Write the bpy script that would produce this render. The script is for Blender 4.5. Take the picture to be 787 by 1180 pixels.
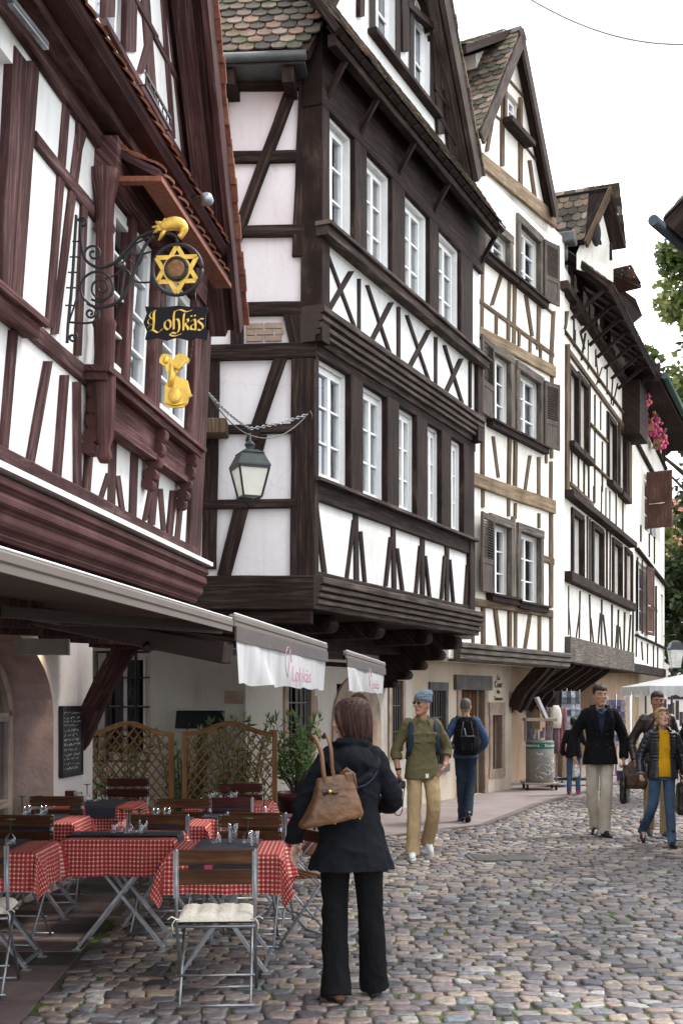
import bpy, bmesh, math, random
import numpy as np
from mathutils import Vector, Matrix, noise
R = math.radians
for _o in list(bpy.data.objects): bpy.data.objects.remove(_o)
SC = bpy.context.scene
COL = SC.collection
# ---------------------------------------------------------------- camera
F, CX, HY, CH = 1400.0, 393.5, 808.0, 1.68
cam_d = bpy.data.cameras.new("camera"); cam = bpy.data.objects.new("camera", cam_d); COL.objects.link(cam)
cam.location = (0, 0, CH); cam.rotation_euler = (R(90), 0, 0)
cam_d.sensor_fit = 'VERTICAL'; cam_d.sensor_height = 36.0; cam_d.sensor_width = 24.0
cam_d.lens = F/1180*36.0; cam_d.shift_y = (HY-590)/1180.0; cam_d.clip_start = 0.1; cam_d.clip_end = 900
SC.camera = cam
# ---------------------------------------------------------------- world + sun
SUN_EL, SUN_AZ = 52, 62          # azimuth measured from +Y towards +X
w = bpy.data.worlds.new("World"); SC.world = w; w.use_nodes = True
nt = w.node_tree; nt.nodes.clear()
out = nt.nodes.new('ShaderNodeOutputWorld'); bg = nt.nodes.new('ShaderNodeBackground')
sky = nt.nodes.new('ShaderNodeTexSky'); sky.sky_type = 'NISHITA'; sky.sun_disc = False
sky.sun_elevation = R(SUN_EL); sky.sun_rotation = R(SUN_AZ); sky.altitude = 150; sky.dust_density = 2.5
tc = nt.nodes.new('ShaderNodeTexCoord'); mp = nt.nodes.new('ShaderNodeMapping'); mp.inputs['Scale'].default_value = (1.0, 1.0, 3.2)
nz = nt.nodes.new('ShaderNodeTexNoise'); nz.inputs['Scale'].default_value = 2.3; nz.inputs['Detail'].default_value = 6; nz.inputs['Roughness'].default_value = .55
cr = nt.nodes.new('ShaderNodeValToRGB')
cr.color_ramp.elements[0].position = .34; cr.color_ramp.elements[0].color = (.45, .45, .45, 1)
cr.color_ramp.elements[1].position = .52; cr.color_ramp.elements[1].color = (.97, .97, .97, 1)
mx = nt.nodes.new('ShaderNodeMixRGB'); mx.inputs['Color2'].default_value = (9.5, 9.8, 10.2, 1)
nt.links.new(tc.outputs['Generated'], mp.inputs['Vector']); nt.links.new(mp.outputs['Vector'], nz.inputs['Vector'])
nt.links.new(nz.outputs['Fac'], cr.inputs['Fac']); nt.links.new(cr.outputs['Color'], mx.inputs['Fac'])
nt.links.new(sky.outputs['Color'], mx.inputs['Color1']); nt.links.new(mx.outputs['Color'], bg.inputs['Color'])
bg.inputs['Strength'].default_value = 0.15
nt.links.new(bg.outputs[0], out.inputs[0])
sd = bpy.data.lights.new("sun", 'SUN'); sun = bpy.data.objects.new("sun", sd); COL.objects.link(sun)
sd.energy = 1.5; sd.angle = R(10); sd.color = (1.0, .95, .88)
_sv = Vector((math.sin(R(SUN_AZ))*math.cos(R(SUN_EL)), math.cos(R(SUN_AZ))*math.cos(R(SUN_EL)), math.sin(R(SUN_EL))))
sun.rotation_euler = (-_sv).to_track_quat('-Z', 'Y').to_euler(); sun.location = (0, 0, 40)
SC.render.engine = 'CYCLES'
SC.view_settings.view_transform = 'Standard'; SC.view_settings.look = 'None'
SC.view_settings.exposure = 0.95; SC.view_settings.gamma = 1.0; SC.view_settings.use_curve_mapping = False
try:
    SC.cycles.max_bounces = 6; SC.cycles.diffuse_bounces = 4; SC.cycles.glossy_bounces = 3; SC.cycles.transparent_max_bounces = 10
except Exception: pass

rnd = random.Random(7)
# ---------------------------------------------------------------- naming helpers
def tag(o, label=None, cat=None, group=None, kind=None):
    if label: o['label'] = label
    if cat: o['category'] = cat
    if group: o['group'] = group
    if kind: o['kind'] = kind
    return o
def empty(name, loc=(0, 0, 0), rz=0, label=None, cat=None, group=None, kind=None, parent=None):
    o = bpy.data.objects.new(name, None); COL.objects.link(o); o.location = loc; o.rotation_euler = (0, 0, rz)
    o.empty_display_size = .2
    if parent: o.parent = parent
    return tag(o, label, cat, group, kind)
def kids(o): return [c for c in bpy.data.objects if c.parent == o]
def copy_tree(o, parent=None, loc=None, rz=None):
    c = o.copy(); COL.objects.link(c)
    if parent is not None: c.parent = parent
    if loc is not None: c.location = loc
    if rz is not None: c.rotation_euler = (0, 0, rz)
    for ch in kids(o): copy_tree(ch, c)
    return c

# ---------------------------------------------------------------- mesh builder
class MB:
    def __init__(s): s.v = []; s.f = []; s.uv = []; s.t = []; s.m = []; s.sm = []
    def face(s, pts, uv=None, tint=0.5, mat=0, smooth=False):
        b = len(s.v); s.v += [tuple(p) for p in pts]; s.f.append(tuple(range(b, b+len(pts))))
        s.uv.append(uv or [(0, 0)]*len(pts)); s.t.append(tint); s.m.append(mat); s.sm.append(smooth)
    def mesh(s, verts, faces, tint=0.5, mat=0, smooth=False, uvf=None):
        b = len(s.v); s.v += [tuple(p) for p in verts]
        for fc in faces:
            s.f.append(tuple(b+i for i in fc)); s.uv.append([uvf(verts[i]) for i in fc] if uvf else [(0, 0)]*len(fc))
            s.t.append(tint); s.m.append(mat); s.sm.append(smooth)
    def box(s, c, size, M=None, tint=.5, mat=0, bev=0.0, grain=2):
        hx, hy, hz = [k/2 for k in size]
        hs = (hx, hy, hz)
        if bev > 0:
            b = min(bev, min(hs)*.8)
            vs = []; idx = {}
            for sx in (-1, 1):
                for sy in (-1, 1):
                    for sz in (-1, 1):
                        idx[(sx, sy, sz, 0)] = len(vs); vs.append((sx*hx, sy*(hy-b), sz*(hz-b)))
                        idx[(sx, sy, sz, 1)] = len(vs); vs.append((sx*(hx-b), sy*hy, sz*(hz-b)))
                        idx[(sx, sy, sz, 2)] = len(vs); vs.append((sx*(hx-b), sy*(hy-b), sz*hz))
            fs = []
            I = idx
            for g in (-1, 1):
                q = [I[(g, -1, -1, 0)], I[(g, 1, -1, 0)], I[(g, 1, 1, 0)], I[(g, -1, 1, 0)]]; fs.append(q if g > 0 else q[::-1])
                q = [I[(-1, g, -1, 1)], I[(1, g, -1, 1)], I[(1, g, 1, 1)], I[(-1, g, 1, 1)]]; fs.append(q[::-1] if g > 0 else q)
                q = [I[(-1, -1, g, 2)], I[(1, -1, g, 2)], I[(1, 1, g, 2)], I[(-1, 1, g, 2)]]; fs.append(q if g > 0 else q[::-1])
            for a in (-1, 1):
                for b2 in (-1, 1):
                    q = [I[(a, b2, -1, 0)], I[(a, b2, 1, 0)], I[(a, b2, 1, 1)], I[(a, b2, -1, 1)]]; fs.append(q if a*b2 > 0 else q[::-1])
                    q = [I[(a, -1, b2, 0)], I[(a, 1, b2, 0)], I[(a, 1, b2, 2)], I[(a, -1, b2, 2)]]; fs.append(q[::-1] if a*b2 > 0 else q)
                    q = [I[(-1, a, b2, 1)], I[(1, a, b2, 1)], I[(1, a, b2, 2)], I[(-1, a, b2, 2)]]; fs.append(q if a*b2 > 0 else q[::-1])
                    for c3 in (-1, 1):
                        q = [I[(a, b2, c3, 0)], I[(a, b2, c3, 1)], I[(a, b2, c3, 2)]]; fs.append(q if a*b2*c3 > 0 else q[::-1])
        else:
            vs = [(x, y, z) for x in (-hx, hx) for y in (-hy, hy) for z in (-hz, hz)]
            fs = [(0, 1, 3, 2), (4, 6, 7, 5), (0, 4, 5, 1), (2, 3, 7, 6), (0, 2, 6, 4), (1, 5, 7, 3)]
        c = Vector(c); ro = rnd.random()*9
        out = []
        for p in vs:
            q = Vector(p)
            if M is not None: q = M @ q
            out.append(q+c)
        b0 = len(s.v); s.v += [tuple(p) for p in out]
        g = grain; o1, o2 = [k for k in range(3) if k != g]
        for fc in fs:
            s.f.append(tuple(b0+i for i in fc)); s.uv.append([(vs[i][g]+ro, vs[i][o1]+vs[i][o2]+ro) for i in fc]); s.t.append(tint); s.m.append(mat); s.sm.append(False)
    def bar(s, p0, p1, w, h=None, up=(0, 0, 1), tint=.5, mat=0, bev=0.0):
        """straight rectangular bar between two points, w sideways, h along 'up'"""
        p0 = Vector(p0); p1 = Vector(p1); a = p1-p0; L = a.length
        if L < 1e-6: return
        a.normalize(); up = Vector(up)
        sx = a.cross(up)
        if sx.length < 1e-4: sx = a.cross(Vector((1, 0, 0)))
        sx.normalize(); u2 = sx.cross(a)
        M = Matrix((sx, u2, a)).transposed()
        s.box((p0+p1)/2, (w, h or w, L), M, tint, mat, bev)
    def tube(s, pts, r, n=8, caps=True, tint=.5, mat=0, smooth=True, ell=None):
        """swept tube through pts; r a number or list"""
        pts = [Vector(p) for p in pts]; m = len(pts)
        rs = [r]*m if not hasattr(r, '__len__') else r
        b0 = len(s.v); prev = None; acc = 0
        for i, p in enumerate(pts):
            t = (pts[min(i+1, m-1)]-pts[max(i-1, 0)])
            if t.length < 1e-9: t = Vector((0, 0, 1))
            t.normalize()
            if prev is None:
                a = t.cross(Vector((0, 0, 1)))
                if a.length < .05: a = t.cross(Vector((0, 1, 0)))
            else:
                a = prev - t*prev.dot(t)
                if a.length < 1e-6: a = t.cross(Vector((0, 0, 1)))
            a.normalize(); prev = a; b = t.cross(a)
            ra = rs[i]; rb = ra
            if ell: ra, rb = ra*ell[0], ra*ell[1]
            for k in range(n):
                th = 2*math.pi*k/n
                q = p + a*(ra*math.cos(th)) + b*(rb*math.sin(th)); s.v.append(tuple(q))
        lens = [0]
        for i in range(1, m): lens.append(lens[-1]+(pts[i]-pts[i-1]).length)
        for i in range(m-1):
            for k in range(n):
                k2 = (k+1) % n
                s.f.append((b0+i*n+k, b0+i*n+k2, b0+(i+1)*n+k2, b0+(i+1)*n+k))
                c = rs[i]*6.28/n
                s.uv.append([(lens[i], k*c), (lens[i], (k+1)*c), (lens[i+1], (k+1)*c), (lens[i+1], k*c)]); s.t.append(tint); s.m.append(mat); s.sm.append(smooth)
        if caps:
            s.f.append(tuple(b0+k for k in range(n))[::-1]); s.uv.append([(0, 0)]*n); s.t.append(tint); s.m.append(mat); s.sm.append(False)
            s.f.append(tuple(b0+(m-1)*n+k for k in range(n))); s.uv.append([(0, 0)]*n); s.t.append(tint); s.m.append(mat); s.sm.append(False)
    def rings(s, rings, caps=True, tint=.5, mat=0, smooth=True):
        n = len(rings[0]); b0 = len(s.v)
        for r in rings: s.v += [tuple(p) for p in r]
        for i in range(len(rings)-1):
            for k in range(n):
                k2 = (k+1) % n
                s.f.append((b0+i*n+k, b0+i*n+k2, b0+(i+1)*n+k2, b0+(i+1)*n+k)); s.uv.append([(i*.1, k/n), (i*.1, (k+1)/n), (i*.1+.1, (k+1)/n), (i*.1+.1, k/n)])
                s.t.append(tint); s.m.append(mat); s.sm.append(smooth)
        if caps:
            s.f.append(tuple(b0+k for k in range(n))[::-1]); s.uv.append([(0, 0)]*n); s.t.append(tint); s.m.append(mat); s.sm.append(False)
            s.f.append(tuple(b0+(len(rings)-1)*n+k for k in range(n))); s.uv.append([(0, 0)]*n); s.t.append(tint); s.m.append(mat); s.sm.append(False)
    def lathe(s, c, prof, n=16, tint=.5, mat=0, M=None, caps=True):
        """prof list of (r,z)"""
        c = Vector(c); rg = []
        for r, z in prof:
            ring = []
            for k in range(n):
                th = 2*math.pi*k/n; q = Vector((max(r, 1e-4)*math.cos(th), max(r, 1e-4)*math.sin(th), z))
                if M is not None: q = M @ q
                ring.append(c+q)
            rg.append(ring)
        s.rings(rg, caps, tint, mat)
    def ball(s, c, r, n=12, m=8, tint=.5, mat=0, M=None):
        if not hasattr(r, '__len__'): r = (r, r, r)
        c = Vector(c); rg = []
        for i in range(m+1):
            ph = -math.pi/2+math.pi*i/m; ring = []
            for k in range(n):
                th = 2*math.pi*k/n
                q = Vector((r[0]*max(math.cos(ph), 1e-3)*math.cos(th), r[1]*max(math.cos(ph), 1e-3)*math.sin(th), r[2]*math.sin(ph)))
                if M is not None: q = M @ q
                ring.append(c+q)
            rg.append(ring)
        s.rings(rg, True, tint, mat)
    def build(s, name, mat, parent=None, loc=None, **kw):
        if not s.f: return None
        me = bpy.data.meshes.new(name)
        me.from_pydata(s.v, [], s.f)
        ul = me.uv_layers.new(name="UVMap")
        flat = [c for u in s.uv for p in u for c in p]
        ul.data.foreach_set("uv", flat)
        at = me.attributes.new("tint", 'FLOAT', 'FACE'); at.data.foreach_set("value", s.t)
        mats = mat if isinstance(mat, (list, tuple)) else [mat]
        for m_ in mats: me.materials.append(m_)
        me.polygons.foreach_set("material_index", s.m); me.polygons.foreach_set("use_smooth", s.sm)
        me.update()
        o = bpy.data.objects.new(name, me); COL.objects.link(o)
        if parent: o.parent = parent
        if loc is not None: o.location = loc
        if kw: tag(o, **kw)
        return o

# ---------------------------------------------------------------- materials
def _mat(name):
    m = bpy.data.materials.new(name); m.use_nodes = True
    nt = m.node_tree; b = nt.nodes['Principled BSDF']
    return m, nt, b
def N(nt, t, **kw):
    n = nt.nodes.new(t)
    for k, v in kw.items():
        if k in n.inputs: n.inputs[k].default_value = v
        else: setattr(n, k, v)
    return n
def ramp(nt, fac, stops):
    c = nt.nodes.new('ShaderNodeValToRGB'); e = c.color_ramp.elements
    while len(e) < len(stops): e.new(.5)
    for el, (p, col) in zip(e, stops): el.position = p; el.color = tuple(col)+(1,) if len(col) == 3 else col
    nt.links.new(fac, c.inputs['Fac']); return c.outputs['Color']
def mul(c, k): return tuple(min(1, x*k) for x in c)
def bump(nt, b, h, strength=.3, dist=.01):
    bp = N(nt, 'ShaderNodeBump', Strength=strength, Distance=dist); nt.links.new(h, bp.inputs['Height']); nt.links.new(bp.outputs[0], b.inputs['Normal'])
def m_plain(name, col, rough=.6, metal=0, nscale=6, var=.25, bmp=.1, spec=.5, bscale=None, tintvar=0.0, coat=0):
    m, nt, b = _mat(name)
    g = N(nt, 'ShaderNodeNewGeometry') ; tcn = N(nt, 'ShaderNodeTexCoord')
    n1 = N(nt, 'ShaderNodeTexNoise', Scale=nscale, Detail=6, Roughness=.6); nt.links.new(tcn.outputs['Object'], n1.inputs['Vector'])
    c = ramp(nt, n1.outputs['Fac'], [(.3, mul(col, 1-var)), (.7, mul(col, 1+var))])
    if tintvar:
        at = N(nt, 'ShaderNodeAttribute', attribute_name='tint')
        mm = N(nt, 'ShaderNodeMapRange'); mm.inputs['To Min'].default_value = 1-tintvar; mm.inputs['To Max'].default_value = 1+tintvar
        nt.links.new(at.outputs['Fac'], mm.inputs['Value'])
        vm = N(nt, 'ShaderNodeVectorMath', operation='SCALE'); nt.links.new(c, vm.inputs[0]); nt.links.new(mm.outputs[0], vm.inputs['Scale']); c = vm.outputs[0]
    nt.links.new(c, b.inputs['Base Color'])
    b.inputs['Roughness'].default_value = rough; b.inputs['Metallic'].default_value = metal
    b.inputs['Specular IOR Level'].default_value = spec
    if coat: b.inputs['Coat Weight'].default_value = coat
    if bmp:
        n2 = N(nt, 'ShaderNodeTexNoise', Scale=bscale or nscale*8, Detail=5); nt.links.new(tcn.outputs['Object'], n2.inputs['Vector']); bump(nt, b, n2.outputs['Fac'], bmp*3, .01)
    return m
def m_wood(name, col, col2=None, rough=.82, sc=1.0, bmp=.6, var=.5, spec=.12):
    """weathered timber, grain along U of the grain map"""
    m, nt, b = _mat(name); col2 = col2 or mul(col, 1.9)
    uv = N(nt, 'ShaderNodeUVMap'); mp = N(nt, 'ShaderNodeMapping'); mp.inputs['Scale'].default_value = (1.6*sc, 42*sc, 1)
    nt.links.new(uv.outputs[0], mp.inputs['Vector'])
    n1 = N(nt, 'ShaderNodeTexNoise', Scale=1.0, Detail=7, Roughness=.7, Distortion=.4); nt.links.new(mp.outputs[0], n1.inputs['Vector'])
    tcn = N(nt, 'ShaderNodeTexCoord'); n3 = N(nt, 'ShaderNodeTexNoise', Scale=1.7, Detail=5, Roughness=.65); nt.links.new(tcn.outputs['Object'], n3.inputs['Vector'])
    c1 = ramp(nt, n1.outputs['Fac'], [(.26, mul(col, .35)), (.38, mul(col, 1-var*.6)), (.5, col), (.72, col2)])
    c2 = ramp(nt, n3.outputs['Fac'], [(.3, (.62, .6, .6)), (.7, (1.3, 1.3, 1.3))])
    mm = N(nt, 'ShaderNodeMixRGB', blend_type='MULTIPLY', Fac=1.0); nt.links.new(c1, mm.inputs[1]); nt.links.new(c2, mm.inputs[2])
    nt.links.new(mm.outputs[0], b.inputs['Base Color']); b.inputs['Roughness'].default_value = rough; b.inputs['Specular IOR Level'].default_value = spec
    bump(nt, b, n1.outputs['Fac'], bmp, .012)
    return m
def m_plaster(name, col, dirt=(.35, .30, .25), amt=.5, edge=.0, bmp=.25):
    m, nt, b = _mat(name)
    tcn = N(nt, 'ShaderNodeTexCoord')
    n1 = N(nt, 'ShaderNodeTexNoise', Scale=.9, Detail=8, Roughness=.65); nt.links.new(tcn.outputs['Object'], n1.inputs['Vector'])
    mp = N(nt, 'ShaderNodeMapping'); mp.inputs['Scale'].default_value = (5, 5, .7); nt.links.new(tcn.outputs['Object'], mp.inputs['Vector'])
    n2 = N(nt, 'ShaderNodeTexNoise', Scale=1.0, Detail=6, Roughness=.7); nt.links.new(mp.outputs[0], n2.inputs['Vector'])
    f1 = ramp(nt, n1.outputs['Fac'], [(.48, (0, 0, 0)), (.78, (1, 1, 1))]); f2 = ramp(nt, n2.outputs['Fac'], [(.5, (0, 0, 0)), (.8, (1, 1, 1))])
    ad = N(nt, 'ShaderNodeMath', operation='ADD'); nt.links.new(f1, ad.inputs[0]); nt.links.new(f2, ad.inputs[1])
    sc = N(nt, 'ShaderNodeMath', operation='MULTIPLY'); sc.inputs[1].default_value = amt; sc.use_clamp = True; nt.links.new(ad.outputs[0], sc.inputs[0])
    mm = N(nt, 'ShaderNodeMixRGB'); mm.inputs[1].default_value = (*col, 1); mm.inputs[2].default_value = (*dirt, 1); nt.links.new(sc.outputs[0], mm.inputs[0])
    n5 = N(nt, 'ShaderNodeTexNoise', Scale=3.5, Detail=3); nt.links.new(tcn.outputs['Object'], n5.inputs['Vector'])
    vo = N(nt, 'ShaderNodeTexVoronoi', feature='DISTANCE_TO_EDGE', Scale=1.3); m5 = N(nt, 'ShaderNodeMixRGB', Fac=.22); nt.links.new(tcn.outputs['Object'], m5.inputs[1]); nt.links.new(n5.outputs['Color'], m5.inputs[2]); nt.links.new(m5.outputs[0], vo.inputs['Vector'])
    cf = ramp(nt, vo.outputs['Distance'], [(.001, (.14, .14, .14)), (.007, (0, 0, 0))]); m6 = N(nt, 'ShaderNodeMixRGB'); nt.links.new(cf, m6.inputs[0]); nt.links.new(mm.outputs[0], m6.inputs[1]); m6.inputs[2].default_value = (.25, .22, .2, 1)
    nt.links.new(m6.outputs[0], b.inputs['Base Color']); b.inputs['Roughness'].default_value = .9; b.inputs['Specular IOR Level'].default_value = .15
    n4 = N(nt, 'ShaderNodeTexNoise', Scale=26, Detail=5); nt.links.new(tcn.outputs['Object'], n4.inputs['Vector']); bump(nt, b, n4.outputs['Fac'], bmp, .01)
    return m
def m_tint(name, stops, rough=.7, nscale=25, var=.35, bmp=.4, spec=.3, moss=None, mossamt=.55, roughvar=0):
    """colour picked per piece from its tint attribute, times fine noise; optional moss patches"""
    m, nt, b = _mat(name)
    at = N(nt, 'ShaderNodeAttribute', attribute_name='tint'); c = ramp(nt, at.outputs['Fac'], stops)
    tcn = N(nt, 'ShaderNodeTexCoord'); n1 = N(nt, 'ShaderNodeTexNoise', Scale=nscale, Detail=6, Roughness=.65); nt.links.new(tcn.outputs['Object'], n1.inputs['Vector'])
    c2 = ramp(nt, n1.outputs['Fac'], [(.3, (1-var,)*3), (.7, (1+var,)*3)])
    mm = N(nt, 'ShaderNodeMixRGB', blend_type='MULTIPLY', Fac=1.0); nt.links.new(c, mm.inputs[1]); nt.links.new(c2, mm.inputs[2]); o = mm.outputs[0]
    n7 = N(nt, 'ShaderNodeTexNoise', Scale=.8, Detail=6, Roughness=.7); nt.links.new(tcn.outputs['Object'], n7.inputs['Vector']); c7 = ramp(nt, n7.outputs['Fac'], [(.35, (.66, .64, .62)), (.62, (1.12, 1.12, 1.12))]); m7 = N(nt, 'ShaderNodeMixRGB', blend_type='MULTIPLY', Fac=1.0); nt.links.new(o, m7.inputs[1]); nt.links.new(c7, m7.inputs[2]); o = m7.outputs[0]
    if moss:
        n3 = N(nt, 'ShaderNodeTexNoise', Scale=2.2, Detail=7, Roughness=.7); nt.links.new(tcn.outputs['Object'], n3.inputs['Vector'])
        f = ramp(nt, n3.outputs['Fac'], [(mossamt, (0, 0, 0)), (mossamt+.12, (1, 1, 1))])
        m3 = N(nt, 'ShaderNodeMixRGB'); nt.links.new(f, m3.inputs[0]); nt.links.new(o, m3.inputs[1]); m3.inputs[2].default_value = (*moss, 1); o = m3.outputs[0]
    nt.links.new(o, b.inputs['Base Color']); b.inputs['Roughness'].default_value = rough; b.inputs['Specular IOR Level'].default_value = spec
    bump(nt, b, n1.outputs['Fac'], bmp, .01)
    return m
def m_emit(name, col, s):
    m, nt, b = _mat(name); b.inputs['Base Color'].default_value = (*col, 1); b.inputs['Emission Color'].default_value = (*col, 1); b.inputs['Emission Strength'].default_value = s; return m
def m_glass(name, col=(.05, .06, .07), alpha=.55, rough=.04):
    m, nt, b = _mat(name); nt.nodes.remove(b)
    g = N(nt, 'ShaderNodeBsdfGlossy', Roughness=rough); g.inputs['Color'].default_value = (.95, .97, 1, 1)
    t = N(nt, 'ShaderNodeBsdfTransparent'); t.inputs['Color'].default_value = (*col, 1)
    fr = N(nt, 'ShaderNodeLayerWeight', Blend=.22)
    mr = N(nt, 'ShaderNodeMapRange'); mr.inputs['To Min'].default_value = .06; mr.inputs['To Max'].default_value = .85; nt.links.new(fr.outputs['Facing'], mr.inputs['Value'])
    mx = N(nt, 'ShaderNodeMixShader'); nt.links.new(mr.outputs[0], mx.inputs[0]); nt.links.new(t.outputs[0], mx.inputs[1]); nt.links.new(g.outputs[0], mx.inputs[2])
    tcn = N(nt, 'ShaderNodeTexCoord'); n4 = N(nt, 'ShaderNodeTexNoise', Scale=3.0, Detail=2); nt.links.new(tcn.outputs['Object'], n4.inputs['Vector'])
    bp = N(nt, 'ShaderNodeBump', Strength=.12, Distance=.02); nt.links.new(n4.outputs['Fac'], bp.inputs['Height']); nt.links.new(bp.outputs[0], g.inputs['Normal'])
    nt.links.new(mx.outputs[0], nt.nodes['Material Output'].inputs[0]); return m
M = {}
M['dark_timber'] = m_wood('dark_timber', (.024, .0155, .013), (.085, .056, .046))
M['dark_timber_worn'] = m_wood('dark_timber_worn', (.062, .047, .041), (.19, .150, .130))
M['red_timber'] = m_wood('red_timber', (.062, .029, .029), (.185, .112, .108))
M['red_paint'] = m_wood('red_paint', (.088, .039, .038), (.24, .145, .14), bmp=.25)
M['brown_timber'] = m_wood('brown_timber', (.095, .064, .041), (.21, .15, .10))
M['stone_beam'] = m_wood('stone_beam', (.20, .145, .09), (.36, .27, .19), sc=.6, bmp=.9)
M['grey_timber'] = m_wood('grey_timber', (.10, .085, .072), (.24, .21, .185), bmp=.8)
M['shutter'] = m_wood('shutter', (.085, .068, .060), (.17, .14, .125), bmp=.3)
M['shutter_brown'] = m_wood('shutter_brown', (.085, .045, .035), (.16, .09, .07), bmp=.3)
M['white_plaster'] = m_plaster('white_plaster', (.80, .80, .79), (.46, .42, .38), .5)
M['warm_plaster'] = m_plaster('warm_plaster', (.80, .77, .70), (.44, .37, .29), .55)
M['pink_plaster'] = m_plaster('pink_plaster', (.74, .71, .715), (.50, .38, .38), .4)
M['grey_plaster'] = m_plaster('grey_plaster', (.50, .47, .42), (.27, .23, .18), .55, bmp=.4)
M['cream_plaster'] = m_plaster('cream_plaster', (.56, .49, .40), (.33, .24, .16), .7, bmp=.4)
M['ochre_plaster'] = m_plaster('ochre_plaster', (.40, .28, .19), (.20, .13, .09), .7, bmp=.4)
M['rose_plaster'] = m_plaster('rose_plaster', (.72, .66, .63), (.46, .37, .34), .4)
M['white_paint'] = m_plain('white_paint', (.76, .77, .77), .45, nscale=5, var=.08, bmp=.04)
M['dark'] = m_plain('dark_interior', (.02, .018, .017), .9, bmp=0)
M['curtain'] = m_plain('curtain', (.40, .40, .39), .9, nscale=3, var=.2, bmp=0)
M['glass'] = m_glass('window_glass', (.75, .78, .80))
M['sandstone'] = m_plain('sandstone', (.30, .22, .165), .9, nscale=4, var=.35, bmp=.25, bscale=30)
M['rose_stone'] = m_plain('rose_stone', (.50, .37, .345), .9, nscale=4, var=.25, bmp=.2, bscale=30)
M['grey_stone'] = m_plain('grey_stone', (.10, .095, .09), .9, nscale=5, var=.35, bmp=.25, bscale=30)
M['heater_grey'] = m_plain('heater_grey', (.42, .39, .35), .5, metal=.2, nscale=5, var=.3, bmp=.05)
M['zinc'] = m_plain('zinc', (.10, .105, .105), .5, metal=.4, nscale=5, var=.3, bmp=.05)
M['iron'] = m_plain('black_iron', (.018, .018, .020), .45, metal=.3, nscale=10, var=.3, bmp=.05)
M['steel'] = m_plain('steel', (.30, .31, .33), .42, metal=.75, nscale=12, var=.3, bmp=.05)
M['gold'] = m_plain('gold_leaf', (.78, .50, .10), .38, metal=.55, nscale=14, var=.25, bmp=.12)
tile_dark = [(0, (.035, .03, .027)), (.3, (.09, .075, .062)), (.55, (.16, .125, .10)), (.8, (.22, .14, .10)), (1, (.30, .25, .21))]
M['tile_old'] = m_tint('tile_old', tile_dark, .85, moss=(.075, .085, .045), mossamt=.50)
M['tile_red'] = m_tint('tile_red', [(0, (.10, .05, .035)), (.4, (.27, .105, .06)), (.8, (.40, .17, .10)), (1, (.45, .27, .19))], .8)
M['tile_terra'] = m_tint('tile_terra', [(0, (.13, .045, .028)), (.5, (.22, .080, .048)), (1, (.34, .15, .10))], .8, var=.3)
# ---------------------------------------------------------------- planes traced from the picture: every facade stands at its own real place
class Plane:
    def __init__(s, O, d, lean=0.0):
        s.O = Vector((O[0], O[1], 0)); s.d = Vector((d[0], d[1], 0)).normalized(); s.n = Vector((s.d.y, -s.d.x, 0)); s.lean = lean
        s.w = Vector((s.n.x*lean, s.n.y*lean, 1)); s.nn = s.w.cross(s.d).normalized()
        if s.nn.dot(s.n) < 0: s.nn = -s.nn
        s.holes = []; s.k = 0
    def pt(s, u, v, o=0.0): return s.O + s.d*u + s.w*v + s.nn*o
    def uv(s, x, y, o=0.0):
        r = Vector(((x-CX)/F, 1, (HY-y)/F)); c = Vector((0, 0, CH)); q = s.O + s.nn*o - c
        t = q.dot(s.nn)/r.dot(s.nn); p = c + r*t - s.nn*o - s.O
        v = p.z; u = (p - s.w*v).dot(s.d); return u, v
    def shift(s, o):
        q = Plane((s.O.x, s.O.y), (s.d.x, s.d.y), s.lean); q.O = s.O + s.nn*o; return q
def planks(mb, pl, P0, P1, o0, o1, tint=.5, n=None, jit=.006, mat=0):
    """timber: P0,P1 = (left,right) edge points (u,v) at the two ends"""
    a0, b0 = [Vector(p) for p in P0]; a1, b1 = [Vector(p) for p in P1]
    L = ((a1+b1)/2-(a0+b0)/2).length; n = n or max(1, min(8, int(L/.35))); W = (b0-a0).length; ro = rnd.random()*20
    # orientation
    mid0 = (a0+b0)/2; mid1 = (a1+b1)/2
    vs = []
    ja = [rnd.uniform(-jit, jit) if 0 < i < n else 0 for i in range(n+1)]; jb = [rnd.uniform(-jit, jit) if 0 < i < n else 0 for i in range(n+1)]
    for i in range(n+1):
        t = i/n; A = a0.lerp(a1, t); B = b0.lerp(b1, t); e = (B-A)
        if e.length > 1e-6: e.normalize()
        A = A+e*ja[i]; B = B+e*jb[i]; ch = e*min(.012, W*.12)
        for (q, o) in ((A, o0), (A, o1-.007), (A+ch, o1), (B-ch, o1), (B, o1-.007), (B, o0)):
            vs.append(pl.pt(q[0], q[1], o))
    fs = []; uvs = []
    wv = [0, .02, .03, W-.03, W-.02, W]
    flip = ((mid1-mid0).x*(b0-a0).y - (mid1-mid0).y*(b0-a0).x) > 0
    for i in range(n):
        for k in range(5):
            q = (i*6+k, i*6+k+1, (i+1)*6+k+1, (i+1)*6+k); u = [(L*i/n+ro, wv[k]+ro), (L*i/n+ro, wv[k+1]+ro), (L*(i+1)/n+ro, wv[k+1]+ro), (L*(i+1)/n+ro, wv[k]+ro)]
            if flip: q = q[::-1]; u = u[::-1]
            fs.append(q); uvs.append(u)
    for e_, rev in ((0, False), (n, True)):
        q = tuple(e_*6+k for k in range(6)); fs.append(q if rev else q[::-1]); uvs.append([(ro, 0)]*6)
    b = len(mb.v); mb.v += [tuple(p) for p in vs]
    for q, u in zip(fs, uvs): mb.f.append(tuple(b+i for i in q)); mb.uv.append(u); mb.t.append(tint); mb.m.append(mat); mb.sm.append(False)
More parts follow.
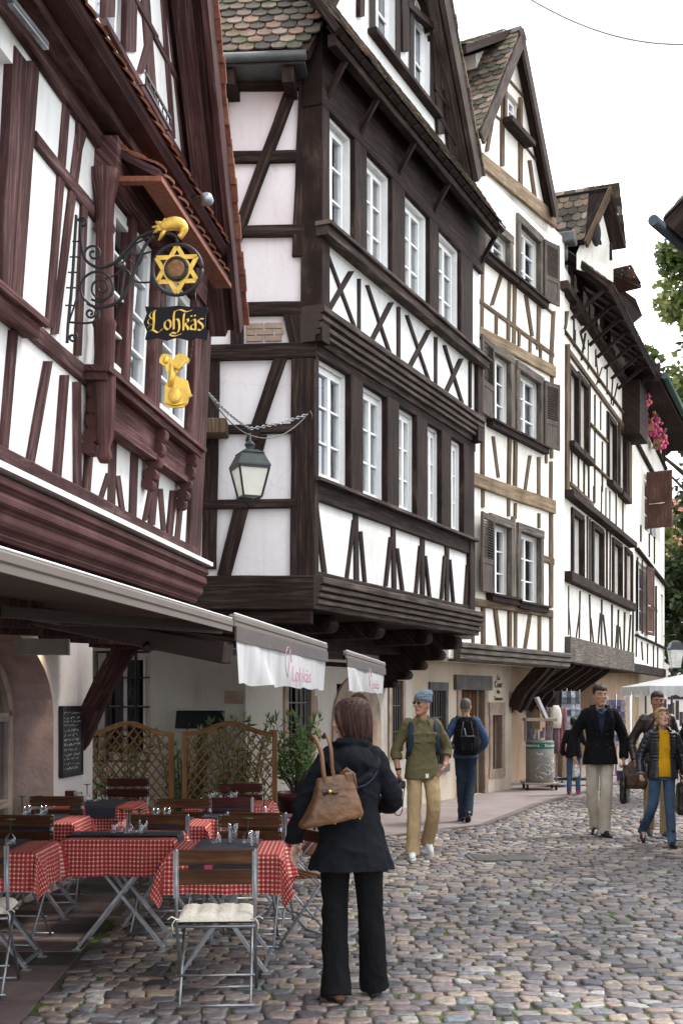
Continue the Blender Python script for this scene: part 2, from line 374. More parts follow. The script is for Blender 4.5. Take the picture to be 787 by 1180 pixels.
class Trace:
    """reads points given in an enlarged crop (origin, scale) onto a facade"""
    def __init__(s, pl, ox=0, oy=0, sc=1.0, mb=None, out=.03, back=-.03, ws=1.0):
        s.ws = ws; s.pl, s.ox, s.oy, s.sc, s.mb, s.out, s.back = pl, ox, oy, sc, mb, out, back
    def p(s, x, y): return s.pl.uv(s.ox+x*s.sc, s.oy+y*s.sc)
    def V(s, x0, y0, x1, y1, w, w1=None, out=None, mb=None, ext=0):
        w1 = (w1 or w)*s.ws; w = w*s.ws; s.pl.k += 1; o = (out or s.out)+(s.pl.k % 17)*.0011
        planks(mb or s.mb, s.pl, (s.p(x0-w/2, y0), s.p(x0+w/2, y0)), (s.p(x1-w1/2, y1), s.p(x1+w1/2, y1)), s.back, o)
    def H(s, x0, y0, x1, y1, w, w1=None, out=None, mb=None):
        w1 = w1 or w; s.pl.k += 1; o = (out or s.out)+.004+(s.pl.k % 17)*.0011
        planks(mb or s.mb, s.pl, (s.p(x0, y0+w/2), s.p(x0, y0-w/2)), (s.p(x1, y1+w1/2), s.p(x1, y1-w1/2)), s.back, o)
def hbeam(mb, pl, u0, u1, z0, z1, o0, o1, mat=0, jit=.004): planks(mb, pl, ((u0, z0), (u0, z1)), ((u1, z0), (u1, z1)), o0, o1, jit=jit, mat=mat)
def vbeam(mb, pl, u0, u1, z0, z1, o0, o1, mat=0, jit=.004): planks(mb, pl, ((u0, z0), (u1, z0)), ((u0, z1), (u1, z1)), o0, o1, jit=jit, mat=mat)
def pbox(mb, pl, u0, u1, v0, v1, o0, o1, mat=0, tint=.5):
    P = [pl.pt(u, v, o) for u in (u0, u1) for v in (v0, v1) for o in (o0, o1)]
    fs = [(0, 1, 3, 2), (4, 6, 7, 5), (0, 4, 5, 1), (2, 3, 7, 6), (0, 2, 6, 4), (1, 5, 7, 3)]
    du, dv, do = u1-u0, v1-v0, o1-o0; ro = rnd.random()*9
    lens = [du, dv, do]; g = 0 if du > dv else 1
    def uvf(i):
        a = (u0 if i < 4 else u1, v0 if (i//2) % 2 == 0 else v1, o0 if i % 2 == 0 else o1)
        return (a[g]+ro, a[1-g]+a[2]+ro)
    b = len(mb.v); mb.v += [tuple(p) for p in P]
    for f in fs: mb.f.append(tuple(b+i for i in f)); mb.uv.append([uvf(i) for i in f]); mb.t.append(tint); mb.m.append(mat); mb.sm.append(False)
def wall(pl, u0, u1, v0, v1, mat, parent, name='wall', rev=.18, room=1.0, off=0.0):
    """one sheet of masonry with the window and door openings left out, reveals and a dark room behind"""
    mb = MB(); hs = [h for h in pl.holes if h[0] < u1 and h[1] > u0 and h[2] < v1 and h[3] > v0]
    us = sorted(set([u0, u1]+[min(max(x, u0), u1) for h in hs for x in h[:2]])); vs = sorted(set([v0, v1]+[min(max(x, v0), v1) for h in hs for x in h[2:4]]))
    for a, b in zip(us, us[1:]):
        for c, d in zip(vs, vs[1:]):
            cu, cv = (a+b)/2, (c+d)/2
            if any(h[0] < cu < h[1] and h[2] < cv < h[3] for h in hs): continue
            mb.face([pl.pt(a, c, off), pl.pt(b, c, off), pl.pt(b, d, off), pl.pt(a, d, off)])
    for h in hs:
        a, b, c, d = h[:4]; r = rev
        for q in (((a, c), (a, d)), ((b, d), (b, c)), ((b, c), (a, c)), ((a, d), (b, d))):
            mb.face([pl.pt(*q[0], off), pl.pt(*q[1], off), pl.pt(*q[1], off-r), pl.pt(*q[0], off-r)])
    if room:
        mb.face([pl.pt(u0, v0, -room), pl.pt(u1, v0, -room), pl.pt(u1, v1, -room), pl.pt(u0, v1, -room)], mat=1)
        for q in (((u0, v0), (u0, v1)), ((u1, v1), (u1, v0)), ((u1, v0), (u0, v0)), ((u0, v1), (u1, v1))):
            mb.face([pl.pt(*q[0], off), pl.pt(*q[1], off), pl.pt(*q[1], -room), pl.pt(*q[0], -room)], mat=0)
    return mb.build(name, [mat, M['dark']], parent)
def window(pl, u0, u1, v0, v1, parent, rec=-.10, cas=2, rows=3, cols=1, fr=.05, mun=.018, mat=None, curtain=None, hole=True, label=None, st=.035):
    if hole: pl.holes.append((u0, u1, v0, v1))
    mat = mat or M['white_paint']; mb = MB(); t0, t1 = rec-.05, rec
    e = .002
    pbox(mb, pl, u0+e, u0+fr, v0+e, v1-e, t0, t1); pbox(mb, pl, u1-fr, u1-e, v0+e, v1-e, t0, t1)
    pbox(mb, pl, u0+fr, u1-fr, v0+e, v0+fr, t0, t1-.002); pbox(mb, pl, u0+fr, u1-fr, v1-fr, v1-e, t0, t1-.002)
    W = (u1-u0-2*fr)/cas
    for c in range(cas):
        a = u0+fr+c*W; b = a+W; e = .003
        pbox(mb, pl, a+e, a+st, v0+fr, v1-fr, t0+.01, t1+.012); pbox(mb, pl, b-st, b-e, v0+fr, v1-fr, t0+.01, t1+.012)
        pbox(mb, pl, a+st, b-st, v0+fr+.002, v0+fr+st*1.4, t0+.01, t1+.01); pbox(mb, pl, a+st, b-st, v1-fr-st, v1-fr-.002, t0+.01, t1+.01)
        for r in range(1, rows):
            z = v0+fr+(v1-v0-2*fr)*r/rows; pbox(mb, pl, a+st, b-st, z-mun/2, z+mun/2, t0+.015, t1+.004)
        for r in range(1, cols):
            x = a+(b-a)*r/cols; pbox(mb, pl, x-mun/2, x+mun/2, v0+fr+st, v1-fr-st, t0+.015, t1+.006)
    w_ = mb.build('window', mat, parent)
    if label: w_['label'] = label
    g = MB(); g.face([pl.pt(u0+fr, v0+fr, t0+.025), pl.pt(u1-fr, v0+fr, t0+.025), pl.pt(u1-fr, v1-fr, t0+.025), pl.pt(u0+fr, v1-fr, t0+.025)]); g.build('pane', M['glass'], w_)
    if curtain:
        c_ = MB()
        for (fa, fb, ga, gb) in curtain:
            n = 14; a, b = u0+fr+(u1-u0-2*fr)*fa, u0+fr+(u1-u0-2*fr)*fb; z0, z1 = v0+(v1-v0)*ga, v0+(v1-v0)*gb
            for i in range(n):
                x0, x1 = a+(b-a)*i/n, a+(b-a)*(i+1)/n; o = lambda k: t0-.06+.018*math.sin(k*1.9)
                c_.face([pl.pt(x0, z0, o(i)), pl.pt(x1, z0, o(i+1)), pl.pt(x1, z1, o(i+1)), pl.pt(x0, z1, o(i))], smooth=True)
        c_.build('curtain', M['curtain'], w_)
    return w_
def tiles(mb, O, a, b, la, lb, tw=.17, ex=.15, tint=(0, 1), jitter=.006, mask=None, seed=1):
    """beaver-tail tiles: O lower corner, a along the eave, b up the slope"""
    rg = random.Random(seed); O, a, b = Vector(O), Vector(a).normalized(), Vector(b).normalized(); n = a.cross(b).normalized()
    if n.z < 0: n = -n
    nr = int(lb/ex)+1; nc = int(la/tw)+1; L = ex*1.75
    for j in range(nr):
        for i in range(nc+1):
            x = (i-(.5 if j % 2 else 0))*tw; y = j*ex
            if x < -.02 and j % 2: x0 = 0; wv = tw/2
            else: x0 = x; wv = tw
            if x0+wv > la+.03: wv = la-x0
            if wv < .03: continue
            if mask and not mask(x0+wv/2, y): continue
            dx, dy, dz = rg.uniform(-jitter, jitter), rg.uniform(-jitter*1.5, jitter*1.5), rg.uniform(0, jitter)
            Lt = min(L, lb-y+.03)
            if Lt < .06: continue
            g = .006; t = rg.uniform(*tint); pr = []
            for (px, py) in ((g, .42*tw*.6), (wv*.2, .05*tw), (wv*.5, -.02*tw), (wv*.8, .05*tw), (wv-g, .42*tw*.6)):
                pr.append((px, py))
            pr += [(wv-g, max(Lt, .28*tw)), (g, max(Lt, .28*tw))]
            top = []
            for (px, py) in pr:
                h = .034*(1-py/L)+.004+dz
                top.append(O+a*(x0+px+dx)+b*(y+py+dy)+n*h)
            bot = [p-n*.016 for p in top]
            mb.face(top, tint=t)
            for k in (0, 1, 2, 3): mb.face([bot[k], bot[k+1], top[k+1], top[k]], tint=t)
            mb.face([bot[6], bot[0], top[0], top[6]], tint=t); mb.face([bot[4], bot[5], top[5], top[4]], tint=t)
# =============================================================== GROUND
def poly_sheet(pts, z, uvs=True): 
    mb = MB(); mb.face([(x, y, z) for x, y in pts], uv=[(x, y) for x, y in pts]); return mb
M['earth'] = m_plain('earth_joint', (.055, .047, .040), .95, nscale=3, var=.4, bmp=.4, bscale=40)
def moss_ground():
    m, nt, b = _mat('mossy_joint')
    tcn = N(nt, 'ShaderNodeTexCoord'); n1 = N(nt, 'ShaderNodeTexNoise', Scale=1.3, Detail=7, Roughness=.7); nt.links.new(tcn.outputs['Object'], n1.inputs['Vector'])
    c = ramp(nt, n1.outputs['Fac'], [(.35, (.045, .038, .032)), (.48, (.07, .06, .045)), (.54, (.065, .10, .02)), (.72, (.10, .15, .03))])
    nt.links.new(c, b.inputs['Base Color']); b.inputs['Roughness'].default_value = .95
    n2 = N(nt, 'ShaderNodeTexNoise', Scale=60, Detail=4); nt.links.new(tcn.outputs['Object'], n2.inputs['Vector']); bump(nt, b, n2.outputs['Fac'], .8, .01)
    return m
M['joint'] = moss_ground()
M['cobble'] = m_tint('cobble', [(0, (.06, .055, .065)), (.18, (.12, .11, .12)), (.36, (.22, .18, .165)), (.5, (.145, .148, .168)), (.64, (.27, .20, .175)), (.8, (.33, .275, .21)), (.92, (.18, .19, .215)), (1, (.36, .34, .32))], .42, nscale=26, var=.45, bmp=.8, spec=.5)
M['flag'] = m_tint('flagstone', [(0, (.085, .07, .068)), (.5, (.15, .115, .11)), (1, (.20, .15, .14))], .75, nscale=7, var=.25, bmp=.2)
M['pavement'] = m_plain('pavement', (.25, .205, .198), .85, nscale=1.6, var=.22, bmp=.3, bscale=70)
poly_sheet([(-60, -20), (60, -20), (60, 160), (-60, 160)], -.035).build('ground', M['earth'], kind='structure')
EDGE = [(-1.45, 0), (-1.62, 5.0), (-1.72, 7.9), (-1.81, 9.6), (-1.85, 12.6), (-1.0, 13.6), (.48, 15.0), (2.0, 16.6), (3.2, 19.8), (5.3, 24.2), (8.9, 33), (11.5, 40)]
def edge_x(y):
    for (x0, y0), (x1, y1) in zip(EDGE, EDGE[1:]):
        if y0 <= y <= y1: return x0+(x1-x0)*(y-y0)/(y1-y0)
    return EDGE[-1][0]
road = [(x-.05, y) for x, y in EDGE]
poly_sheet([(14, 2), (18, 40)] + [(x, y) for x, y in road[::-1] if y >= 2] + [(-1.5, 2)], -.011).build('street_bed', M['joint'], kind='structure')
def cobbles():
    rg = np.random.RandomState(3); V = []; Fc = []; T = []; nb = 0
    def row_y(j, x): return 4.6 + j*.122 + .07*math.sin(x*.55+j*.06) + .035*math.sin(x*1.7+j*.35) + .02*math.sin(x*3.9+j*.9)
    j = 0
    while 4.6+j*.122 < 34:
        y = 4.6+j*.122; xl = -2.6 if y < 14 else edge_x(y)-1.2; xr = .30*y+2.2; far = y > 15
        x = xl + rg.uniform(0, .2)
        while x < xr:
            wd = rg.uniform(.09, .172); 
            if rg.rand() < .08: wd *= 1.25
            x1 = x+wd; g = .0048+rg.rand()*.0045
            q = []
            for (cx, jj) in ((x+g, j), (x1-g, j), (x1-g, j+1), (x+g, j+1)):
                yy = row_y(jj, cx)+(g if jj == j else -g)
                q.append(np.array([cx+rg.uniform(-.017, .017), yy+rg.uniform(-.018, .018)]))
            c = sum(q)/4
            e = edge_x(c[1])
            if c[0]-wd*.35 > e:
                P = []
                for k in range(4):
                    a, b = q[k], q[(k+1) % 4]; m = (a+b)/2; out = (m-c)*.06; 
                    P += [a*.86+b*.14, m+out*rg.uniform(-.5, .8), a*.14+b*.86]
                P = np.array(P)
                h = rg.uniform(-.006, .006); tx, ty = rg.uniform(-.07, .07, 2); n = len(P)
                lv = ((1.0, -.024), (.985, -.0045), (.945, .0006), (.6, .0018)) if not far else ((1.0, -.022), (.97, -.004), (.8, .002))
                for s_, z_ in lv:
                    Q = c+(P-c)*s_
                    for p in Q: V.append((p[0], p[1], z_+h+((p[0]-c[0])*tx+(p[1]-c[1])*ty if z_ > -.02 else 0)))
                t = min(1, max(0, rg.normal(.5, .27))); r_ = len(lv)
                for i in range(r_-1):
                    for k in range(n):
                        k2 = (k+1) % n; Fc.append((nb+i*n+k, nb+i*n+k2, nb+(i+1)*n+k2, nb+(i+1)*n+k)); T.append(t)
                Fc.append(tuple(nb+(r_-1)*n+k for k in range(n))); T.append(t); nb += r_*n
            x = x1
        j += 1
    me = bpy.data.meshes.new('cobblestones'); me.from_pydata(V, [], Fc); at = me.attributes.new("tint", 'FLOAT', 'FACE'); at.data.foreach_set("value", T)
    me.polygons.foreach_set("use_smooth", [True]*len(Fc)); me.materials.append(M['cobble']); me.update()
    o = bpy.data.objects.new('cobblestones', me); COL.objects.link(o); o['kind'] = 'stuff'; o['label'] = 'rounded grey and pink cobblestones paving the street'; o['category'] = 'cobbles'
cobbles()
def flags():
    mb = MB(); rg = random.Random(5); y = 3.0
    while y < 13.2:
        h = rg.uniform(.36, .62); x = -1.8 if False else edge_x(y+h/2)-.01
        while x > -7:
            w_ = rg.uniform(.55, .95); g = .006; t = rg.random(); e0 = edge_x(y)-.01; e1 = edge_x(y+h)-.01
            d0 = e0-edge_x(y+h/2)+.01; d1 = e1-edge_x(y+h/2)+.01
            z = rg.uniform(-.002, .003)
            P = [(x-w_+g+d0, y+g), (x-g+d0, y+g), (x-g+d1, y+h-g), (x-w_+g+d1, y+h-g)]
            mb.face([(px, py, z) for px, py in P], tint=t)
            for k in range(4):
                a, b = P[k], P[(k+1) % 4]; mb.face([(a[0], a[1], -.03), (b[0], b[1], -.03), (b[0], b[1], z), (a[0], a[1], z)], tint=t)
            x -= w_
        y += h
    mb.build('terrace_flagstones', M['flag'], kind='structure')
flags()
pv = [(x, y) for x, y in EDGE if y >= 12.6]
poly_sheet([(-9, 13.25), (-1.8, 13.25)] + pv[1:] + [(9.5, 46), (-9, 46)], -.004).build('pavement', M['pavement'], kind='structure')
mb = MB()
for (x0, y0), (x1, y1) in zip(pv[1:], pv[2:]): mb.bar((x0-.06, y0, -.012), (x1-.06, y1, -.012), .10, .03)
mb.build('pavement_edge', M['flag'], kind='structure')
# drain cover
dc = empty('drain_cover', (1.72, 12.95, 0), R(4), 'dark rectangular metal cover let into the cobbles in mid street', 'drain cover')
mb = MB(); mb.box((0, 0, .006), (.74, .42, .022), bev=.005); mb.build('frame', M['grey_stone'], dc)
mb = MB(); 
for i in range(2): mb.box((-.17+.34*i, 0, .019), (.30, .33, .012), bev=.004)
mb.build('lid', M['zinc'], dc)

# =============================================================== helpers for roofs
def slab(mb, P, th, mat_top=0, mat_bot=0):
    P = [Vector(p) for p in P]; n = (P[1]-P[0]).cross(P[3]-P[0]).normalized()
    if n.z < 0: n = -n
    Q = [p-n*th for p in P]; L = (P[1]-P[0]).length; H = (P[3]-P[0]).length; uv = [(0, 0), (L, 0), (L, H), (0, H)]; uv2 = [(b*1.0, a) for a, b in uv]
    mb.face(P, uv=uv2, mat=mat_top); mb.face(Q[::-1], uv=uv2[::-1], mat=mat_bot)
    for k in range(4): mb.face([P[k], Q[k], Q[(k+1) % 4], P[(k+1) % 4]], uv=[(0, 0), (0, th), (1, th), (1, 0)], mat=mat_bot)
def roof_slope(parent, P, tmat, under, th=.16, tw=.18, ex=.15, tint=(0, 1), name='roof', seed=1, rows=None, label=None):
    """P: eave0, eave1, top1, top0"""
    mb = MB(); slab(mb, P, th, 1, 1); P = [Vector(p) for p in P]
    a = P[1]-P[0]; b = P[3]-P[0]; b = b - a*(b.dot(a)/a.dot(a)); la, lb = a.length, b.length
    tiles(mb, P[0], a, b, la, min(lb, rows*ex) if rows else lb, tw, ex, tint, seed=seed)
    o = mb.build(name, [tmat, under], parent)
    if label: o['label'] = label
    return o
def verge_tiles(parent, A, B, nrm, tmat, name='verge_tiles', w=.12, step=.15, tint=(.2, 1), seed=3):
    A, B = Vector(A), Vector(B); d = (B-A); L = d.length; d.normalize(); up = Vector(nrm); mb = MB(); rg = random.Random(seed)
    i = 0
    side = d.cross(up).normalized()
    while i*step < L:
        c = A+d*(i+.5)*step+up*(.02); R_ = Matrix((side, up, d)).transposed() @ Matrix.Rotation(R(-7), 3, 'X')
        mb.box(c+side*rg.uniform(-.01, .01)+up*rg.uniform(0, .01), (w, .022, step*1.25), R_, tint=rg.uniform(*tint)); i += 1
    return mb.build(name, tmat, parent)

# =============================================================== HOUSE 1 : red timbered house, left
P1 = Plane((-1.45, 10.9), (.13, 1), .05)
h1 = empty('timber_framed_house', (-3.6, 8, 0), 0, 'red painted timber-framed house with overhanging upper floor, at the left above the cafe tables', 'house')
W0 = Plane((0, 0), (0, 1))
def local(parent):   # parts are built in world space, so undo the parent's offset
    for c in kids(parent):
        if c.matrix_parent_inverse == Matrix.Identity(4): c.matrix_parent_inverse = Matrix.Translation(parent.location).inverted()
fr = MB(); X1 = Trace(P1, 0, 0, 1, fr, .010)
uR = P1.uv(228, 645)[0]; uL = -9.5
# jamb post of the near window + window
X1.V(38, 70, 18, 345, 15)
uw1 = P1.uv(17, 300)[0]
uA = P1.uv(9, 200)[0]; window(P1, uA-1.2, uA, 3.85, 5.1, h1, rec=-.10, rows=4, fr=.06); vbeam(fr, P1, uA, P1.uv(29, 200)[0], 3.8, 5.2, -.05, .008)
hb = MB(); pbox(hb, P1, uw1-1.5, uw1+.16, 3.72, 3.80, -.02, .10); pbox(hb, P1, uw1-1.5, uw1+.20, 3.795, 3.83, -.02, .14); hb.build('window_sill', M['red_paint'], h1)
X1.H(-40, -55, 232, 330, 30, out=.04)
X1.H(-20, 333, 112, 447, 22, out=.025)
X1.H(-20, 514, 222, 640, 17, out=.035)
X1.V(220, 645, 235, 345, 14, out=.03)
X1.V(76, 118, 55, 378, 8); X1.V(94, 130, 62, 385, 9, 8)
# ogee shaped braces: short widening pieces
for (ax, ay, bx, by, w0, w1) in ((96, 132, 89, 175, 17, 7), (89, 175, 80, 235, 6, 7)): X1.V(ax, ay, bx, by, w0, w1)
X1.H(39, 160, 121, 262, 19)
X1.V(96, 225, 88, 410, 7)
for (a, b, c, d, e) in ((14, 380, 1, 535, 9), (54, 416, 29, 556, 8), (73, 432, 62, 572, 8), (87, 440, 88, 588, 7), (103, 490, 96, 590, 7), (130, 505, 128, 583, 9), (125, 545, 114, 580, 6), (135, 548, 141, 592, 6),
                       (180, 535, 174, 605, 8), (174, 560, 166, 600, 5), (184, 563, 188, 612, 5), (155, 500, 152, 596, 8), (199, 565, 194, 618, 7), (208, 575, 203, 625, 5)): X1.V(a, b, c, d, e)
# oriel window bay
PO = P1.shift(.12); fo = MB(); XO = Trace(PO, 0, 0, 1, fo, .02, back=-.24)
oz0 = PO.uv(122, 437)[1]; oz1 = PO.uv(185, 190)[1]; ou = [PO.uv(120, 430)[0], PO.uv(180, 480)[0], PO.uv(224, 510)[0]]
oz1 = 5.02; oz0 = 3.84
# bay floor, apron, sides
pbox(fo, P1, ou[0]-.12, ou[2]+.12, oz0-.05, oz0-.01, -.02, .20); pbox(fo, P1, ou[0]-.10, ou[2]+.10, oz0-.10, oz0-.05, -.02, .17)
pbox(fo, P1, ou[0]+.02, ou[2]+.06, oz0-.30, oz0-.10, -.02, .09); pbox(fo, P1, ou[0]+.0, ou[2]+.06, oz0-.345, oz0-.30, -.02, .12)
pbox(fo, P1, ou[0]-.04, ou[2]+.08, oz1, oz1+.30, -.02, .15)
for u in (ou[1], ou[2]): vbeam(fo, P1, u-.10, u+.10, oz0, oz1, -.02, .12)
vbeam(fo, P1, ou[0]+.5, ou[0]+.62, oz0, oz1, .02, .10)
o_ = fo.build('bay_frame', M['red_paint'], h1)
for (a, b) in ((ou[0]+.14, ou[1]-.12), (ou[1]+.12, ou[2]-.12)):
    window(P1, a, b, oz0+.02, oz1-.02, h1, rec=.06, rows=4, hole=True, fr=.06)
mb = MB(); cc = []   # carved round corner column with corbel foot
for z, r in ((oz0-.62, .05), (oz0-.58, .085), (oz0-.52, .06), (oz0-.45, .10), (oz0-.30, .11), (oz0-.05, .12), (oz0, .10), (oz0+.25, .115), (oz0+.28, .13), (oz0+.31, .10), (oz0+.8, .095), (oz1-.32, .09), (oz1-.29, .12), (oz1-.25, .095), (oz1-.08, .11), (oz1, .15), (oz1+.08, .17)):
    cc.append((r*.62, z))
c0 = P1.pt(ou[0], 0, .10); c0.z = 0
mb.lathe((c0.x+P1.w.x*4.3, c0.y+P1.w.y*4.3, 0), cc, 14)
mb.build('bay_column', M['red_paint'], h1)
for u in (ou[0]+.02, (ou[0]+ou[1])/2+.75, ou[2]-.05):
    mb = MB()
    for k, (dz, o, r) in enumerate(((-.14, .12, .075), (-.25, .115, .065), (-.35, .10, .055), (-.44, .08, .05), (-.52, .06, .045))):
        p = P1.pt(u, oz0+dz, o*.8); mb.tube([p-P1.d*.06, p+P1.d*.06], r, 10)
    mb.build('bay_bracket', M['red_paint'], h1)
# bay roof : small tiled lean-to
z_e = PO.uv(185, 183, .30)[1]; 
rl, rr = PO.uv(182, 180, .30)[0], PO.uv(262, 320, .30)[0]
ro_ = P1; zE = 5.13
e0, e1 = P1.pt(-3.0, zE, .42), P1.pt(-1.0, zE, .42); t1, t0 = P1.pt(-1.0, zE+.20, .02), P1.pt(-3.0, zE+.20, .02)
roof_slope(h1, [e0, e1, t1, t0], M['tile_terra'], M['red_timber'], th=.05, tw=.17, ex=.14, name='bay_roof')
mb = MB(); pbox(mb, P1, -3.03, -.98, zE-.085, zE-.052, .30, .44); pbox(mb, P1, -3.03, -2.96, zE-.085, zE-.052, .04, .30); mb.build('eave_tile', M['tile_terra'], h1)
# first eave roof above first floor
zP = P1.uv(85, 0, .45)[1]; zP = 5.46
e0, e1 = P1.pt(uL, zP, .34), P1.pt(-.55, zP, .34); t1, t0 = P1.pt(-.55, zP+.32, 0.02), P1.pt(uL, zP+.32, .02)
roof_slope(h1, [e0, e1, t1, t0], M['tile_terra'], M['red_timber'], th=.05, tw=.17, ex=.14, name='eave_roof', seed=4)
mb = MB(); hbeam(mb, P1, uL, -.5, zP-.05, zP-.01, .02, .30); hbeam(mb, P1, uL, -.3, zP-.11, zP-.05, .02, .17); mb.build('eave_soffit', M['red_timber'], h1)
# gable storey
PG = P1.shift(.06); fg = MB(); g1 = Trace(PG, 0, 0, 1, fg, .010); vA = P1.uv(277, 374, .33); vB = P1.uv(240, 0, .33)
slope = (vB[1]-vA[1])/(vA[0]-vB[0]); uRg = vA[0]; zRg = vA[1]; span = 4.6; ur = uRg-span; zr = zRg+span*slope
print('H1 verge', vA, vB, 'slope', slope, 'ridge', ur, zr, 'uR', uR)
def gable_wall(pl, ul, ur_, urr, z0, zedge_l, zr_, zedge_r, mat, parent, off=0, name='gable_wall', rev=.12):
    """triangular wall: vertical strips so that window holes can be left out"""
    mb = MB(); hs = [h for h in pl.holes if h[3] > z0]
    us = sorted(set([ul, ur_, urr]+[x for h in hs for x in h[:2] if ul < x < urr]))
    top = lambda u: zedge_l+(zr_-zedge_l)*(u-ul)/(ur_-ul) if u <= ur_ else zedge_r+(zr_-zedge_r)*(urr-u)/(urr-ur_)
    for a, b in zip(us, us[1:]):
        cuts = [z0]; m_ = (a+b)/2; hh = sorted([h for h in hs if h[0] < m_ < h[1]], key=lambda h: h[2])
        segs = []; cur = z0
        for h in hh: segs.append((cur, h[2])); cur = h[3]
        for (c, d) in segs: mb.face([pl.pt(a, c, off), pl.pt(b, c, off), pl.pt(b, d, off), pl.pt(a, d, off)])
        if min(top(a), top(b)) > cur-.5: mb.face([pl.pt(a, cur, off), pl.pt(b, cur, off), pl.pt(b, max(cur, top(b)), off), pl.pt(a, max(cur, top(a)), off)])
    for h in hs:
        a, b, c, d = h[:4]
        for q in (((a, c), (a, d)), ((b, d), (b, c)), ((b, c), (a, c)), ((a, d), (b, d))): mb.face([pl.pt(*q[0], off), pl.pt(*q[1], off), pl.pt(*q[1], off-rev), pl.pt(*q[0], off-rev)])
    mb.face([pl.pt(ul, z0, off-.8), pl.pt(urr, z0, off-.8), pl.pt(ur_, zr_, off-.8)], mat=1)
    return mb.build(name, [mat, M['dark']], parent)
# gable timbers
g1.V(217, 215, 188, -60, 8); g1.V(178, 150, 164, -40, 10); g1.V(199, 160, 184, -40, 5)
g1.V(150, 60, 152, -40, 12); g1.V(126, 20, 128, -60, 10); g1.H(176, 40, 205, 95, 8); g1.H(150, -10, 180, 45, 9); g1.H(120, 25, 215, 195, 9)
g1.V(170, 50, 160, 85, 7)
g1.V(90, -60, 86, -10, 8)
uw = PG.uv(146, 30)[0]
window(PG, uw-.95, uw, 5.95, 7.35, h1, rec=-.06, rows=4, fr=.06)
gable_wall(PG, ur-span, ur, uRg-.25, zP-.1, zRg, zr-.25, zRg-.0, M['white_plaster'], h1)
fg.build('gable_timber', M['red_timber'], h1)
# flower bracket rails below gable window
# main roof of the gable
for sgn, nm in ((1, 'roof'), (-1, 'roof')):
    ue = ur+sgn*span; ri0, ri1 = PG.pt(ur, zr, .27), PG.pt(ur, zr, -7); ei0, ei1 = PG.pt(ue, zRg, .27), PG.pt(ue, zRg, -7)
    roof_slope(h1, [ei0, ei1, ri1, ri0], M['tile_terra'], M['red_timber'], th=.13, tw=.2, ex=.3, name='roof')
dv = (Vector(PG.pt(ur, zr, .5))-Vector(PG.pt(uRg, zRg, .5))).normalized(); nn_ = dv.cross(PG.n).normalized(); nn_ = nn_ if nn_.z > 0 else -nn_
verge_tiles(h1, PG.pt(uRg, zRg, .28)+nn_*.02, PG.pt(ur, zr, .28)+nn_*.02, nn_, M['tile_terra'])
mb = MB(); mb.bar(PG.pt(uRg, zRg, .28)-nn_*.10, PG.pt(ur, zr, .28)-nn_*.10, .05, .20, up=nn_); mb.bar(PG.pt(uRg-.12, zRg-.10, .12)-nn_*.05, PG.pt(ur, zr-.1, .12)-nn_*.05, .14, .12, up=nn_); mb.build('barge_board', M['red_timber'], h1)
# cornice between floors : cover strip + mouldings
mb = MB(); pbox(mb, P1, uL, uR+.02, 2.90, 2.935, .0, .14); mb.build('cover_strip', M['white_paint'], h1)
mb = MB()
prof = [(2.895, .06), (2.87, .10), (2.83, .11), (2.80, .075), (2.785, .09), (2.74, .095), (2.70, .05), (2.685, .065), (2.65, .06), (2.60, .01), (2.585, .015), (2.56, 0)]
P1c = P1
r0 = [P1.pt(uL, z, o) for z, o in prof]+[P1.pt(uL, 2.56, -.2), P1.pt(uL, 2.895, -.2)]; r1 = [P1.pt(uR, z, o) for z, o in prof]+[P1.pt(uR, 2.56, -.2), P1.pt(uR, 2.895, -.2)]
mb.rings([r0, r1], True, smooth=False)
mb.build('cornice', M['red_paint'], h1)
# carrying beam, joist heads and soffit
mb = MB(); hbeam(mb, P1, uL, uR-.02, 2.36, 2.56, -.32, -.10)
for k in range(9):
    u = uR-.12-k*1.15; p = P1.pt(u, 2.25, -.2); pbox(mb, P1, u-.10, u+.10, 2.12, 2.54, -.9, .0-.05)
mb.build('joist', M['red_timber'], h1)
mb = MB(); mb.face([P1.pt(uL, 2.57, .0), P1.pt(uR, 2.57, 0), P1.pt(uR, 2.57, -1.3), P1.pt(uL, 2.57, -1.3)]); mb.build('jetty_soffit', M['red_timber'], h1)
wall(P1, uL, uR, 2.88, zP+.5, M['white_plaster'], h1, room=.9)
fr.build('timber_frame', M['red_timber'], h1)
# end wall of upper floor (faces down the street)
PE = Plane(tuple(P1.pt(uR, 0, 0).xy), (-.99, .13)); mb = MB()
mb.face([P1.pt(uR, 2.56, -.0), P1.pt(uR, 2.56, -6), P1.pt(uR, zP+.4, -6), P1.pt(uR, zP+.4, 0)]); mb.build('end_wall', M['white_plaster'], h1)
# ground floor
P1b = Plane((-2.52, 10.9), (.13, 1)); ub = P1b.uv(107, 880)[0]
print('pier u', ub, P1b.pt(ub, 0))
ac = P1b.uv(-6, 800)[0]; aw = P1b.uv(62, 850)[0]-ac; P1b.holes.append((ac-aw, ac+aw, .0, 2.28))
wall(P1b, -11, ub, -.03, 2.6, M['rose_plaster'], h1, name='ground_floor_wall', rev=.36, room=1.2)
mb = MB(); mb.face([P1b.pt(ub, -.03), P1b.pt(ub, -.03, -5), P1b.pt(ub, 2.6, -5), P1b.pt(ub, 2.6)]); mb.build('pier_return', M['rose_plaster'], h1)
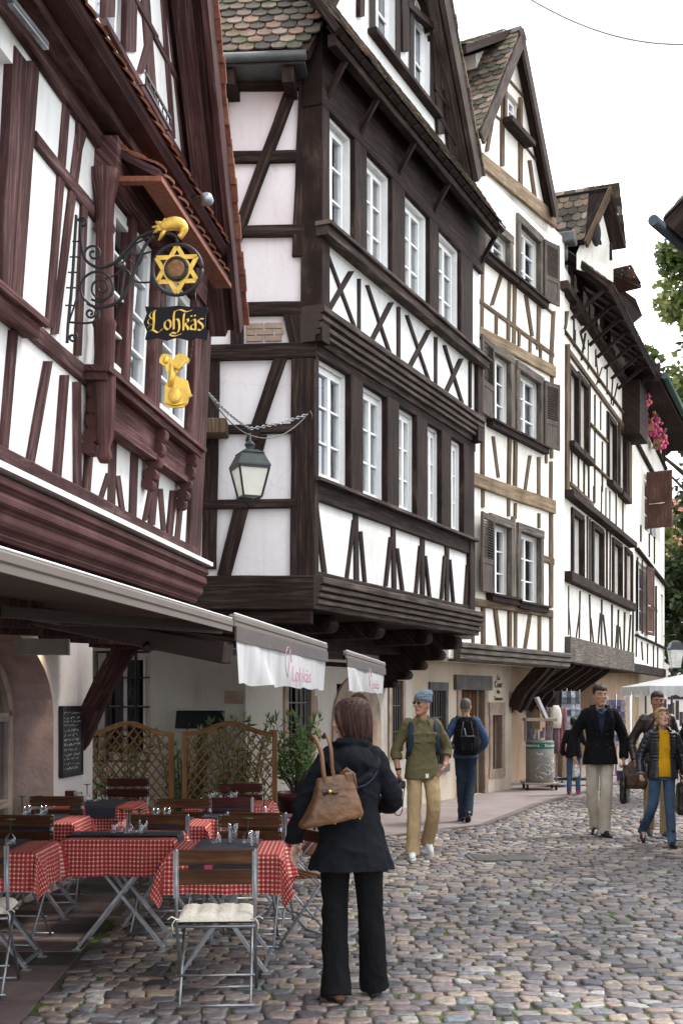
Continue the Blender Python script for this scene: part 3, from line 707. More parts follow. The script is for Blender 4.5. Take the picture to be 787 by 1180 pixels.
# arch spandrels and rose stone surround
mb = MB(); n = 16; zs = 1.55; 
for k in range(n):
    a0, a1 = math.pi*k/n, math.pi*(k+1)/n
    q0, q1 = (ac-aw*math.cos(a0), zs+.73*math.sin(a0)), (ac-aw*math.cos(a1), zs+.73*math.sin(a1))
    mb.face([P1b.pt(q0[0], q0[1], .002), P1b.pt(q1[0], q1[1], .002), P1b.pt(q1[0], 2.285, .002), P1b.pt(q0[0], 2.285, .002)])
    mb.face([P1b.pt(q0[0], q0[1], .002), P1b.pt(q0[0], q0[1], -.42), P1b.pt(q1[0], q1[1], -.42), P1b.pt(q1[0], q1[1], .002)], mat=1)
for s in (-1, 1): mb.face([P1b.pt(ac+s*(aw-.003), 0, .003), P1b.pt(ac+s*(aw-.003), zs, .003), P1b.pt(ac+s*(aw-.003), zs, -.41), P1b.pt(ac+s*(aw-.003), 0, -.41)], mat=1)
mb.build('arch', [M['rose_plaster'], M['rose_stone']], h1)
gw = MB(); ai = aw-.16
for u in (-ai, -ai*.34, ai*.34, ai): vbeam(gw, P1b, ac+u-.05, ac+u+.05, .1, zs+.05, -.40, -.32, jit=0)
for z in (.1, .75, 1.5): hbeam(gw, P1b, ac-ai, ac+ai, z, z+.08, -.40, -.325, jit=0)
pp = [P1b.pt(ac-ai*math.cos(math.pi*k/20), zs+.66*math.sin(math.pi*k/20), -.36) for k in range(21)]
for a, b in zip(pp, pp[1:]): gw.bar(a, b, .08, .09)
gw.bar(P1b.pt(ac, zs, -.36), P1b.pt(ac, zs+.66, -.36), .05, .06)
for k in (7, 13): gw.bar(P1b.pt(ac, zs+.1, -.36), pp[k], .03, .03)
wn = gw.build('arched_window', m_wood('window_brown', (.36, .29, .25), (.46, .39, .34), bmp=.15), h1)
mb = MB(); mb.face([P1b.pt(ac-ai, .1, -.37), P1b.pt(ac+ai, .1, -.37), P1b.pt(ac+ai, 2.25, -.37), P1b.pt(ac-ai, 2.25, -.37)]); mb.build('pane', M['glass'], wn)
# curved brace from the pier up to the jetty
mb = MB(); pts = []
a_, b_ = Vector((-2.50, 11.55, 1.28)), Vector((-1.62, 10.95, 2.62))
for k in range(9):
    t = k/8; p = a_.lerp(b_, t); p += Vector((-.05, 0, .04))*math.sin(t*math.pi); pts.append(p)
for p, q in zip(pts, pts[1:]): mb.bar(p, q+(q-p)*.1, .19, .17, up=(0, 1, .1))
mb.build('brace', M['red_timber'], h1)

# =============================================================== HOUSE 2 : dark timbered house
P2 = Plane((-.33, 13.0), (.447, 1)); P2L = Plane((-.33, 13.0), (1, -.075))
h2 = empty('timber_framed_house', (1, 17, 0), 0, 'dark brown timber-framed house with long rows of white windows, in the middle of the picture', 'house')
u2 = P2.uv(543, 600)[0]; print('H2 length', u2)
fr = MB(); H7 = Trace(P2, 220, 500, .432, fr, .018)
P2u = P2.shift(.12); GU = Trace(P2u, 220, 250, .432, fr, .015); P2Lu = P2L.shift(.12)
PX = lambda pl, x, y=500: pl.uv(x, y)[0]
zs1, zt1 = 4.05, 5.38; zs2, zt2 = 6.76, 8.0
rg2 = random.Random(11)
lw = [(363.5, 393), (414, 436.5), (455.5, 471.5), (488.5, 500.5), (515.5, 525.5)]
for i, (a, b) in enumerate(lw):
    cu = [(0, .42, .0, 1.0)] if i in (0,) else ([(0, 1, 0, 1)] if i == 2 else [(.0, .4, 0, 1), (.62, 1, 0, 1)] if i % 2 else [(0, 1, 0, .5)])
    window(P2, PX(P2, a)+.03, PX(P2, b)+.07, zs1+.02, zt1-.04, h2, rec=-.03, rows=3, cols=1, curtain=cu, mun=.022)
uw_ = [(369.5, 401), (419.5, 445), (464, 488), (503, 525)]
for i, (a, b) in enumerate(uw_):
    cu = [(0, .5, 0, 1)] if i == 0 else ([(0, 1, 0, .8)] if i in (2,) else [(0, 1, 0, .45)])
    window(P2u, PX(P2u, a, 250), PX(P2u, b, 250), zs2+.02, zt2-.04, h2, rec=-.06, rows=3, cols=1, curtain=cu, mun=.022)
# posts between windows
for (a, b) in ((395, 412), (437.5, 453.5), (472.5, 487), (501.5, 514.5), (527, 541)):
    vbeam(fr, P2, PX(P2, a)+.06, PX(P2, b), zs1-.02, zt1+.02, -.16, .07+.001*a%.01)
for (a, b) in ((402.5, 418.5), (446, 462.5), (489.5, 501.5), (526, 541)):
    vbeam(fr, P2u, PX(P2u, a, 250)+.02, PX(P2u, b, 250)-.02, zs2-.02, zt2+.02, -.16, .06)
vbeam(fr, P2, -.02, .10, 2.98, 5.5, -.2, .055); vbeam(fr, P2u, -.08, .12, 5.5, 8.3, -.2, .055)
vbeam(fr, P2, u2-.24, u2, 2.98, 4.1, -.2, .062); vbeam(fr, P2u, u2-.24, u2, 5.5, 6.8, -.2, .062)
hbeam(fr, P2, 0, u2, zt1, 5.56, -.16, .065); hbeam(fr, P2u, -.1, u2, zt2, 8.86, -.16, .065)
hbeam(fr, P2, 0, u2, 3.84, zs1, -.03, .045)
hbeam(fr, P2, 0, u2, 2.96, 3.08, -.03, .045)
fw = MB(); hbeam(fw, P2, 0, u2+.02, zs1-.01, zs1+.03, -.0, .12, jit=.002); 
hbeam(fw, P2u, -.12, u2+.05, 6.60, 6.70, -.0, .14); hbeam(fw, P2u, -.14, u2+.07, 6.70, 6.745, -.0, .18, jit=.002)
# jetty fascias: grooved mouldings
def grooved(mb, pl, u0, u1, zs, os_, back=-.1):
    pr = []
    for (z, o) in zip(zs, os_): pr.append((z, o))
    r = lambda u: [pl.pt(u, z, o) for z, o in pr]+[pl.pt(u, pr[-1][0], back), pl.pt(u, pr[0][0], back)]
    n = 12
    rs = [[p+Vector((0, 0, rg2.uniform(-.004, .004))) for p in r(u0+(u1-u0)*k/n)] for k in range(n+1)]
    b = len(mb.v); m = len(rs[0])
    for q in rs: mb.v += [tuple(p) for p in q]
    for i in range(n):
        for k in range(m):
            k2 = (k+1) % m; mb.f.append((b+i*m+k, b+i*m+k2, b+(i+1)*m+k2, b+(i+1)*m+k)); ua, ub_ = u0+(u1-u0)*i/n, u0+(u1-u0)*(i+1)/n
            mb.uv.append([(ua, k*.05), (ua, k*.05+.05), (ub_, k*.05+.05), (ub_, k*.05)]); mb.t.append(.5); mb.m.append(0); mb.sm.append(False)
    for e in (0, n): mb.f.append(tuple(b+e*m+k for k in range(m))); mb.uv.append([(0, 0)]*m); mb.t.append(.5); mb.m.append(0); mb.sm.append(False)
g1z = [3.0, 2.985, 2.93, 2.915, 2.90, 2.86, 2.845, 2.83, 2.79, 2.775, 2.76, 2.72, 2.71, 2.66]; g1o = [.14, .16, .16, .11, .14, .14, .09, .12, .12, .07, .10, .10, .06, .06]
grooved(fw, P2, -.08, u2+.08, g1z, [o+.03 for o in g1o])
g2z = [5.88, 5.86, 5.80, 5.785, 5.77, 5.72, 5.705, 5.69, 5.64, 5.625, 5.61, 5.57, 5.56, 5.50]; g2o = [.19, .21, .21, .15, .19, .19, .13, .17, .17, .11, .15, .15, .10, .09]
grooved(fw, P2, -.10, u2+.04, g2z, g2o)
fw.build('jetty_moulding', M['dark_timber_worn'], h2)
# panel timbers, front
for c in ((437, 200, 440, 392, 13), (433, 230, 413, 390, 9), (450, 260, 462, 396, 9), (537, 245, 540, 414, 11), (531, 275, 517, 407, 9), (547, 305, 562, 418, 8), (615, 275, 615, 432, 10), (609, 298, 597, 427, 7), (622, 325, 634, 437, 7),
          (680, 300, 680, 446, 9), (674, 325, 665, 442, 6), (687, 335, 697, 450, 6), (330, 195, 353, 372, 10), (735, 350, 728, 460, 6)): H7.V(*c)
for c in ((447, 165, 447, 330, 9), (552, 240, 552, 420, 9), (651, 320, 651, 475, 8), (358, 88, 437, 300, 8), (426, 145, 362, 255, 14), (468, 182, 530, 368, 8), (532, 228, 477, 335, 13), (573, 262, 632, 435, 7), (632, 302, 580, 402, 12), (673, 342, 722, 500, 7), (718, 378, 676, 470, 11), (742, 385, 742, 510, 6)): GU.V(*c)
# left face
L5 = Trace(P2L, 220, 0, .432, fr, .05); LG = Trace(P2L, 220, 250, .432, fr, .05); L7 = Trace(P2L, 220, 500, .432, fr, .05)
L5.V(318, 215, 302, 925-250+12, 56, 62, out=.06); LG.V(301, 380, 297, 960, 62, 62, out=.06)
L5.V(92, 240, 80, 640, 20, 22); LG.V(58, 380, 50, 940, 40, 38)
L5.H(20, 232, 345, 224, 34, out=.06); L5.H(20, 424, 300, 420, 30); L5.H(20, 622, 300, 618, 30)
LG.H(20, 250, 335, 247, 34, out=.06); LG.H(20, 366, 335, 358, 40, out=.06); LG.V(125, 265, 125, 345, 34); LG.V(272, 265, 290, 345, 50, out=.057)
LG.H(20, 570, 280, 566, 24); L7.H(20, 190, 280, 187, 24); 
L5.V(270, 240, 118, 650, 32); LG.V(118+8, 42, 120-10, 235, 0.1, .1) if False else None
LG.V(118, 60, 88, 200, 30); LG.V(240, 380, 165, 600, 34); L7.V(186, 5, 90, 378, 36)
fr.build('timber_frame', M['dark_timber'], h2)
mb = MB(); hbeam(mb, P2L, -1.9, .05, 2.66, 3.02, -.05, .10); hbeam(mb, P2L, -1.9, .0, 2.52, 2.66, -.3, .02); mb.build('corner_beam', M['dark_timber'], h2)
# brick infill in the left face
mb = MB(); q0 = P2L.uv(220+148*.432, 250+335*.432); q1 = P2L.uv(220+248*.432, 250+275*.432); zz = q0[1]; k = 0
while zz < q1[1]-.03:
    uu = q0[0]-(.09 if k % 2 else 0)
    while uu < q1[0]:
        a, b = max(uu, q0[0]), min(uu+.19, q1[0]); 
        if b-a > .03: pbox(mb, P2L, a+.006, b-.006, zz+.005, zz+.062, 0, .02+rnd.random()*.01, tint=rnd.random())
        uu += .2
    zz += .068; k += 1
mb.build('brick_panel', M['sandstone'], h2)
wall(P2, 0, u2, 2.9, 5.6, M['white_plaster'], h2, room=.8); P2u.holes = [h for h in P2u.holes]
wall(P2u, .05, u2, 5.57, 8.7, M['white_plaster'], h2, room=.8, name='upper_wall')
mb = MB()
mb.face([P2L.pt(-6, 2.6), P2L.pt(0, 2.6), P2L.pt(0, 8.7), P2L.pt(-6, 8.7)]); mb.build('side_wall', M['pink_plaster'], h2)
mb = MB(); mb.face([P2.pt(u2, 2.6), P2.pt(u2, 2.6, -5), P2.pt(u2, 9, -5), P2.pt(u2, 9)]); mb.face([P2.pt(u2, 5.5, .12), P2.pt(u2, 5.5, -1), P2.pt(u2, 8.4, -1), P2.pt(u2, 8.4, .12)]); mb.build('far_end_wall', M['white_plaster'], h2)
# jetty soffit + joists + big bracket
mb = MB(); mb.face([P2L.pt(-6, 2.66), P2L.pt(0, 2.66), P2.pt(u2, 2.66), P2.pt(u2, 2.66, -3.0), P2L.pt(-6, 2.66, -3)]); mb.build('jetty_soffit', M['dark_timber'], h2)
mb = MB()
for px in (300, 350, 397, 450, 505):
    u = P2.uv(px, 730)[0] if px > 360 else (px-360)/40.0*.6+.1
    if px > 360:
        pbox(mb, P2, u-.13, u+.13, 2.46, 2.65, -1.4, -.22)
        for k in range(6):
            pp0 = P2.pt(u-.13, 2.55, -.22); pp1 = P2.pt(u+.13, 2.55, -.22)
        mb.tube([P2.pt(u-.13, 2.555, -.22), P2.pt(u+.13, 2.555, -.22)], .095, 12)
hbeam(mb, P2, 0, u2, 2.36, 2.55, -1.28, -.9); 
for u in (-1.4, -.75): pbox(mb, P2L, u-.12, u+.12, 2.44, 2.64, -1.4, -.05)
mb.build('joist', M['dark_timber'], h2)
mb = MB()
ub2 = u2-.35
for (o0, o1, z0, z1) in ((-1.28, -.12, 2.44, 2.64), (-1.28, -.35, 2.28, 2.44), (-1.28, -.62, 2.14, 2.28), (-1.28, -.86, 2.00, 2.14), (-1.28, -1.06, 1.88, 2.00)):
    pbox(mb, P2, ub2-.14, ub2+.14, z0, z1, o0, o1-.04); mb.tube([P2.pt(ub2-.14, (z0+z1)/2, o1-.05), P2.pt(ub2+.14, (z0+z1)/2, o1-.05)], (z1-z0)/2, 12)
mb.build('carved_bracket', M['dark_timber'], h2)
# roof: skirt over the windows
zE = 8.58; ua, ub_ = -.40, u2-.02
e0, e1, t1, t0 = P2.pt(ua, zE, .52), P2.pt(ub_, zE, .52), P2.pt(ub_, zE+.85, -.02), P2.pt(ua, zE+.85, -.02)
roof_slope(h2, [e0, e1, t1, t0], M['tile_old'], M['dark_timber'], th=.07, tw=.17, ex=.14, name='eave_roof')
mb = MB(); hbeam(mb, P2, ua+.1, ub_-.1, zE-.12, zE+.0, .34, .44)
for k in range(22):
    u = ua+.15+k*(ub_-ua-.3)/21; mb.bar(P2.pt(u, zE+.62, 0), P2.pt(u, zE-.03, .50), .06, .07)
for u in (.05, PX(P2u, 410, 250), PX(P2u, 454, 250), PX(P2u, 495, 250), u2-.1): mb.bar(P2.pt(u, 8.12, .16), P2.pt(u, zE-.08, .40), .045, .06)
mb.build('rafter', M['dark_timber'], h2)
# left eave: tiles on the side slope
le0, le1 = P2L.pt(-6.5, 8.42, .42), P2L.pt(.02, 8.42, .42)
tdir = Vector((.447, 1, 0)).normalized(); rise = 1.5
ea, eb = Vector(le0), Vector(le1); adir = (eb-ea).normalized()
tp = Vector(P2.pt(2.55, 0, .22)); tp.z = 8.42+(tp-eb).dot(Vector((.075, 1, 0)).normalized())*1.46
upv = tp-eb; kx = upv.dot(adir); bv = upv-adir*kx; la0 = (eb-ea).length; lb0 = bv.length
mb = MB(); slab(mb, [ea, eb, tp, ea+bv], .1, 1, 1)
tiles(mb, ea, adir, bv, la0+kx, lb0, .17, .14, seed=9, mask=lambda x, y: x < la0+kx*y/lb0)
mb.build('roof', [M['tile_old'], M['dark_timber']], h2)
mb = MB(); mb.tube([P2L.pt(-6.5, 8.36, .47), P2L.pt(.0, 8.36, .45)], .050, 10); mb.box(Vector(P2L.pt(-3.22, 8.32, .20)), (6.4, .40, .04), Matrix.Rotation(-.075, 3, 'Z')); mb.build('gutter', M['zinc'], h2)
mb = MB()
for k in range(9): mb = MB(); u = -.2-k*.62; pbox(mb, P2L, u-.06, u+.06, 8.12, 8.28, 0, .38); mb.build('rafter', M['dark_timber'], h2)
# gable over the front
PG2 = P2.shift(.0); vA = P2.uv(552, 203, .22); vB = P2.uv(514, 0, .22); sl = (vB[1]-vA[1])/(vA[0]-vB[0]); print('H2 verge', vA, vB, sl)
urg = 2.6; spn = vA[0]-urg; zrg = vA[1]+spn*sl
fg = MB(); Q = Trace(PG2, 0, 0, 1, fg, .05)
ul_ = PG2.uv(405, 40)[0]
def arched_window(pl, u0, u1, v0, v1, parent):
    pl.holes.append((u0, u1, v0, v1)); mb = MB(); c, r = (u0+u1)/2, (u1-u0)/2; sp = v1-r
    pts = [(u0+.03, v0)]+[(c-(r-.03)*math.cos(math.pi*k/12), sp+(r-.03)*math.sin(math.pi*k/12)) for k in range(13)]+[(u1-.03, v0)]
    for a, b in zip(pts, pts[1:]): mb.bar(pl.pt(*a, -.10), pl.pt(*b, -.10), .06, .06)
    mb.bar(pl.pt(u0, v0+.03, -.10), pl.pt(u1, v0+.03, -.10), .06, .06); mb.bar(pl.pt(c, v0, -.10), pl.pt(c, v1-.04, -.10), .055, .05)
    for k in (1, 2): z = v0+(sp-v0)*k/2; mb.bar(pl.pt(u0+.03, z, -.10), pl.pt(u1-.03, z, -.10), .02, .03)
    w_ = mb.build('arched_window', M['white_paint'], parent)
    g = MB(); g.face([pl.pt(*p, -.12) for p in pts]); g.build('pane', M['glass'], w_)
    s = MB()
    for k in range(12):
        a, b = pts[k+1], pts[k+2]
        s.face([pl.pt(a[0], a[1], .03), pl.pt(b[0], b[1], .03), pl.pt(b[0], v1+.02, .03), pl.pt(a[0], v1+.02, .03)]); s.face([pl.pt(*a, .03), pl.pt(*a, -.12), pl.pt(*b, -.12), pl.pt(*b, .03)])
        s.face([pl.pt(a[0], v1+.02, .03), pl.pt(b[0], v1+.02, .03), pl.pt(b[0], v1+.14, .03), pl.pt(a[0], v1+.14, .03)])
    s.face([pl.pt(u0-.12, v0, .03), pl.pt(u0+.03, v0, .03), pl.pt(u0+.03, v1+.14, .03), pl.pt(u0-.12, v1+.14, .03)]); s.face([pl.pt(u1-.03, v0, .03), pl.pt(u1+.12, v0, .03), pl.pt(u1+.12, v1+.14, .03), pl.pt(u1-.03, v1+.14, .03)])
    s.build('window_surround', M['dark_timber'], w_)
a0, a1 = PG2.uv(429, 40), PG2.uv(455, 40); b0, b1 = PG2.uv(474, 90), PG2.uv(495, 90); sz = PG2.uv(495, 118)[1]-.08
print('gable win', a0, a1, b0, b1, sz)
arched_window(PG2, a0[0], a1[0], sz, sz+1.35, h2); arched_window(PG2, b0[0], b1[0], sz, sz+1.35, h2)
hbeam(fg, PG2, a0[0]-.15, b1[0]+.2, sz-.07, sz-.01, -.02, .12)
for c in ((505, 155, 498, 40, 7), (517, 180, 508, 60, 6), (413, 20, 414, -60, 6), (464, 60, 462, -60, 8), (498, 20, 492, -80, 7)): Q.V(*c)
Q.H(497, 100, 520, 135, 7); Q.H(466, 5, 500, 35, 8); Q.H(500, 130, 530, 180, 9)
gable_wall(PG2, urg-spn-.1, urg, urg+spn-.15, zE+.55, vA[1]-.2, zrg-.25, vA[1]-.2, M['white_plaster'], h2)
fg.build('gable_timber', M['dark_timber'], h2)
rs0, rs1 = PG2.pt(urg, zrg, .24), PG2.pt(urg, zrg, -6); es0, es1 = PG2.pt(urg+spn, vA[1], .24), PG2.pt(urg+spn, vA[1], -6)
roof_slope(h2, [es0, es1, rs1, rs0], M['tile_old'], M['dark_timber'], th=.14, tw=.22, ex=.3, name='roof')
dv = (Vector(rs0)-Vector(es0)).normalized(); nn_ = dv.cross(P2.n).normalized(); nn_ = nn_ if nn_.z > 0 else -nn_
mb = MB(); mb.bar(Vector(es0)-nn_*.14, Vector(rs0)-nn_*.14, .07, .26, up=nn_); mb.bar(P2.pt(urg+spn-.12, vA[1]-.05, .1)-nn_*.12, P2.pt(urg, zrg-.05, .1)-nn_*.12, .16, .12, up=nn_)
mb.build('barge_board', M['dark_timber_worn'], h2)
verge_tiles(h2, Vector(es0)+nn_*.01, Vector(rs0)+nn_*.01, nn_, M['tile_old'])
# ground floor of house 2
P2b = P2.shift(-1.28); P2Lb = P2L.shift(-1.28); M['wall_low'] = M['grey_plaster']
cx_ = Vector((P2b.O.x, P2b.O.y)); # corner of the two walls
def isect(pa, pb):
    A_ = np.array([[pa.d.x, -pb.d.x], [pa.d.y, -pb.d.y]]); r = np.array([pb.O.x-pa.O.x, pb.O.y-pa.O.y]); return np.linalg.solve(A_, r)
ia, ib = isect(P2b, P2Lb); print('corner', P2b.pt(ia, 0))
# openings: barred window in left wall; window, arch door, two doors in front wall
def hole_px(pl, x0, x1, z0, z1): h = (pl.uv(x0, 850)[0], pl.uv(x1, 850)[0], z0, z1); pl.holes.append(h); return h
hw = hole_px(P2Lb, 108, 173, .95, 2.28)
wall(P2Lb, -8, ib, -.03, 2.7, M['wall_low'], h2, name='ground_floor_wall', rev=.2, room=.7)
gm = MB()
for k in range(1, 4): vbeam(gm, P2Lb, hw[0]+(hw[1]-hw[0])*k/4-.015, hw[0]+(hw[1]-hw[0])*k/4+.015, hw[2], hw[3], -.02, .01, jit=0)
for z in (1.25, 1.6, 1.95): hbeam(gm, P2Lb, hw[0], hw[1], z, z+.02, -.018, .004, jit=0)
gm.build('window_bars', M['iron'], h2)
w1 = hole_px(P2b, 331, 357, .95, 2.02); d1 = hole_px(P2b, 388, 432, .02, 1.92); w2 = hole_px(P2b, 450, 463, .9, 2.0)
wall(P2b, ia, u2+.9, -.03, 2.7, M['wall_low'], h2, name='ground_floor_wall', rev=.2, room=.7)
window(P2Lb, hw[0]+.02, hw[1]-.02, hw[2]+.02, hw[3]-.02, h2, rec=-.12, rows=2, cas=2, hole=False, mat=M['rose_plaster'])
for h_ in (w1, w2):
    mb = MB(); s = .11
    for q in ((h_[0]-s, h_[0], h_[2]-s, h_[3]+s), (h_[1], h_[1]+s, h_[2]-s, h_[3]+s), (h_[0], h_[1], h_[3], h_[3]+s), (h_[0], h_[1], h_[2]-s, h_[2])): pbox(mb, P2b, *q, -.1, .025+.002*(q[0] == h_[0]))
    mb.build('stone_surround', M['sandstone'], h2)
    b = MB()
    for k in range(1, 5): u = h_[0]+(h_[1]-h_[0])*k/5; vbeam(b, P2b, u-.012, u+.012, h_[2], h_[3], -.03, -.005, jit=0)
    for z in (h_[2]+.3, h_[2]+.7): hbeam(b, P2b, h_[0], h_[1], z, z+.02, -.03, -.002, jit=0)
    b.build('window_bars', M['iron'], h2)
M['door_brown'] = m_wood('door_brown', (.10, .048, .028), (.17, .09, .055), bmp=.3)
# arch door
mb = MB(); c, r = (d1[0]+d1[1])/2, (d1[1]-d1[0])/2; sp = 1.92-r*.8; s = MB()
for k in range(14):
    a0_, a1_ = math.pi*k/14, math.pi*(k+1)/14; f = lambda a, q: (c-(r*q)*math.cos(a), sp+(r*q)*.8*math.sin(a))
    p0, p1, p2, p3 = f(a0_, 1), f(a1_, 1), f(a1_, .78), f(a0_, .78); p4, p5 = f(a0_, 1.25), f(a1_, 1.25)
    s.face([P2b.pt(*p4, .03), P2b.pt(*p5, .03), P2b.pt(*p2, .03), P2b.pt(*p3, .03)]); s.face([P2b.pt(*p3, .03), P2b.pt(*p2, .03), P2b.pt(*p2, -.2), P2b.pt(*p3, -.2)]); s.face([P2b.pt(*p4, .03), P2b.pt(*p4, -.01), P2b.pt(*p5, -.01), P2b.pt(*p5, .03)])
for sg in (-1, 1):
    x0, x1 = sorted((c+sg*r*.78, c+sg*r*1.25)); pbox(s, P2b, x0, x1, 0, sp, -.2, .03)
s.build('arch', M['sandstone'], h2)
pbox(mb, P2b, c-r*.8, c+r*.8, 0, 1.9, -.19, -.14); mb.build('door', M['door_brown'], h2)
mb = MB(); q = P2Lb.uv(265, 805), P2Lb.uv(307, 795)
pbox(mb, P2Lb, P2Lb.uv(259, 800)[0], ib-.03, P2Lb.uv(260, 811)[1], P2Lb.uv(260, 796)[1], -.05, .012); mb.build('stone_block', M['sandstone'], h2)
pbq = MB()
for (px, py, s_) in ((363, 812, .11), (368, 846, .07)):
    u, v = P2b.uv(px, py); pts = [P2b.pt(u+s_*math.cos(a)*rnd.uniform(.7, 1.2), v+s_*1.5*math.sin(a)*rnd.uniform(.7, 1.1), .004) for a in [k*math.pi/4 for k in range(8)]]; pbq.face(pts)
pbq.build('plaster_scar', M['sandstone'], h2)

# =============================================================== HOUSE 3 : white house with shutters
P3 = Plane((2.07, 19.8), (.562, 1)); h3 = empty('timber_framed_house', (3.5, 22.5, 0), 0, 'narrow white gabled house with slender brown timbers and louvred grey shutters', 'house')
u3 = P3.uv(650, 600)[0]; print('H3 len', u3)
fr = MB(); fs_ = MB(); I = Trace(P3, 520, 0, .3393, fr, .014, ws=1.35); J = Trace(P3, 520, 250, .3393, fr, .014, ws=1.35); K = Trace(P3, 520, 500, .3393, fr, .014, ws=1.35)
def win_px(pl, xl, xr, yt, yb, parent, **kw):
    u0, z1 = pl.uv(xl, yt); _, z0 = pl.uv(xl, yb); u1 = pl.uv(xr, yt)[0]
    return window(pl, u0, u1, z0, z1, parent, **kw), (u0, u1, z0, z1)
wr = []
for (tr, xl, xr, yt, yb) in ((J, 118, 192, 20, 138), (J, 228, 296, 22, 228), (J, 135, 196, 455, 700), (J, 225, 297, 520, 745), (K, 135, 196, 300, 550), (K, 228, 297, 330, 575)):
    w_, r_ = win_px(P3, tr.ox+xl*tr.sc, tr.ox+xr*tr.sc, tr.oy+yt*tr.sc, tr.oy+yb*tr.sc, h3, rec=-.10, rows=3, cas=2, mun=.022, curtain=[[(0, .4, 0, 1)], None, [(0, 1, 0, .45)], [(.6, 1, 0, 1)]][len(wr) % 4]); wr.append(r_); print('w3', [round(x, 2) for x in r_])
fr_keep = fr
for r_ in wr:
    fr = wc = MB(); s = .14; vbeam(fr, P3, r_[0]-s, r_[0]+.01, r_[2]-.05, r_[3]+.05, -.05, .05); vbeam(fr, P3, r_[1]-.01, r_[1]+s, r_[2]-.05, r_[3]+.05, -.05, .052)
    hbeam(fr, P3, r_[0]-s, r_[1]+s, r_[3]-.01, r_[3]+.14, -.05, .058)
    wc.build('window_casing', M['grey_timber'], h3); fr = fr_keep
for r_ in wr:
    sl_ = MB(); pbox(sl_, P3, r_[0]-.22, r_[1]+.22, r_[2]-.10, r_[2]-.01, -.02, .12); pbox(sl_, P3, r_[0]-.24, r_[1]+.24, r_[2]-.01, r_[2]+.025, -.02, .16); sl_.build('window_sill', M['dark_timber'], h3)
def shutter(pl, u0, v0, v1, wid, ang, parent, hinge, mat=None, louv=True):
    """hinged leaf standing open from the wall by ang degrees"""
    mb = MB(); base = Vector(pl.pt(u0, v0, .07)); a = (pl.d*(-1 if hinge < 0 else 1)); dirv = (a*math.cos(R(ang))+pl.n*math.sin(R(ang))).normalized(); nr = dirv.cross(Vector((0, 0, 1)))
    Mx = Matrix((dirv, nr, Vector((0, 0, 1)))).transposed(); H = v1-v0
    for x in (.035, wid-.035): mb.box(base+dirv*x+Vector((0, 0, H/2)), (.07, .04, H), Mx)
    for z in (.05, H*.40, H-.05): mb.box(base+dirv*wid/2+Vector((0, 0, z)), (wid-.14, .038, .09), Mx)
    mb.box(base+dirv*wid/2+Vector((0, 0, H*.22)), (wid-.12, .018, H*.32), Mx)
    if louv:
        n = int(H*.52/.045); M2 = Mx @ Matrix.Rotation(R(35), 3, 'X')
        for k in range(n): mb.box(base+dirv*wid/2+Vector((0, 0, H*.44+(k+.5)*H*.5/n)), (wid-.13, .045, .010), M2)
    else: mb.box(base+dirv*wid/2+Vector((0, 0, H*.7)), (wid-.12, .02, H*.52), Mx)
    return mb.build('shutter', mat or M['shutter'], parent)
for i, (r_, sides) in enumerate(zip(wr, ((0, 0), (0, 1), (1, 0), (0, 1), (1, 0), (0, 0)))):
    if sides[0]: shutter(P3, r_[0]-.06, r_[2]+.02, r_[3]+.08, .66, 5, h3, -1)
    if sides[1]: shutter(P3, r_[1]+.10, r_[2]+.02, r_[3]+.08, .50, 14, h3, 1)
# timbers
for c in ((72, 100, 70, 350, 8), (105, 150, 102, 385, 8), (195, 195, 192, 430, 8), (214, 200, 210, 440, 9), (295, 300, 292, 450, 9), (345, 320, 336, 500, 9), (168, 195, 135, 300, 9), (250, 265, 272, 405, 8), (150, 335, 150, 400, 7), (228, 385, 227, 440, 6), (265, 415, 264, 465, 6), (300, 440, 300, 490, 6), (190, 360, 190, 415, 6),
          (103, 700, 103, 880, 9), (195, 745, 192, 925, 8), (215, 760, 213, 930, 8), (295, 815, 295, 960, 9), (337, 830, 335, 990, 9), (140, 745, 158, 885, 8), (265, 810, 248, 930, 8), (70, 395, 68, 700, 6), (340, 500, 338, 820, 8), (207, 440, 207, 740, 8)): J.V(*c)
for c in ((105, 185, 105, 250, 8), (192, 220, 192, 280, 7), (215, 235, 214, 290, 7), (295, 270, 295, 320, 6), (70, 0, 70, 130, 7), (336, 250, 336, 590, 9), (207, 280, 207, 560, 9), (105, 590, 106, 725, 9), (145, 590, 162, 728, 9), (195, 600, 195, 735, 9), (216, 602, 216, 740, 9), (266, 608, 246, 742, 9), (297, 615, 297, 748, 9), (337, 600, 337, 752, 9), (72, 560, 72, 725, 7), (320, 100, 320, 10, 6)): K.V(*c)
J.H(60, 262, 345, 470, 15); J.H(60, 100, 345, 330, 10); K.H(300, 420, 345, 435, 24)
K.H(66, 570, 335, 612, 26, out=.05)
for (oy, a) in ((250, (60, 375, 345, 528, 38)), (500, (62, 152, 345, 250, 46)), (0, (95, 545, 345, 750, 50))):
    zf = MB(); Trace(P3, 520, oy, .3393, zf, .045).H(*a); zf.build('stone_band', M['stone_beam'], h3)
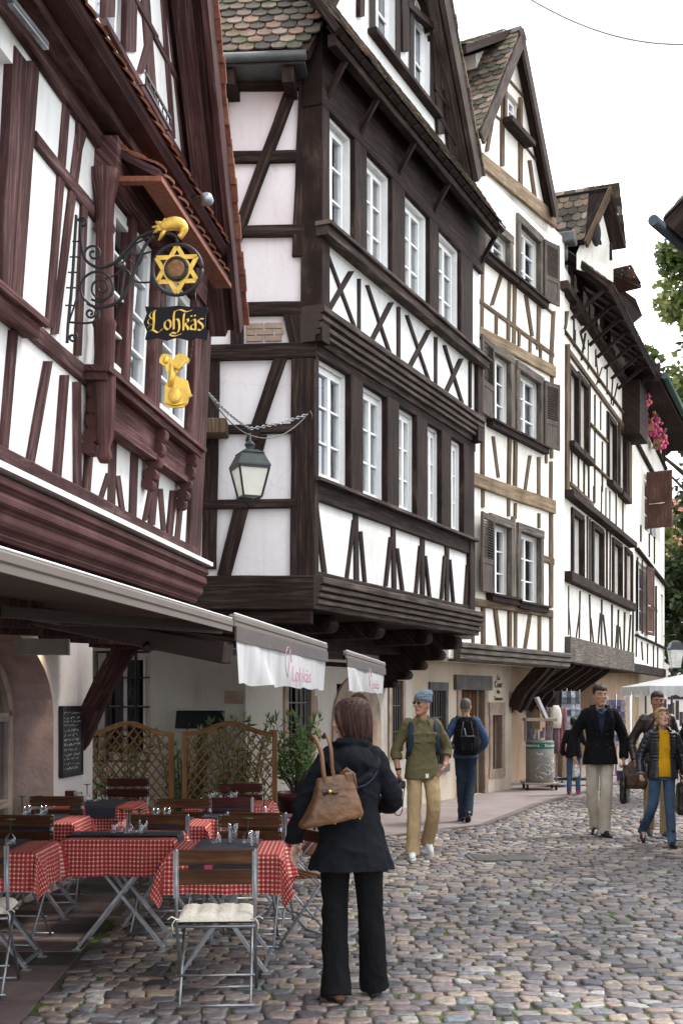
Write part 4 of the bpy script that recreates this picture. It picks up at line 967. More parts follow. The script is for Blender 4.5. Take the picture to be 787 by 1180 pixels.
# gable
rI = P3.uv(600, 32, .16); eI = P3.uv(642, 247, .16); spn = eI[0]-rI[0]; sl3 = (rI[1]-eI[1])/spn; print('H3 gable', rI, eI, sl3)
for c in ((137, 400, 118, 515, 8), (170, 400, 170, 565, 9), (232, 500, 232, 630, 9), (262, 545, 283, 690, 7), (175, 265, 172, 400, 9), (232, 330, 230, 500, 8), (196, 215, 196, 270, 6)): I.V(*c)
I.H(137, 385, 172, 412, 9); I.H(175, 400, 285, 545, 10); I.H(185, 262, 240, 325, 10)
w_, r_ = win_px(P3, 520+182*.3393, 520+226*.3393, 300*.3393, 415*.3393, h3, rec=-.08, rows=3, cas=2)
vbeam(fr, P3, r_[0]-.12, r_[0], r_[2], r_[3]+.1, -.03, .05); vbeam(fr, P3, r_[1], r_[1]+.12, r_[2], r_[3]+.1, -.03, .05)
mb = MB(); pbox(mb, P3, r_[0]-.2, r_[1]+.3, r_[2]-.1, r_[2]-.01, 0, .22); mb.build('window_sill', M['dark_timber'], h3)
for c in ((345, 750, 345, 1200, 6),): pass
gable_wall(P3, rI[0]-spn+.1, rI[0], eI[0]-.10, eI[1]-.4, eI[1]-.2, rI[1]-.2, eI[1]-.2, M['warm_plaster'], h3)
fr.build('timber_frame', M['brown_timber'], h3)
wall(P3, -.8, u3, 2.35, eI[1]-.15, M['warm_plaster'], h3, room=.7)
for sg in (-1, 1):
    e0, e1 = P3.pt(rI[0]+sg*spn, eI[1], .18), P3.pt(rI[0]+sg*spn, eI[1], -6); r0_, r1_ = P3.pt(rI[0], rI[1], .18), P3.pt(rI[0], rI[1], -6)
    roof_slope(h3, [e0, e1, r1_, r0_], M['tile_old'], M['dark_timber'], th=.12, tw=.2, ex=.17, name='roof', seed=5)
    dv = (Vector(r0_)-Vector(e0)).normalized(); nn_ = dv.cross(P3.n).normalized(); nn_ = nn_ if nn_.z > 0 else -nn_
    mb = MB(); mb.bar(Vector(e0)-nn_*.12, Vector(r0_)-nn_*.12, .05, .20, up=nn_); mb.build('barge_board', M['dark_timber_worn'], h3)
# dormer on the near slope
dp = [P3.uv(x, y, -.40) for x, y in ((580, 50), (551, 118), (548, 62))]
mb = MB(); mb.rings([[P3.pt(u, v, -.40) for u, v in dp], [P3.pt(u, v, -3.0) for u, v in dp]], True, smooth=False); mb.build('dormer', M['warm_plaster'], h3)
dl = P3.uv(531, 50, -.2); roof_slope(h3, [P3.pt(dl[0], dl[1]-.05, -.12), P3.pt(dl[0], dl[1]-.05, -3.4), P3.pt(rI[0]+.05, rI[1]+.06, -3.4), P3.pt(rI[0]+.05, rI[1]+.06, -.0)], M['tile_old'], M['dark_timber'], th=.12, tw=.2, ex=.17, name='dormer_roof', seed=6)
# fascia
fw = MB(); grooved(fw, P3, -.6, u3+.02, [2.62, 2.60, 2.54, 2.53, 2.51, 2.45, 2.44, 2.42, 2.36, 2.32], [.12, .15, .15, .09, .13, .13, .07, .11, .11, .05]); fw.build('jetty_moulding', M['grey_timber'], h3)
P3b = P3.shift(-.72); ug = P3b.uv(589, 860)[0]
mb = MB(); mb.face([P3.pt(-1, 2.36, .02), P3.pt(u3, 2.36, .02), P3.pt(u3, 2.36, -1), P3.pt(-1, 2.36, -1)]); mb.build('jetty_soffit', M['dark_timber'], h3)
lh = hole_px(P3b, 495, 512, .62, 1.86); dd = hole_px(P3b, 530, 557, .0, 1.88); dw = hole_px(P3b, 566, 577, .42, 1.42)
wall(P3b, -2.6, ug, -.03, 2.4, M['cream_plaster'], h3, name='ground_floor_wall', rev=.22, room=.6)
for q in ((dd[0]-.15, dd[0], 0, dd[3]), (dd[1], dd[1]+.15, 0, dd[3])): s = MB(); pbox(s, P3b, *q, -.1, .03); s.build('door_jamb', M['sandstone'], h3)
s = MB(); s = MB(); pbox(s, P3b, lh[0]-.05, lh[1]+.1, lh[3], lh[3]+.14, -.1, .035); pbox(s, P3b, lh[0]-.05, lh[1]+.1, lh[2]-.14, lh[2], -.1, .06); pbox(s, P3b, lh[1], lh[1]+.1, lh[2]+.001, lh[3]-.001, -.1, .03); s.build('stone_surround', M['grey_stone'], h3)
s = MB()
for k in range(1, 6): u = lh[0]+(lh[1]-lh[0])*k/6; vbeam(s, P3b, u-.012, u+.012, lh[2], lh[3], -.04, -.015, jit=0)
for z in (1.0, 1.4): hbeam(s, P3b, lh[0], lh[1], z, z+.02, -.04, -.012, jit=0)
s.build('window_bars', M['iron'], h3)
s = MB(); pbox(s, P3b, dd[0]-.28, dd[1]+.28, dd[3], dd[3]+.26, -.1, .06); s.build('door_lintel', M['grey_stone'], h3)
s = MB(); pbox(s, P3b, dd[0], dd[1], 0, dd[3], -.2, -.15)
for k in range(5): pbox(s, P3b, dd[0]+(dd[1]-dd[0])*k/5+.01, dd[0]+(dd[1]-dd[0])*(k+1)/5-.01, .02, dd[3]-.01, -.149, -.13)
dr = s.build('door', M['door_brown'], h3); s = MB(); s.ball(P3b.pt(dd[0]+.1, .95, -.10), .03); s.build('handle', M['iron'], dr)
s = MB()
for q in ((dw[0]-.13, dw[0], dw[2], dw[3]), (dw[1], dw[1]+.13, dw[2], dw[3]), (dw[0]-.15, dw[1]+.15, dw[3], dw[3]+.24), (dw[0]-.15, dw[1]+.15, dw[2]-.16, dw[2])): pbox(s, P3b, *q, -.1, .03)
s.build('stone_surround', M['sandstone'], h3)
s = MB(); pbox(s, P3b, dw[0], dw[1], dw[2], dw[3], -.16, -.12); s.build('window', M['shutter_brown'], h3)
# struts under the jetty
def struts(pl, plb, us, z0, z1, parent, oback, ofront, mat, wd=.16):
    for u in us:
        mb = MB(); pts = [Vector(pl.pt(u, z0, oback)), Vector(pl.pt(u, z0+(z1-z0)*.42, oback+(ofront-oback)*.28)), Vector(pl.pt(u, z1, ofront))]
        for p, q in zip(pts, pts[1:]): mb.bar(p, q+(q-p)*.06, wd, .22, up=pl.n)
        mb.build('bracket', mat, parent)
struts(P3, P3b, (ug-.05, ug+.35), 1.55, 2.34, h3, -.66, -.05, M['dark_timber'])

# =============================================================== HOUSE 4 : long pale house
P4 = Plane((4.38, 24.0), (.398, 1)); h4 = empty('timber_framed_house', (6.5, 28, 0), 0, 'long white house with thin dark timbers and a gabled dormer, above the souvenir racks', 'house')
u4 = P4.uv(725, 700)[0]; print('H4 len', u4)
fr = MB(); K1 = Trace(P4, 640, 200, .1868, fr, .006); K2 = Trace(P4, 640, 380, .1868, fr, .006); K3 = Trace(P4, 640, 560, .195, fr, .006)
ws = []
for (tr, xl, xr, yt, yb) in ((K2, 80, 128, 240, 690), (K2, 140, 188, 300, 745), (K2, 322, 362, 545, 930), (K2, 388, 425, 610, 1000), (K1, 98, 145, 560, 810), (K1, 290, 318, 870, 1040),
                            (K3, 95, 150, 165, 520), (K3, 215, 268, 245, 590), (K3, 335, 378, 335, 645), (K3, 408, 440, 390, 690)):
    w_, r_ = win_px(P4, tr.ox+xl*tr.sc, tr.ox+xr*tr.sc, tr.oy+yt*tr.sc, tr.oy+yb*tr.sc, h4, rec=-.12, rows=3, cas=2, mun=.025, curtain=[None, [(0, 1, 0, .5)], [(0, .35, 0, 1)]][len(ws) % 3]); ws.append(r_)
    print('w4', [round(x, 2) for x in r_])
for i, r_ in enumerate(ws):
    s = .13; vbeam(fr, P4, r_[0]-s, r_[0]+.01, r_[2]-.05, r_[3]+.05, -.05, .05+.001*i); vbeam(fr, P4, r_[1]-.01, r_[1]+s, r_[2]-.05, r_[3]+.05, -.05, .06+.001*i); hbeam(fr, P4, r_[0]-s, r_[1]+s, r_[3]-.01, r_[3]+.12, -.05, .045+.001*i)
for r_ in ws[:6]: pbox(fr, P4, r_[0]-.2, r_[1]+.2, r_[2]-.14, r_[2]-.02, -.02, .16)
lg = MB(); z4s = ws[6][2]; hbeam(lg, P4, .05, P4.uv(726, 700)[0], z4s-.22, z4s-.02, -.02, .16)
zt4 = ws[6][3]+.22; hbeam(lg, P4, 0, u4, zt4, zt4+.14, -.02, .20)
a = P4.uv(645, 327); b = P4.uv(716.6, 440); hbeam(lg, P4, a[0], u4, (a[1]+b[1])/2-.1, (a[1]+b[1])/2+.06, -.02, .16); print('ledge z', a, b)
lg.build('ledge', M['dark_timber'], h4)
fb = MB(); T4 = Trace(P4, 640, 380, .1868, fb, .05); T4.H(70, 130, 440, 640, 30); T4.H(205, 580, 310, 690, 16); T4.H(85, 950, 220, 1080, 26); T4.V(65, 90, 62, 1000, 18); T4.H(45, 5, 432, 545, 12); T4.H(90, 700, 440, 1040, 14); T4.V(448, 560, 450, 1060, 16)
Trace(P4, 640, 200, .1868, fb, .05).V(60, 850, 45, 960, 12)
fb.build('light_timber', M['brown_timber'], h4)
for c in ((68, 860, 50, 1000, 8), (110, 900, 110, 1071, 8), (205, 700, 205, 950, 6), (250, 790, 248, 1000, 10), (150, 640, 152, 850, 8)): K1.V(*c)
for c in ((115, 0, 115, 90, 8), (150, 20, 175, 120, 8), (180, 20, 155, 190, 8), (200, 60, 198, 250, 7), (245, 120, 245, 230, 8), (245, 150, 265, 330, 8), (285, 230, 250, 340, 8), (315, 230, 315, 400, 8), (350, 300, 340, 460, 7), (380, 330, 350, 470, 7), (240, 400, 238, 1071, 9), (275, 440, 275, 620, 7), (315, 500, 315, 900, 9), (372, 590, 372, 970, 8), (285, 690, 285, 1000, 8), (208, 340, 206, 800, 9),
          (95, 730, 95, 950, 8), (137, 780, 137, 1000, 8), (172, 810, 172, 1040, 8), (200, 840, 200, 1071, 8), (440, 650, 436, 1060, 9)): K2.V(*c)
for c in ((75, 590, 75, 880, 8), (75, 700, 88, 900, 6), (142, 620, 138, 900, 9), (142, 720, 118, 905, 8), (198, 640, 205, 925, 9), (205, 780, 222, 930, 8), (270, 670, 268, 945, 9), (262, 750, 248, 935, 8), (278, 760, 300, 955, 9), (330, 700, 330, 965, 9), (368, 730, 365, 980, 8), (360, 820, 350, 980, 7), (375, 830, 385, 985, 7), (405, 745, 400, 990, 8), (440, 760, 425, 1000, 8), (455, 740, 450, 1040, 8),
          (165, 0, 165, 90, 7), (222, 0, 222, 130, 8), (270, 0, 268, 160, 8), (295, 10, 295, 185, 7), (318, 30, 318, 210, 7), (355, 30, 355, 240, 8), (395, 90, 395, 270, 8), (200, 195, 200, 570, 10), (185, 180, 185, 560, 10), (300, 250, 300, 640, 12), (320, 260, 318, 650, 8)): K3.V(*c)
fr.build('timber_frame', M['dark_timber'], h4)
zr4 = P4.uv(665, 290)[1]; 
e4a, e4b = P4.uv(664, 268, .8), P4.uv(722, 358, .8); print('H4 eave', e4a, e4b); ze4 = (e4a[1]+e4b[1])/2
wall(P4, 0, u4, 2.6, ze4+.3, M['warm_plaster'], h4, room=.7)
mb = MB(); mb.face([P4.pt(0, 2.4, 0), P4.pt(0, 2.4, -5), P4.pt(0, ze4+.3, -5), P4.pt(0, ze4+.3, 0)]); mb.build('end_wall', M['warm_plaster'], h4)
mb = MB(); za, zb = P4.uv(651, 734)[1], P4.uv(651, 763)[1]; hbeam(mb, P4, 0, u4-.1, zb, za, -.1, .14); mb.build('jetty_beam', M['grey_timber'], h4)
mb = MB(); mb.face([P4.pt(-.2, zb+.02, .02), P4.pt(u4+2, zb+.02, .02), P4.pt(u4+2, zb+.02, -1.6), P4.pt(-.2, zb+.02, -1.6)]); mb.build('jetty_soffit', M['dark_timber'], h4)
P4b = P4.shift(-1.25)
for (x0, x1) in ((606, 622), (640, 664), (735, 760)): hole_px(P4b, x0, x1, .3, 1.9)
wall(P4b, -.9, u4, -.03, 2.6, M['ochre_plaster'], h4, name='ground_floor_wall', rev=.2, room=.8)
struts(P4, P4b, (.25, 1.1, 2.1, 3.1, 4.4, 5.6), 1.5, zb, h4, -1.2, -.1, M['dark_timber'])
# eave roof with open struts
e0, e1, t1, t0 = P4.pt(.5, ze4, .85), P4.pt(u4+.1, ze4, .85), P4.pt(u4+.1, ze4+.75, 0), P4.pt(.5, ze4+.75, 0)
roof_slope(h4, [e0, e1, t1, t0], M['tile_old'], M['dark_timber'], th=.1, tw=.2, ex=.17, name='eave_roof')
mb = MB()
for k in range(9):
    mb = MB(); u = .7+k*(u4-.8)/8; mb.bar(P4.pt(u, ze4-.55, .02), P4.pt(u, ze4-.0, .72), .055, .07); mb.bar(P4.pt(u, ze4+.55, 0), P4.pt(u, ze4-.06, .8), .08, .1); mb.build('rafter', M['dark_timber'], h4)
# main roof and dormer gable
def at(x, y, Y): return Vector(((x-CX)/F*Y, Y, CH+(HY-y)/F*Y))
Ap, El, Er = at(690, 216, 24.5), at(661, 279, 24.25), at(709, 286, 25.1); rdir = Vector((-.92, .40, 0)).normalized()
for E_ in (El, Er):
    f_ = -rdir*.22
    roof_slope(h4, [E_+f_, E_+rdir*4.5, Ap+rdir*4.5, Ap+f_], M['tile_old'], M['dark_timber'], th=.12, tw=.2, ex=.17, name='roof', seed=8)
mb = MB(); nv = (Ap-El).cross(-rdir).normalized(); mb.bar(El-rdir*.24+Vector((0, 0, -.08)), Ap-rdir*.24+Vector((0, 0, -.08)), .05, .20, up=nv); mb.build('barge_board', M['brown_timber'], h4)
dn_ = Vector((0, 0, -.22)); gl_ = [El+dn_+(Er-El)*.06, Ap+dn_, Er+dn_-(Er-El)*.06]
mb = MB(); lo1, lo0 = Vector(gl_[2]), Vector(gl_[0]); lo1.z = lo0.z = 10.32; mb.face([gl_[0], lo0, lo1, gl_[2], gl_[1]]); mb.face([p+rdir*1.0 for p in (lo0, gl_[0], gl_[1], gl_[2], lo1)]); mb.build('gable_wall', M['warm_plaster'], h4)
mb = MB(); nf = -rdir*.02
for (p, q_, w_) in ((at(684, 247, 24.4), at(682, 280, 24.3), .10), (at(677, 255, 24.35), at(675, 272, 24.3), .08), (at(680, 252, 24.4), at(688, 282, 24.4), .08), (at(700, 282, 24.7), at(700, 300, 24.7), .07)): mb.bar(p+nf*3, q_+nf*3, w_, .05, up=rdir)
mb.build('gable_timber', M['dark_timber'], h4)
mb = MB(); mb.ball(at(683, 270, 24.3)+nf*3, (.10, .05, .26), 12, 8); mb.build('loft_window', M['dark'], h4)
# long roof behind
e0, e1, t1, t0 = P4.pt(.0, ze4+.72, -.02), P4.pt(u4, ze4+.72, -.02), P4.pt(u4, ze4+2.7, -2.6), P4.pt(.0, ze4+2.7, -2.6)
roof_slope(h4, [e0, e1, t1, t0], M['tile_old'], M['dark_timber'], th=.1, tw=.25, ex=.3, name='roof', seed=10)
# zinc corner box gutter at its near end
mb = MB(); mb.box(at(651, 276, 23.95), (.42, .35, .20), Matrix.Rotation(R(-20), 3, 'Z'), bev=.02); mb.tube([at(651, 282, 23.95), at(651, 300, 23.95)], .05, 8); mb.build('box_gutter', M['zinc'], h4)

# =============================================================== HOUSE 5 : last white house
P5 = Plane((7.6, 32.1), (.40, 1)); h5 = empty('timber_framed_house', (9, 36, 0), 0, 'farthest white house of the row, with flower boxes, brown shutters and a wide dark eave', 'house')
u5 = P5.uv(765, 700)[0]; print('H5 len', u5)
fr = MB(); K2 = Trace(P5, 640, 380, .1868, fr, .01); K3 = Trace(P5, 640, 560, .195, fr, .01)
ws = []
for (tr, xl, xr, yt, yb) in ((K2, 500, 525, 190, 420), (K2, 570, 592, 330, 570), (K2, 612, 628, 470, 650), (K2, 655, 665, 570, 790)):
    w_, r_ = win_px(P5, tr.ox+xl*tr.sc, tr.ox+xr*tr.sc, tr.oy+yt*tr.sc, tr.oy+yb*tr.sc, h5, rec=-.1, rows=3, cas=2, mun=.03); ws.append(r_); print('w5', [round(x, 2) for x in r_])
for r_ in ws:
    s = .12; vbeam(fr, P5, r_[0]-s, r_[0]+.01, r_[2]-.05, r_[3]+.05, -.05, .05); vbeam(fr, P5, r_[1]-.01, r_[1]+s, r_[2]-.05, r_[3]+.05, -.05, .05)
w_, rA = win_px(P5, 732, 746, 645, 728, h5, rec=-.1, rows=3); w_, rB = win_px(P5, 760.5, 764, 684, 742, h5, rec=-.1, rows=3); w_, rC = win_px(P5, 742, 760, 545, 610, h5, rec=-.1)
for (uu, zz0, zz1, ang, hg) in ((rC[0]-.05, rC[2], rC[3], 75, -1), (rA[0]+.75, rA[2], rA[3], 8, -1), (rA[1]-.75, rA[2], rA[3], 8, 1)):
    shutter(P5, uu, zz0, zz1, .75, ang, h5, hg, M['shutter_brown'], False)
K2.H(430, 330, 670, 860, 12, out=.10); K2.H(490, 700, 680, 1060, 18, out=.10); K3.H(465, 370, 650, 600, 12, out=.12); K3.H(465, 880, 640, 960, 10, out=.08)
for c in ((475, 900, 473, 1010, 7), (505, 920, 512, 1030, 7), (540, 930, 540, 1050, 6), (575, 940, 575, 1070, 6), (600, 950, 600, 1080, 6), (590, 590, 590, 930, 10), (480, 420, 478, 860, 8), (500, 230, 500, 330, 6), (550, 280, 550, 420, 6), (580, 300, 580, 460, 6)): K3.V(*c)
K3.H(560, 700, 595, 740, 14)
fr.build('timber_frame', M['dark_timber'], h5)
a = P5.uv(731, 379, .9); b = P5.uv(783, 474, .9); ze5 = (a[1]+b[1])/2; print('H5 eave', a, b)
zb5 = P5.uv(728, 764)[1]
wall(P5, 0, u5, zb5, ze5+.1, M['warm_plaster'], h5, room=.7)
mb = MB(); mb.face([P5.pt(u5, 0), P5.pt(u5, 0, -5), P5.pt(u5, ze5, -5), P5.pt(u5, ze5)]); mb.build('end_wall', M['warm_plaster'], h5)
mb = MB(); hbeam(mb, P5, 0, u5, zb5-.25, zb5, -.1, .05); mb.build('jetty_beam', M['dark_timber'], h5)
P5b = P5.shift(-.8); hole_px(P5b, 745, 775, .1, 1.9); wall(P5b, -.5, u5+.4, -.03, zb5, M['ochre_plaster'], h5, name='ground_floor_wall', room=.8)
e0, e1, t1, t0 = P5.pt(-.9, ze5, .95), P5.pt(u5+.8, ze5, .95), P5.pt(u5+.8, ze5+2.6, -2.2), P5.pt(-.9, ze5+2.6, -2.2)
roof_slope(h5, [e0, e1, t1, t0], M['tile_red'], M['dark_timber'], th=.12, tw=.2, ex=.17, name='roof')
mb = MB(); pbox(mb, P5, -.9, u5+.8, ze5-.16, ze5-.12, 0, .9); pbox(mb, P5, -.95, -.85, ze5-.16, ze5+.3, 0, .9); mb.build('eave_soffit', M['dark_timber'], h5)
mb = MB(); mb.tube([P5.pt(-.9, ze5-.02, 1.0), P5.pt(u5+.85, ze5-.02, 1.0)], .09, 10); mb.build('gutter', m_plain('verdigris_gutter', (.03, .06, .055), .5, metal=.3), h5)
q_ = [at(704, 312, 33.5), at(735, 334, 34.0), at(743, 360, 34.3)]
roof_slope(h5, [q_[1]+Vector((.0, -.4, 0)), q_[1]+Vector((-3.5, 2.5, 0)), q_[0]+Vector((-3.5, 2.5, 0)), q_[0]], M['tile_old'], M['dark_timber'], th=.12, tw=.2, ex=.17, name='roof')
mb = MB(); mb.face([q_[0]+Vector((0, .3, -.15)), q_[1]+Vector((0, .3, -.15)), q_[2]+Vector((0, .3, 0)), at(716, 362, 33.7)+Vector((0, .3, -.5))]); mb.build('gable_wall', M['dark_timber'], h5)
# hoist box / raised trapdoor between 4 and 5
mb = MB(); q = P5.uv(715, 450, .4); pbox(mb, P5, P5.uv(716, 480)[0], P5.uv(722, 480)[0]+.6, P5.uv(722, 508)[1], P5.uv(718, 442)[1], .0, .45); mb.build('pulley_box', M['dark_timber'], h5)
# =============================================================== roof corner at the right edge (house across the street)
h6 = empty('street_corner_house', (4.6, 12, 0), 0, 'corner of a dark tiled roof and gutter, cut off by the right picture edge', 'house')
zt6 = CH+(HY-256)/F*10.0; T6 = Vector(((764-CX)/F*10, 10, zt6)); d6 = Vector((.71, 1, 0)).normalized(); s6 = Vector((.93, -.37, 0)).normalized()
up6 = s6*1.0+Vector((0, 0, .95))
roof_slope(h6, [T6, T6+d6*7, T6+d6*7+up6*3.2, T6+up6*3.2], M['tile_old'], M['dark_timber'], th=.12, tw=.18, ex=.15, name='roof')
mb = MB(); mb.tube([T6-d6*.15+Vector((-.03, 0, -.03)), T6+d6*7+Vector((-.03, 0, -.03))], .045, 10); mb.build('gutter', m_plain('blue_zinc', (.05, .065, .085), .45, metal=.4), h6)
mb = MB(); c6 = T6+d6*.6+s6*.55; c6.z = 0
mb.box(c6+d6*3.2+s6*2.2+Vector((0, 0, (zt6+.1)/2)), (4.4, 6.4, zt6+.1), Matrix((s6, d6, Vector((0, 0, 1)))).transposed()); mb.build('wall', M['grey_plaster'], h6)
# background house beyond the trees
h7 = empty('background_house', (22, 72, 0), 0, 'pale pink house glimpsed behind the trees at the right edge', 'house')
mb = MB(); mb.box((22.5, 74, 5.0), (9, 6, 10)); mb.build('wall', M['rose_plaster'], h7)
mb = MB()
roof_slope(h7, [(17.5, 70.4, 10), (27.5, 70.4, 10), (27.5, 74, 14), (17.5, 74, 14)], M['tile_dark'] if 'tile_dark' in M else M['tile_red'], M['dark_timber'], tw=.4, ex=.5, name='roof')
roof_slope(h7, [(27.5, 77.6, 10), (17.5, 77.6, 10), (17.5, 74, 14), (27.5, 74, 14)], M['tile_red'], M['dark_timber'], tw=.4, ex=.5, name='roof')
for x in (19.5, 22, 24.5):
    for z in (2.5, 5.5, 8.0): mb = MB(); mb.box((x, 70.98, z), (.9, .08, 1.4)); mb.build('window', M['dark'], h7)
for h in (h1, h2, h3, h4, h5, h6, h7): local(h)
# =============================================================== CAFE FURNITURE
def m_check():
    m, nt, b = _mat('red_check_cloth')
    uv = N(nt, 'ShaderNodeUVMap'); sx = N(nt, 'ShaderNodeSeparateXYZ'); nt.links.new(uv.outputs[0], sx.inputs[0])
    def stripe(sock, period, lo):
        a = N(nt, 'ShaderNodeMath', operation='MULTIPLY'); a.inputs[1].default_value = 1/period; nt.links.new(sock, a.inputs[0])
        f = N(nt, 'ShaderNodeMath', operation='FRACT'); nt.links.new(a.outputs[0], f.inputs[0])
        g = N(nt, 'ShaderNodeMath', operation='GREATER_THAN'); g.inputs[1].default_value = lo; nt.links.new(f.outputs[0], g.inputs[0]); return g.outputs[0]
    A = stripe(sx.outputs[0], .027, .64); B = stripe(sx.outputs[1], .027, .64); A2 = stripe(sx.outputs[0], .135, .8); B2 = stripe(sx.outputs[1], .135, .8)
    ad = N(nt, 'ShaderNodeMath', operation='ADD'); nt.links.new(A, ad.inputs[0]); nt.links.new(B, ad.inputs[1])
    hf = N(nt, 'ShaderNodeMath', operation='MULTIPLY'); hf.inputs[1].default_value = .5; nt.links.new(ad.outputs[0], hf.inputs[0])
    c = ramp(nt, hf.outputs[0], [(0, (.29, .020, .026)), (.5, (.47, .11, .095)), (1, (.78, .60, .48))])
    ad2 = N(nt, 'ShaderNodeMath', operation='MAXIMUM'); nt.links.new(A2, ad2.inputs[0]); nt.links.new(B2, ad2.inputs[1])
    s2 = N(nt, 'ShaderNodeMath', operation='MULTIPLY'); s2.inputs[1].default_value = .35; nt.links.new(ad2.outputs[0], s2.inputs[0])
    mx = N(nt, 'ShaderNodeMixRGB'); nt.links.new(s2.outputs[0], mx.inputs[0]); nt.links.new(c, mx.inputs[1]); mx.inputs[2].default_value = (.42, .04, .05, 1)
    nt.links.new(mx.outputs[0], b.inputs['Base Color']); b.inputs['Roughness'].default_value = .85; b.inputs['Specular IOR Level'].default_value = .2
    tcn = N(nt, 'ShaderNodeTexCoord'); n1 = N(nt, 'ShaderNodeTexNoise', Scale=9, Detail=3); nt.links.new(tcn.outputs['Object'], n1.inputs['Vector']); bump(nt, b, n1.outputs['Fac'], .35, .02)
    return m
M['check'] = m_check()
def m_runner():
    m, nt, b = _mat('navy_runner'); uv = N(nt, 'ShaderNodeUVMap')
    v = N(nt, 'ShaderNodeTexVoronoi', Scale=5.5); nt.links.new(uv.outputs[0], v.inputs['Vector'])
    n = N(nt, 'ShaderNodeTexNoise', Scale=30, Detail=2); nt.links.new(uv.outputs[0], n.inputs['Vector'])
    a = N(nt, 'ShaderNodeMath', operation='MULTIPLY_ADD'); a.inputs[1].default_value = .35; nt.links.new(n.outputs['Fac'], a.inputs[0]); nt.links.new(v.outputs['Distance'], a.inputs[2])
    c = ramp(nt, a.outputs[0], [(.27, (.48, .045, .12)), (.32, (.016, .018, .032))]); nt.links.new(c, b.inputs['Base Color']); b.inputs['Roughness'].default_value = .8
    return m
M['runner'] = m_runner()
M['slat'] = m_wood('varnished_slat', (.085, .036, .017), (.17, .080, .038), rough=.45, bmp=.1, var=.3)
M['slat_dark'] = m_wood('dark_red_slat', (.06, .016, .014), (.11, .035, .028), rough=.5, bmp=.1)
M['cushion'] = m_plain('cream_cushion', (.66, .61, .52), .9, nscale=6, var=.1, bmp=.2, bscale=60)
M['clear_glass'] = m_glass('clear_glass', (.93, .95, .95), rough=.02)
[setattr(n.inputs['To Min'], 'default_value', .05) for n in M['clear_glass'].node_tree.nodes if n.type == 'MAP_RANGE']
[setattr(n.inputs['Strength'], 'default_value', 0) for n in M['clear_glass'].node_tree.nodes if n.type == 'BUMP']
M['green_glass'] = m_plain('green_stem', (.01, .07, .025), .1, bmp=0, spec=.9)
M['paper'] = m_plain('white_paper', (.7, .7, .68), .8, bmp=0)
def cloth_mb(hx, hy, ov, z, seed=0):
    n = 44; mb = MB(); rg = random.Random(seed); ph = [rg.uniform(0, 6) for _ in range(4)]
    Lx, Ly = hx+ov, hy+ov; V = {}
    def P(a, b):
        ax, ay = abs(a)-hx, abs(b)-hy; sx, sy = (1 if a > 0 else -1), (1 if b > 0 else -1)
        if ax <= 0 and ay <= 0: return (a, b, z+.004+.0015*math.sin(a*9+ph[0])*math.sin(b*7))
        if ax > 0 and ay <= 0:
            w_ = (.016*math.sin(b*17+ph[1]+ax*5)+.008*math.sin(b*39+ph[0]))*(ax/ov)+.02*ax/ov; return (sx*(hx+.006+w_), b, z-ax)
        if ay > 0 and ax <= 0:
            w_ = (.016*math.sin(a*17+ph[2]+ay*5)+.008*math.sin(a*39+ph[3]))*(ay/ov)+.02*ay/ov; return (a, sy*(hy+.006+w_), z-ay)
        l = math.hypot(ax, ay); th = math.atan2(ay, ax); c = .02+.16*l+.035*math.sin(th*4+ph[3])*l/ov
        return (sx*(hx+.006+c*math.cos(th)), sy*(hy+.006+c*math.sin(th)), z-l*.97)
    gx = sorted(set([-Lx+2*Lx*i/n for i in range(n+1)]+[-hx, hx])); gy = sorted(set([-Ly+2*Ly*i/n for i in range(n+1)]+[-hy, hy]))
    vs = [P(a, b) for a in gx for b in gy]; uvv = [(a+.61, b+.61) for a in gx for b in gy]; m = len(gy); b0 = len(mb.v); mb.v += vs
    for i in range(len(gx)-1):
        for j in range(m-1):
            q = (i*m+j, (i+1)*m+j, (i+1)*m+j+1, i*m+j+1); mb.f.append(q); mb.uv.append([uvv[k] for k in q]); mb.t.append(.5); mb.m.append(0); mb.sm.append(True)
    return mb
def runner_mb(hx, hy, ov, z, wd, along):
    mb = MB(); h = hy if along == 'y' else hx; pts = [(-h-.028, z-ov*.8), (-h-.014, z-.01), (-h-.004, z+.009)]+[(h*(k/5-1), z+.010) for k in range(1, 10)]+[(h+.004, z+.009), (h+.014, z-.01), (h+.028, z-ov*.8)]
    for (a, za), (b, zb) in zip(pts, pts[1:]):
        q = [(-wd/2, a, za), (wd/2, a, za), (wd/2, b, zb), (-wd/2, b, zb)] if along == 'y' else [(a, wd/2, za), (a, -wd/2, za), (b, -wd/2, zb), (b, wd/2, zb)]
        mb.face(q, uv=[(p[0], p[1]) for p in q], smooth=True)
    return mb
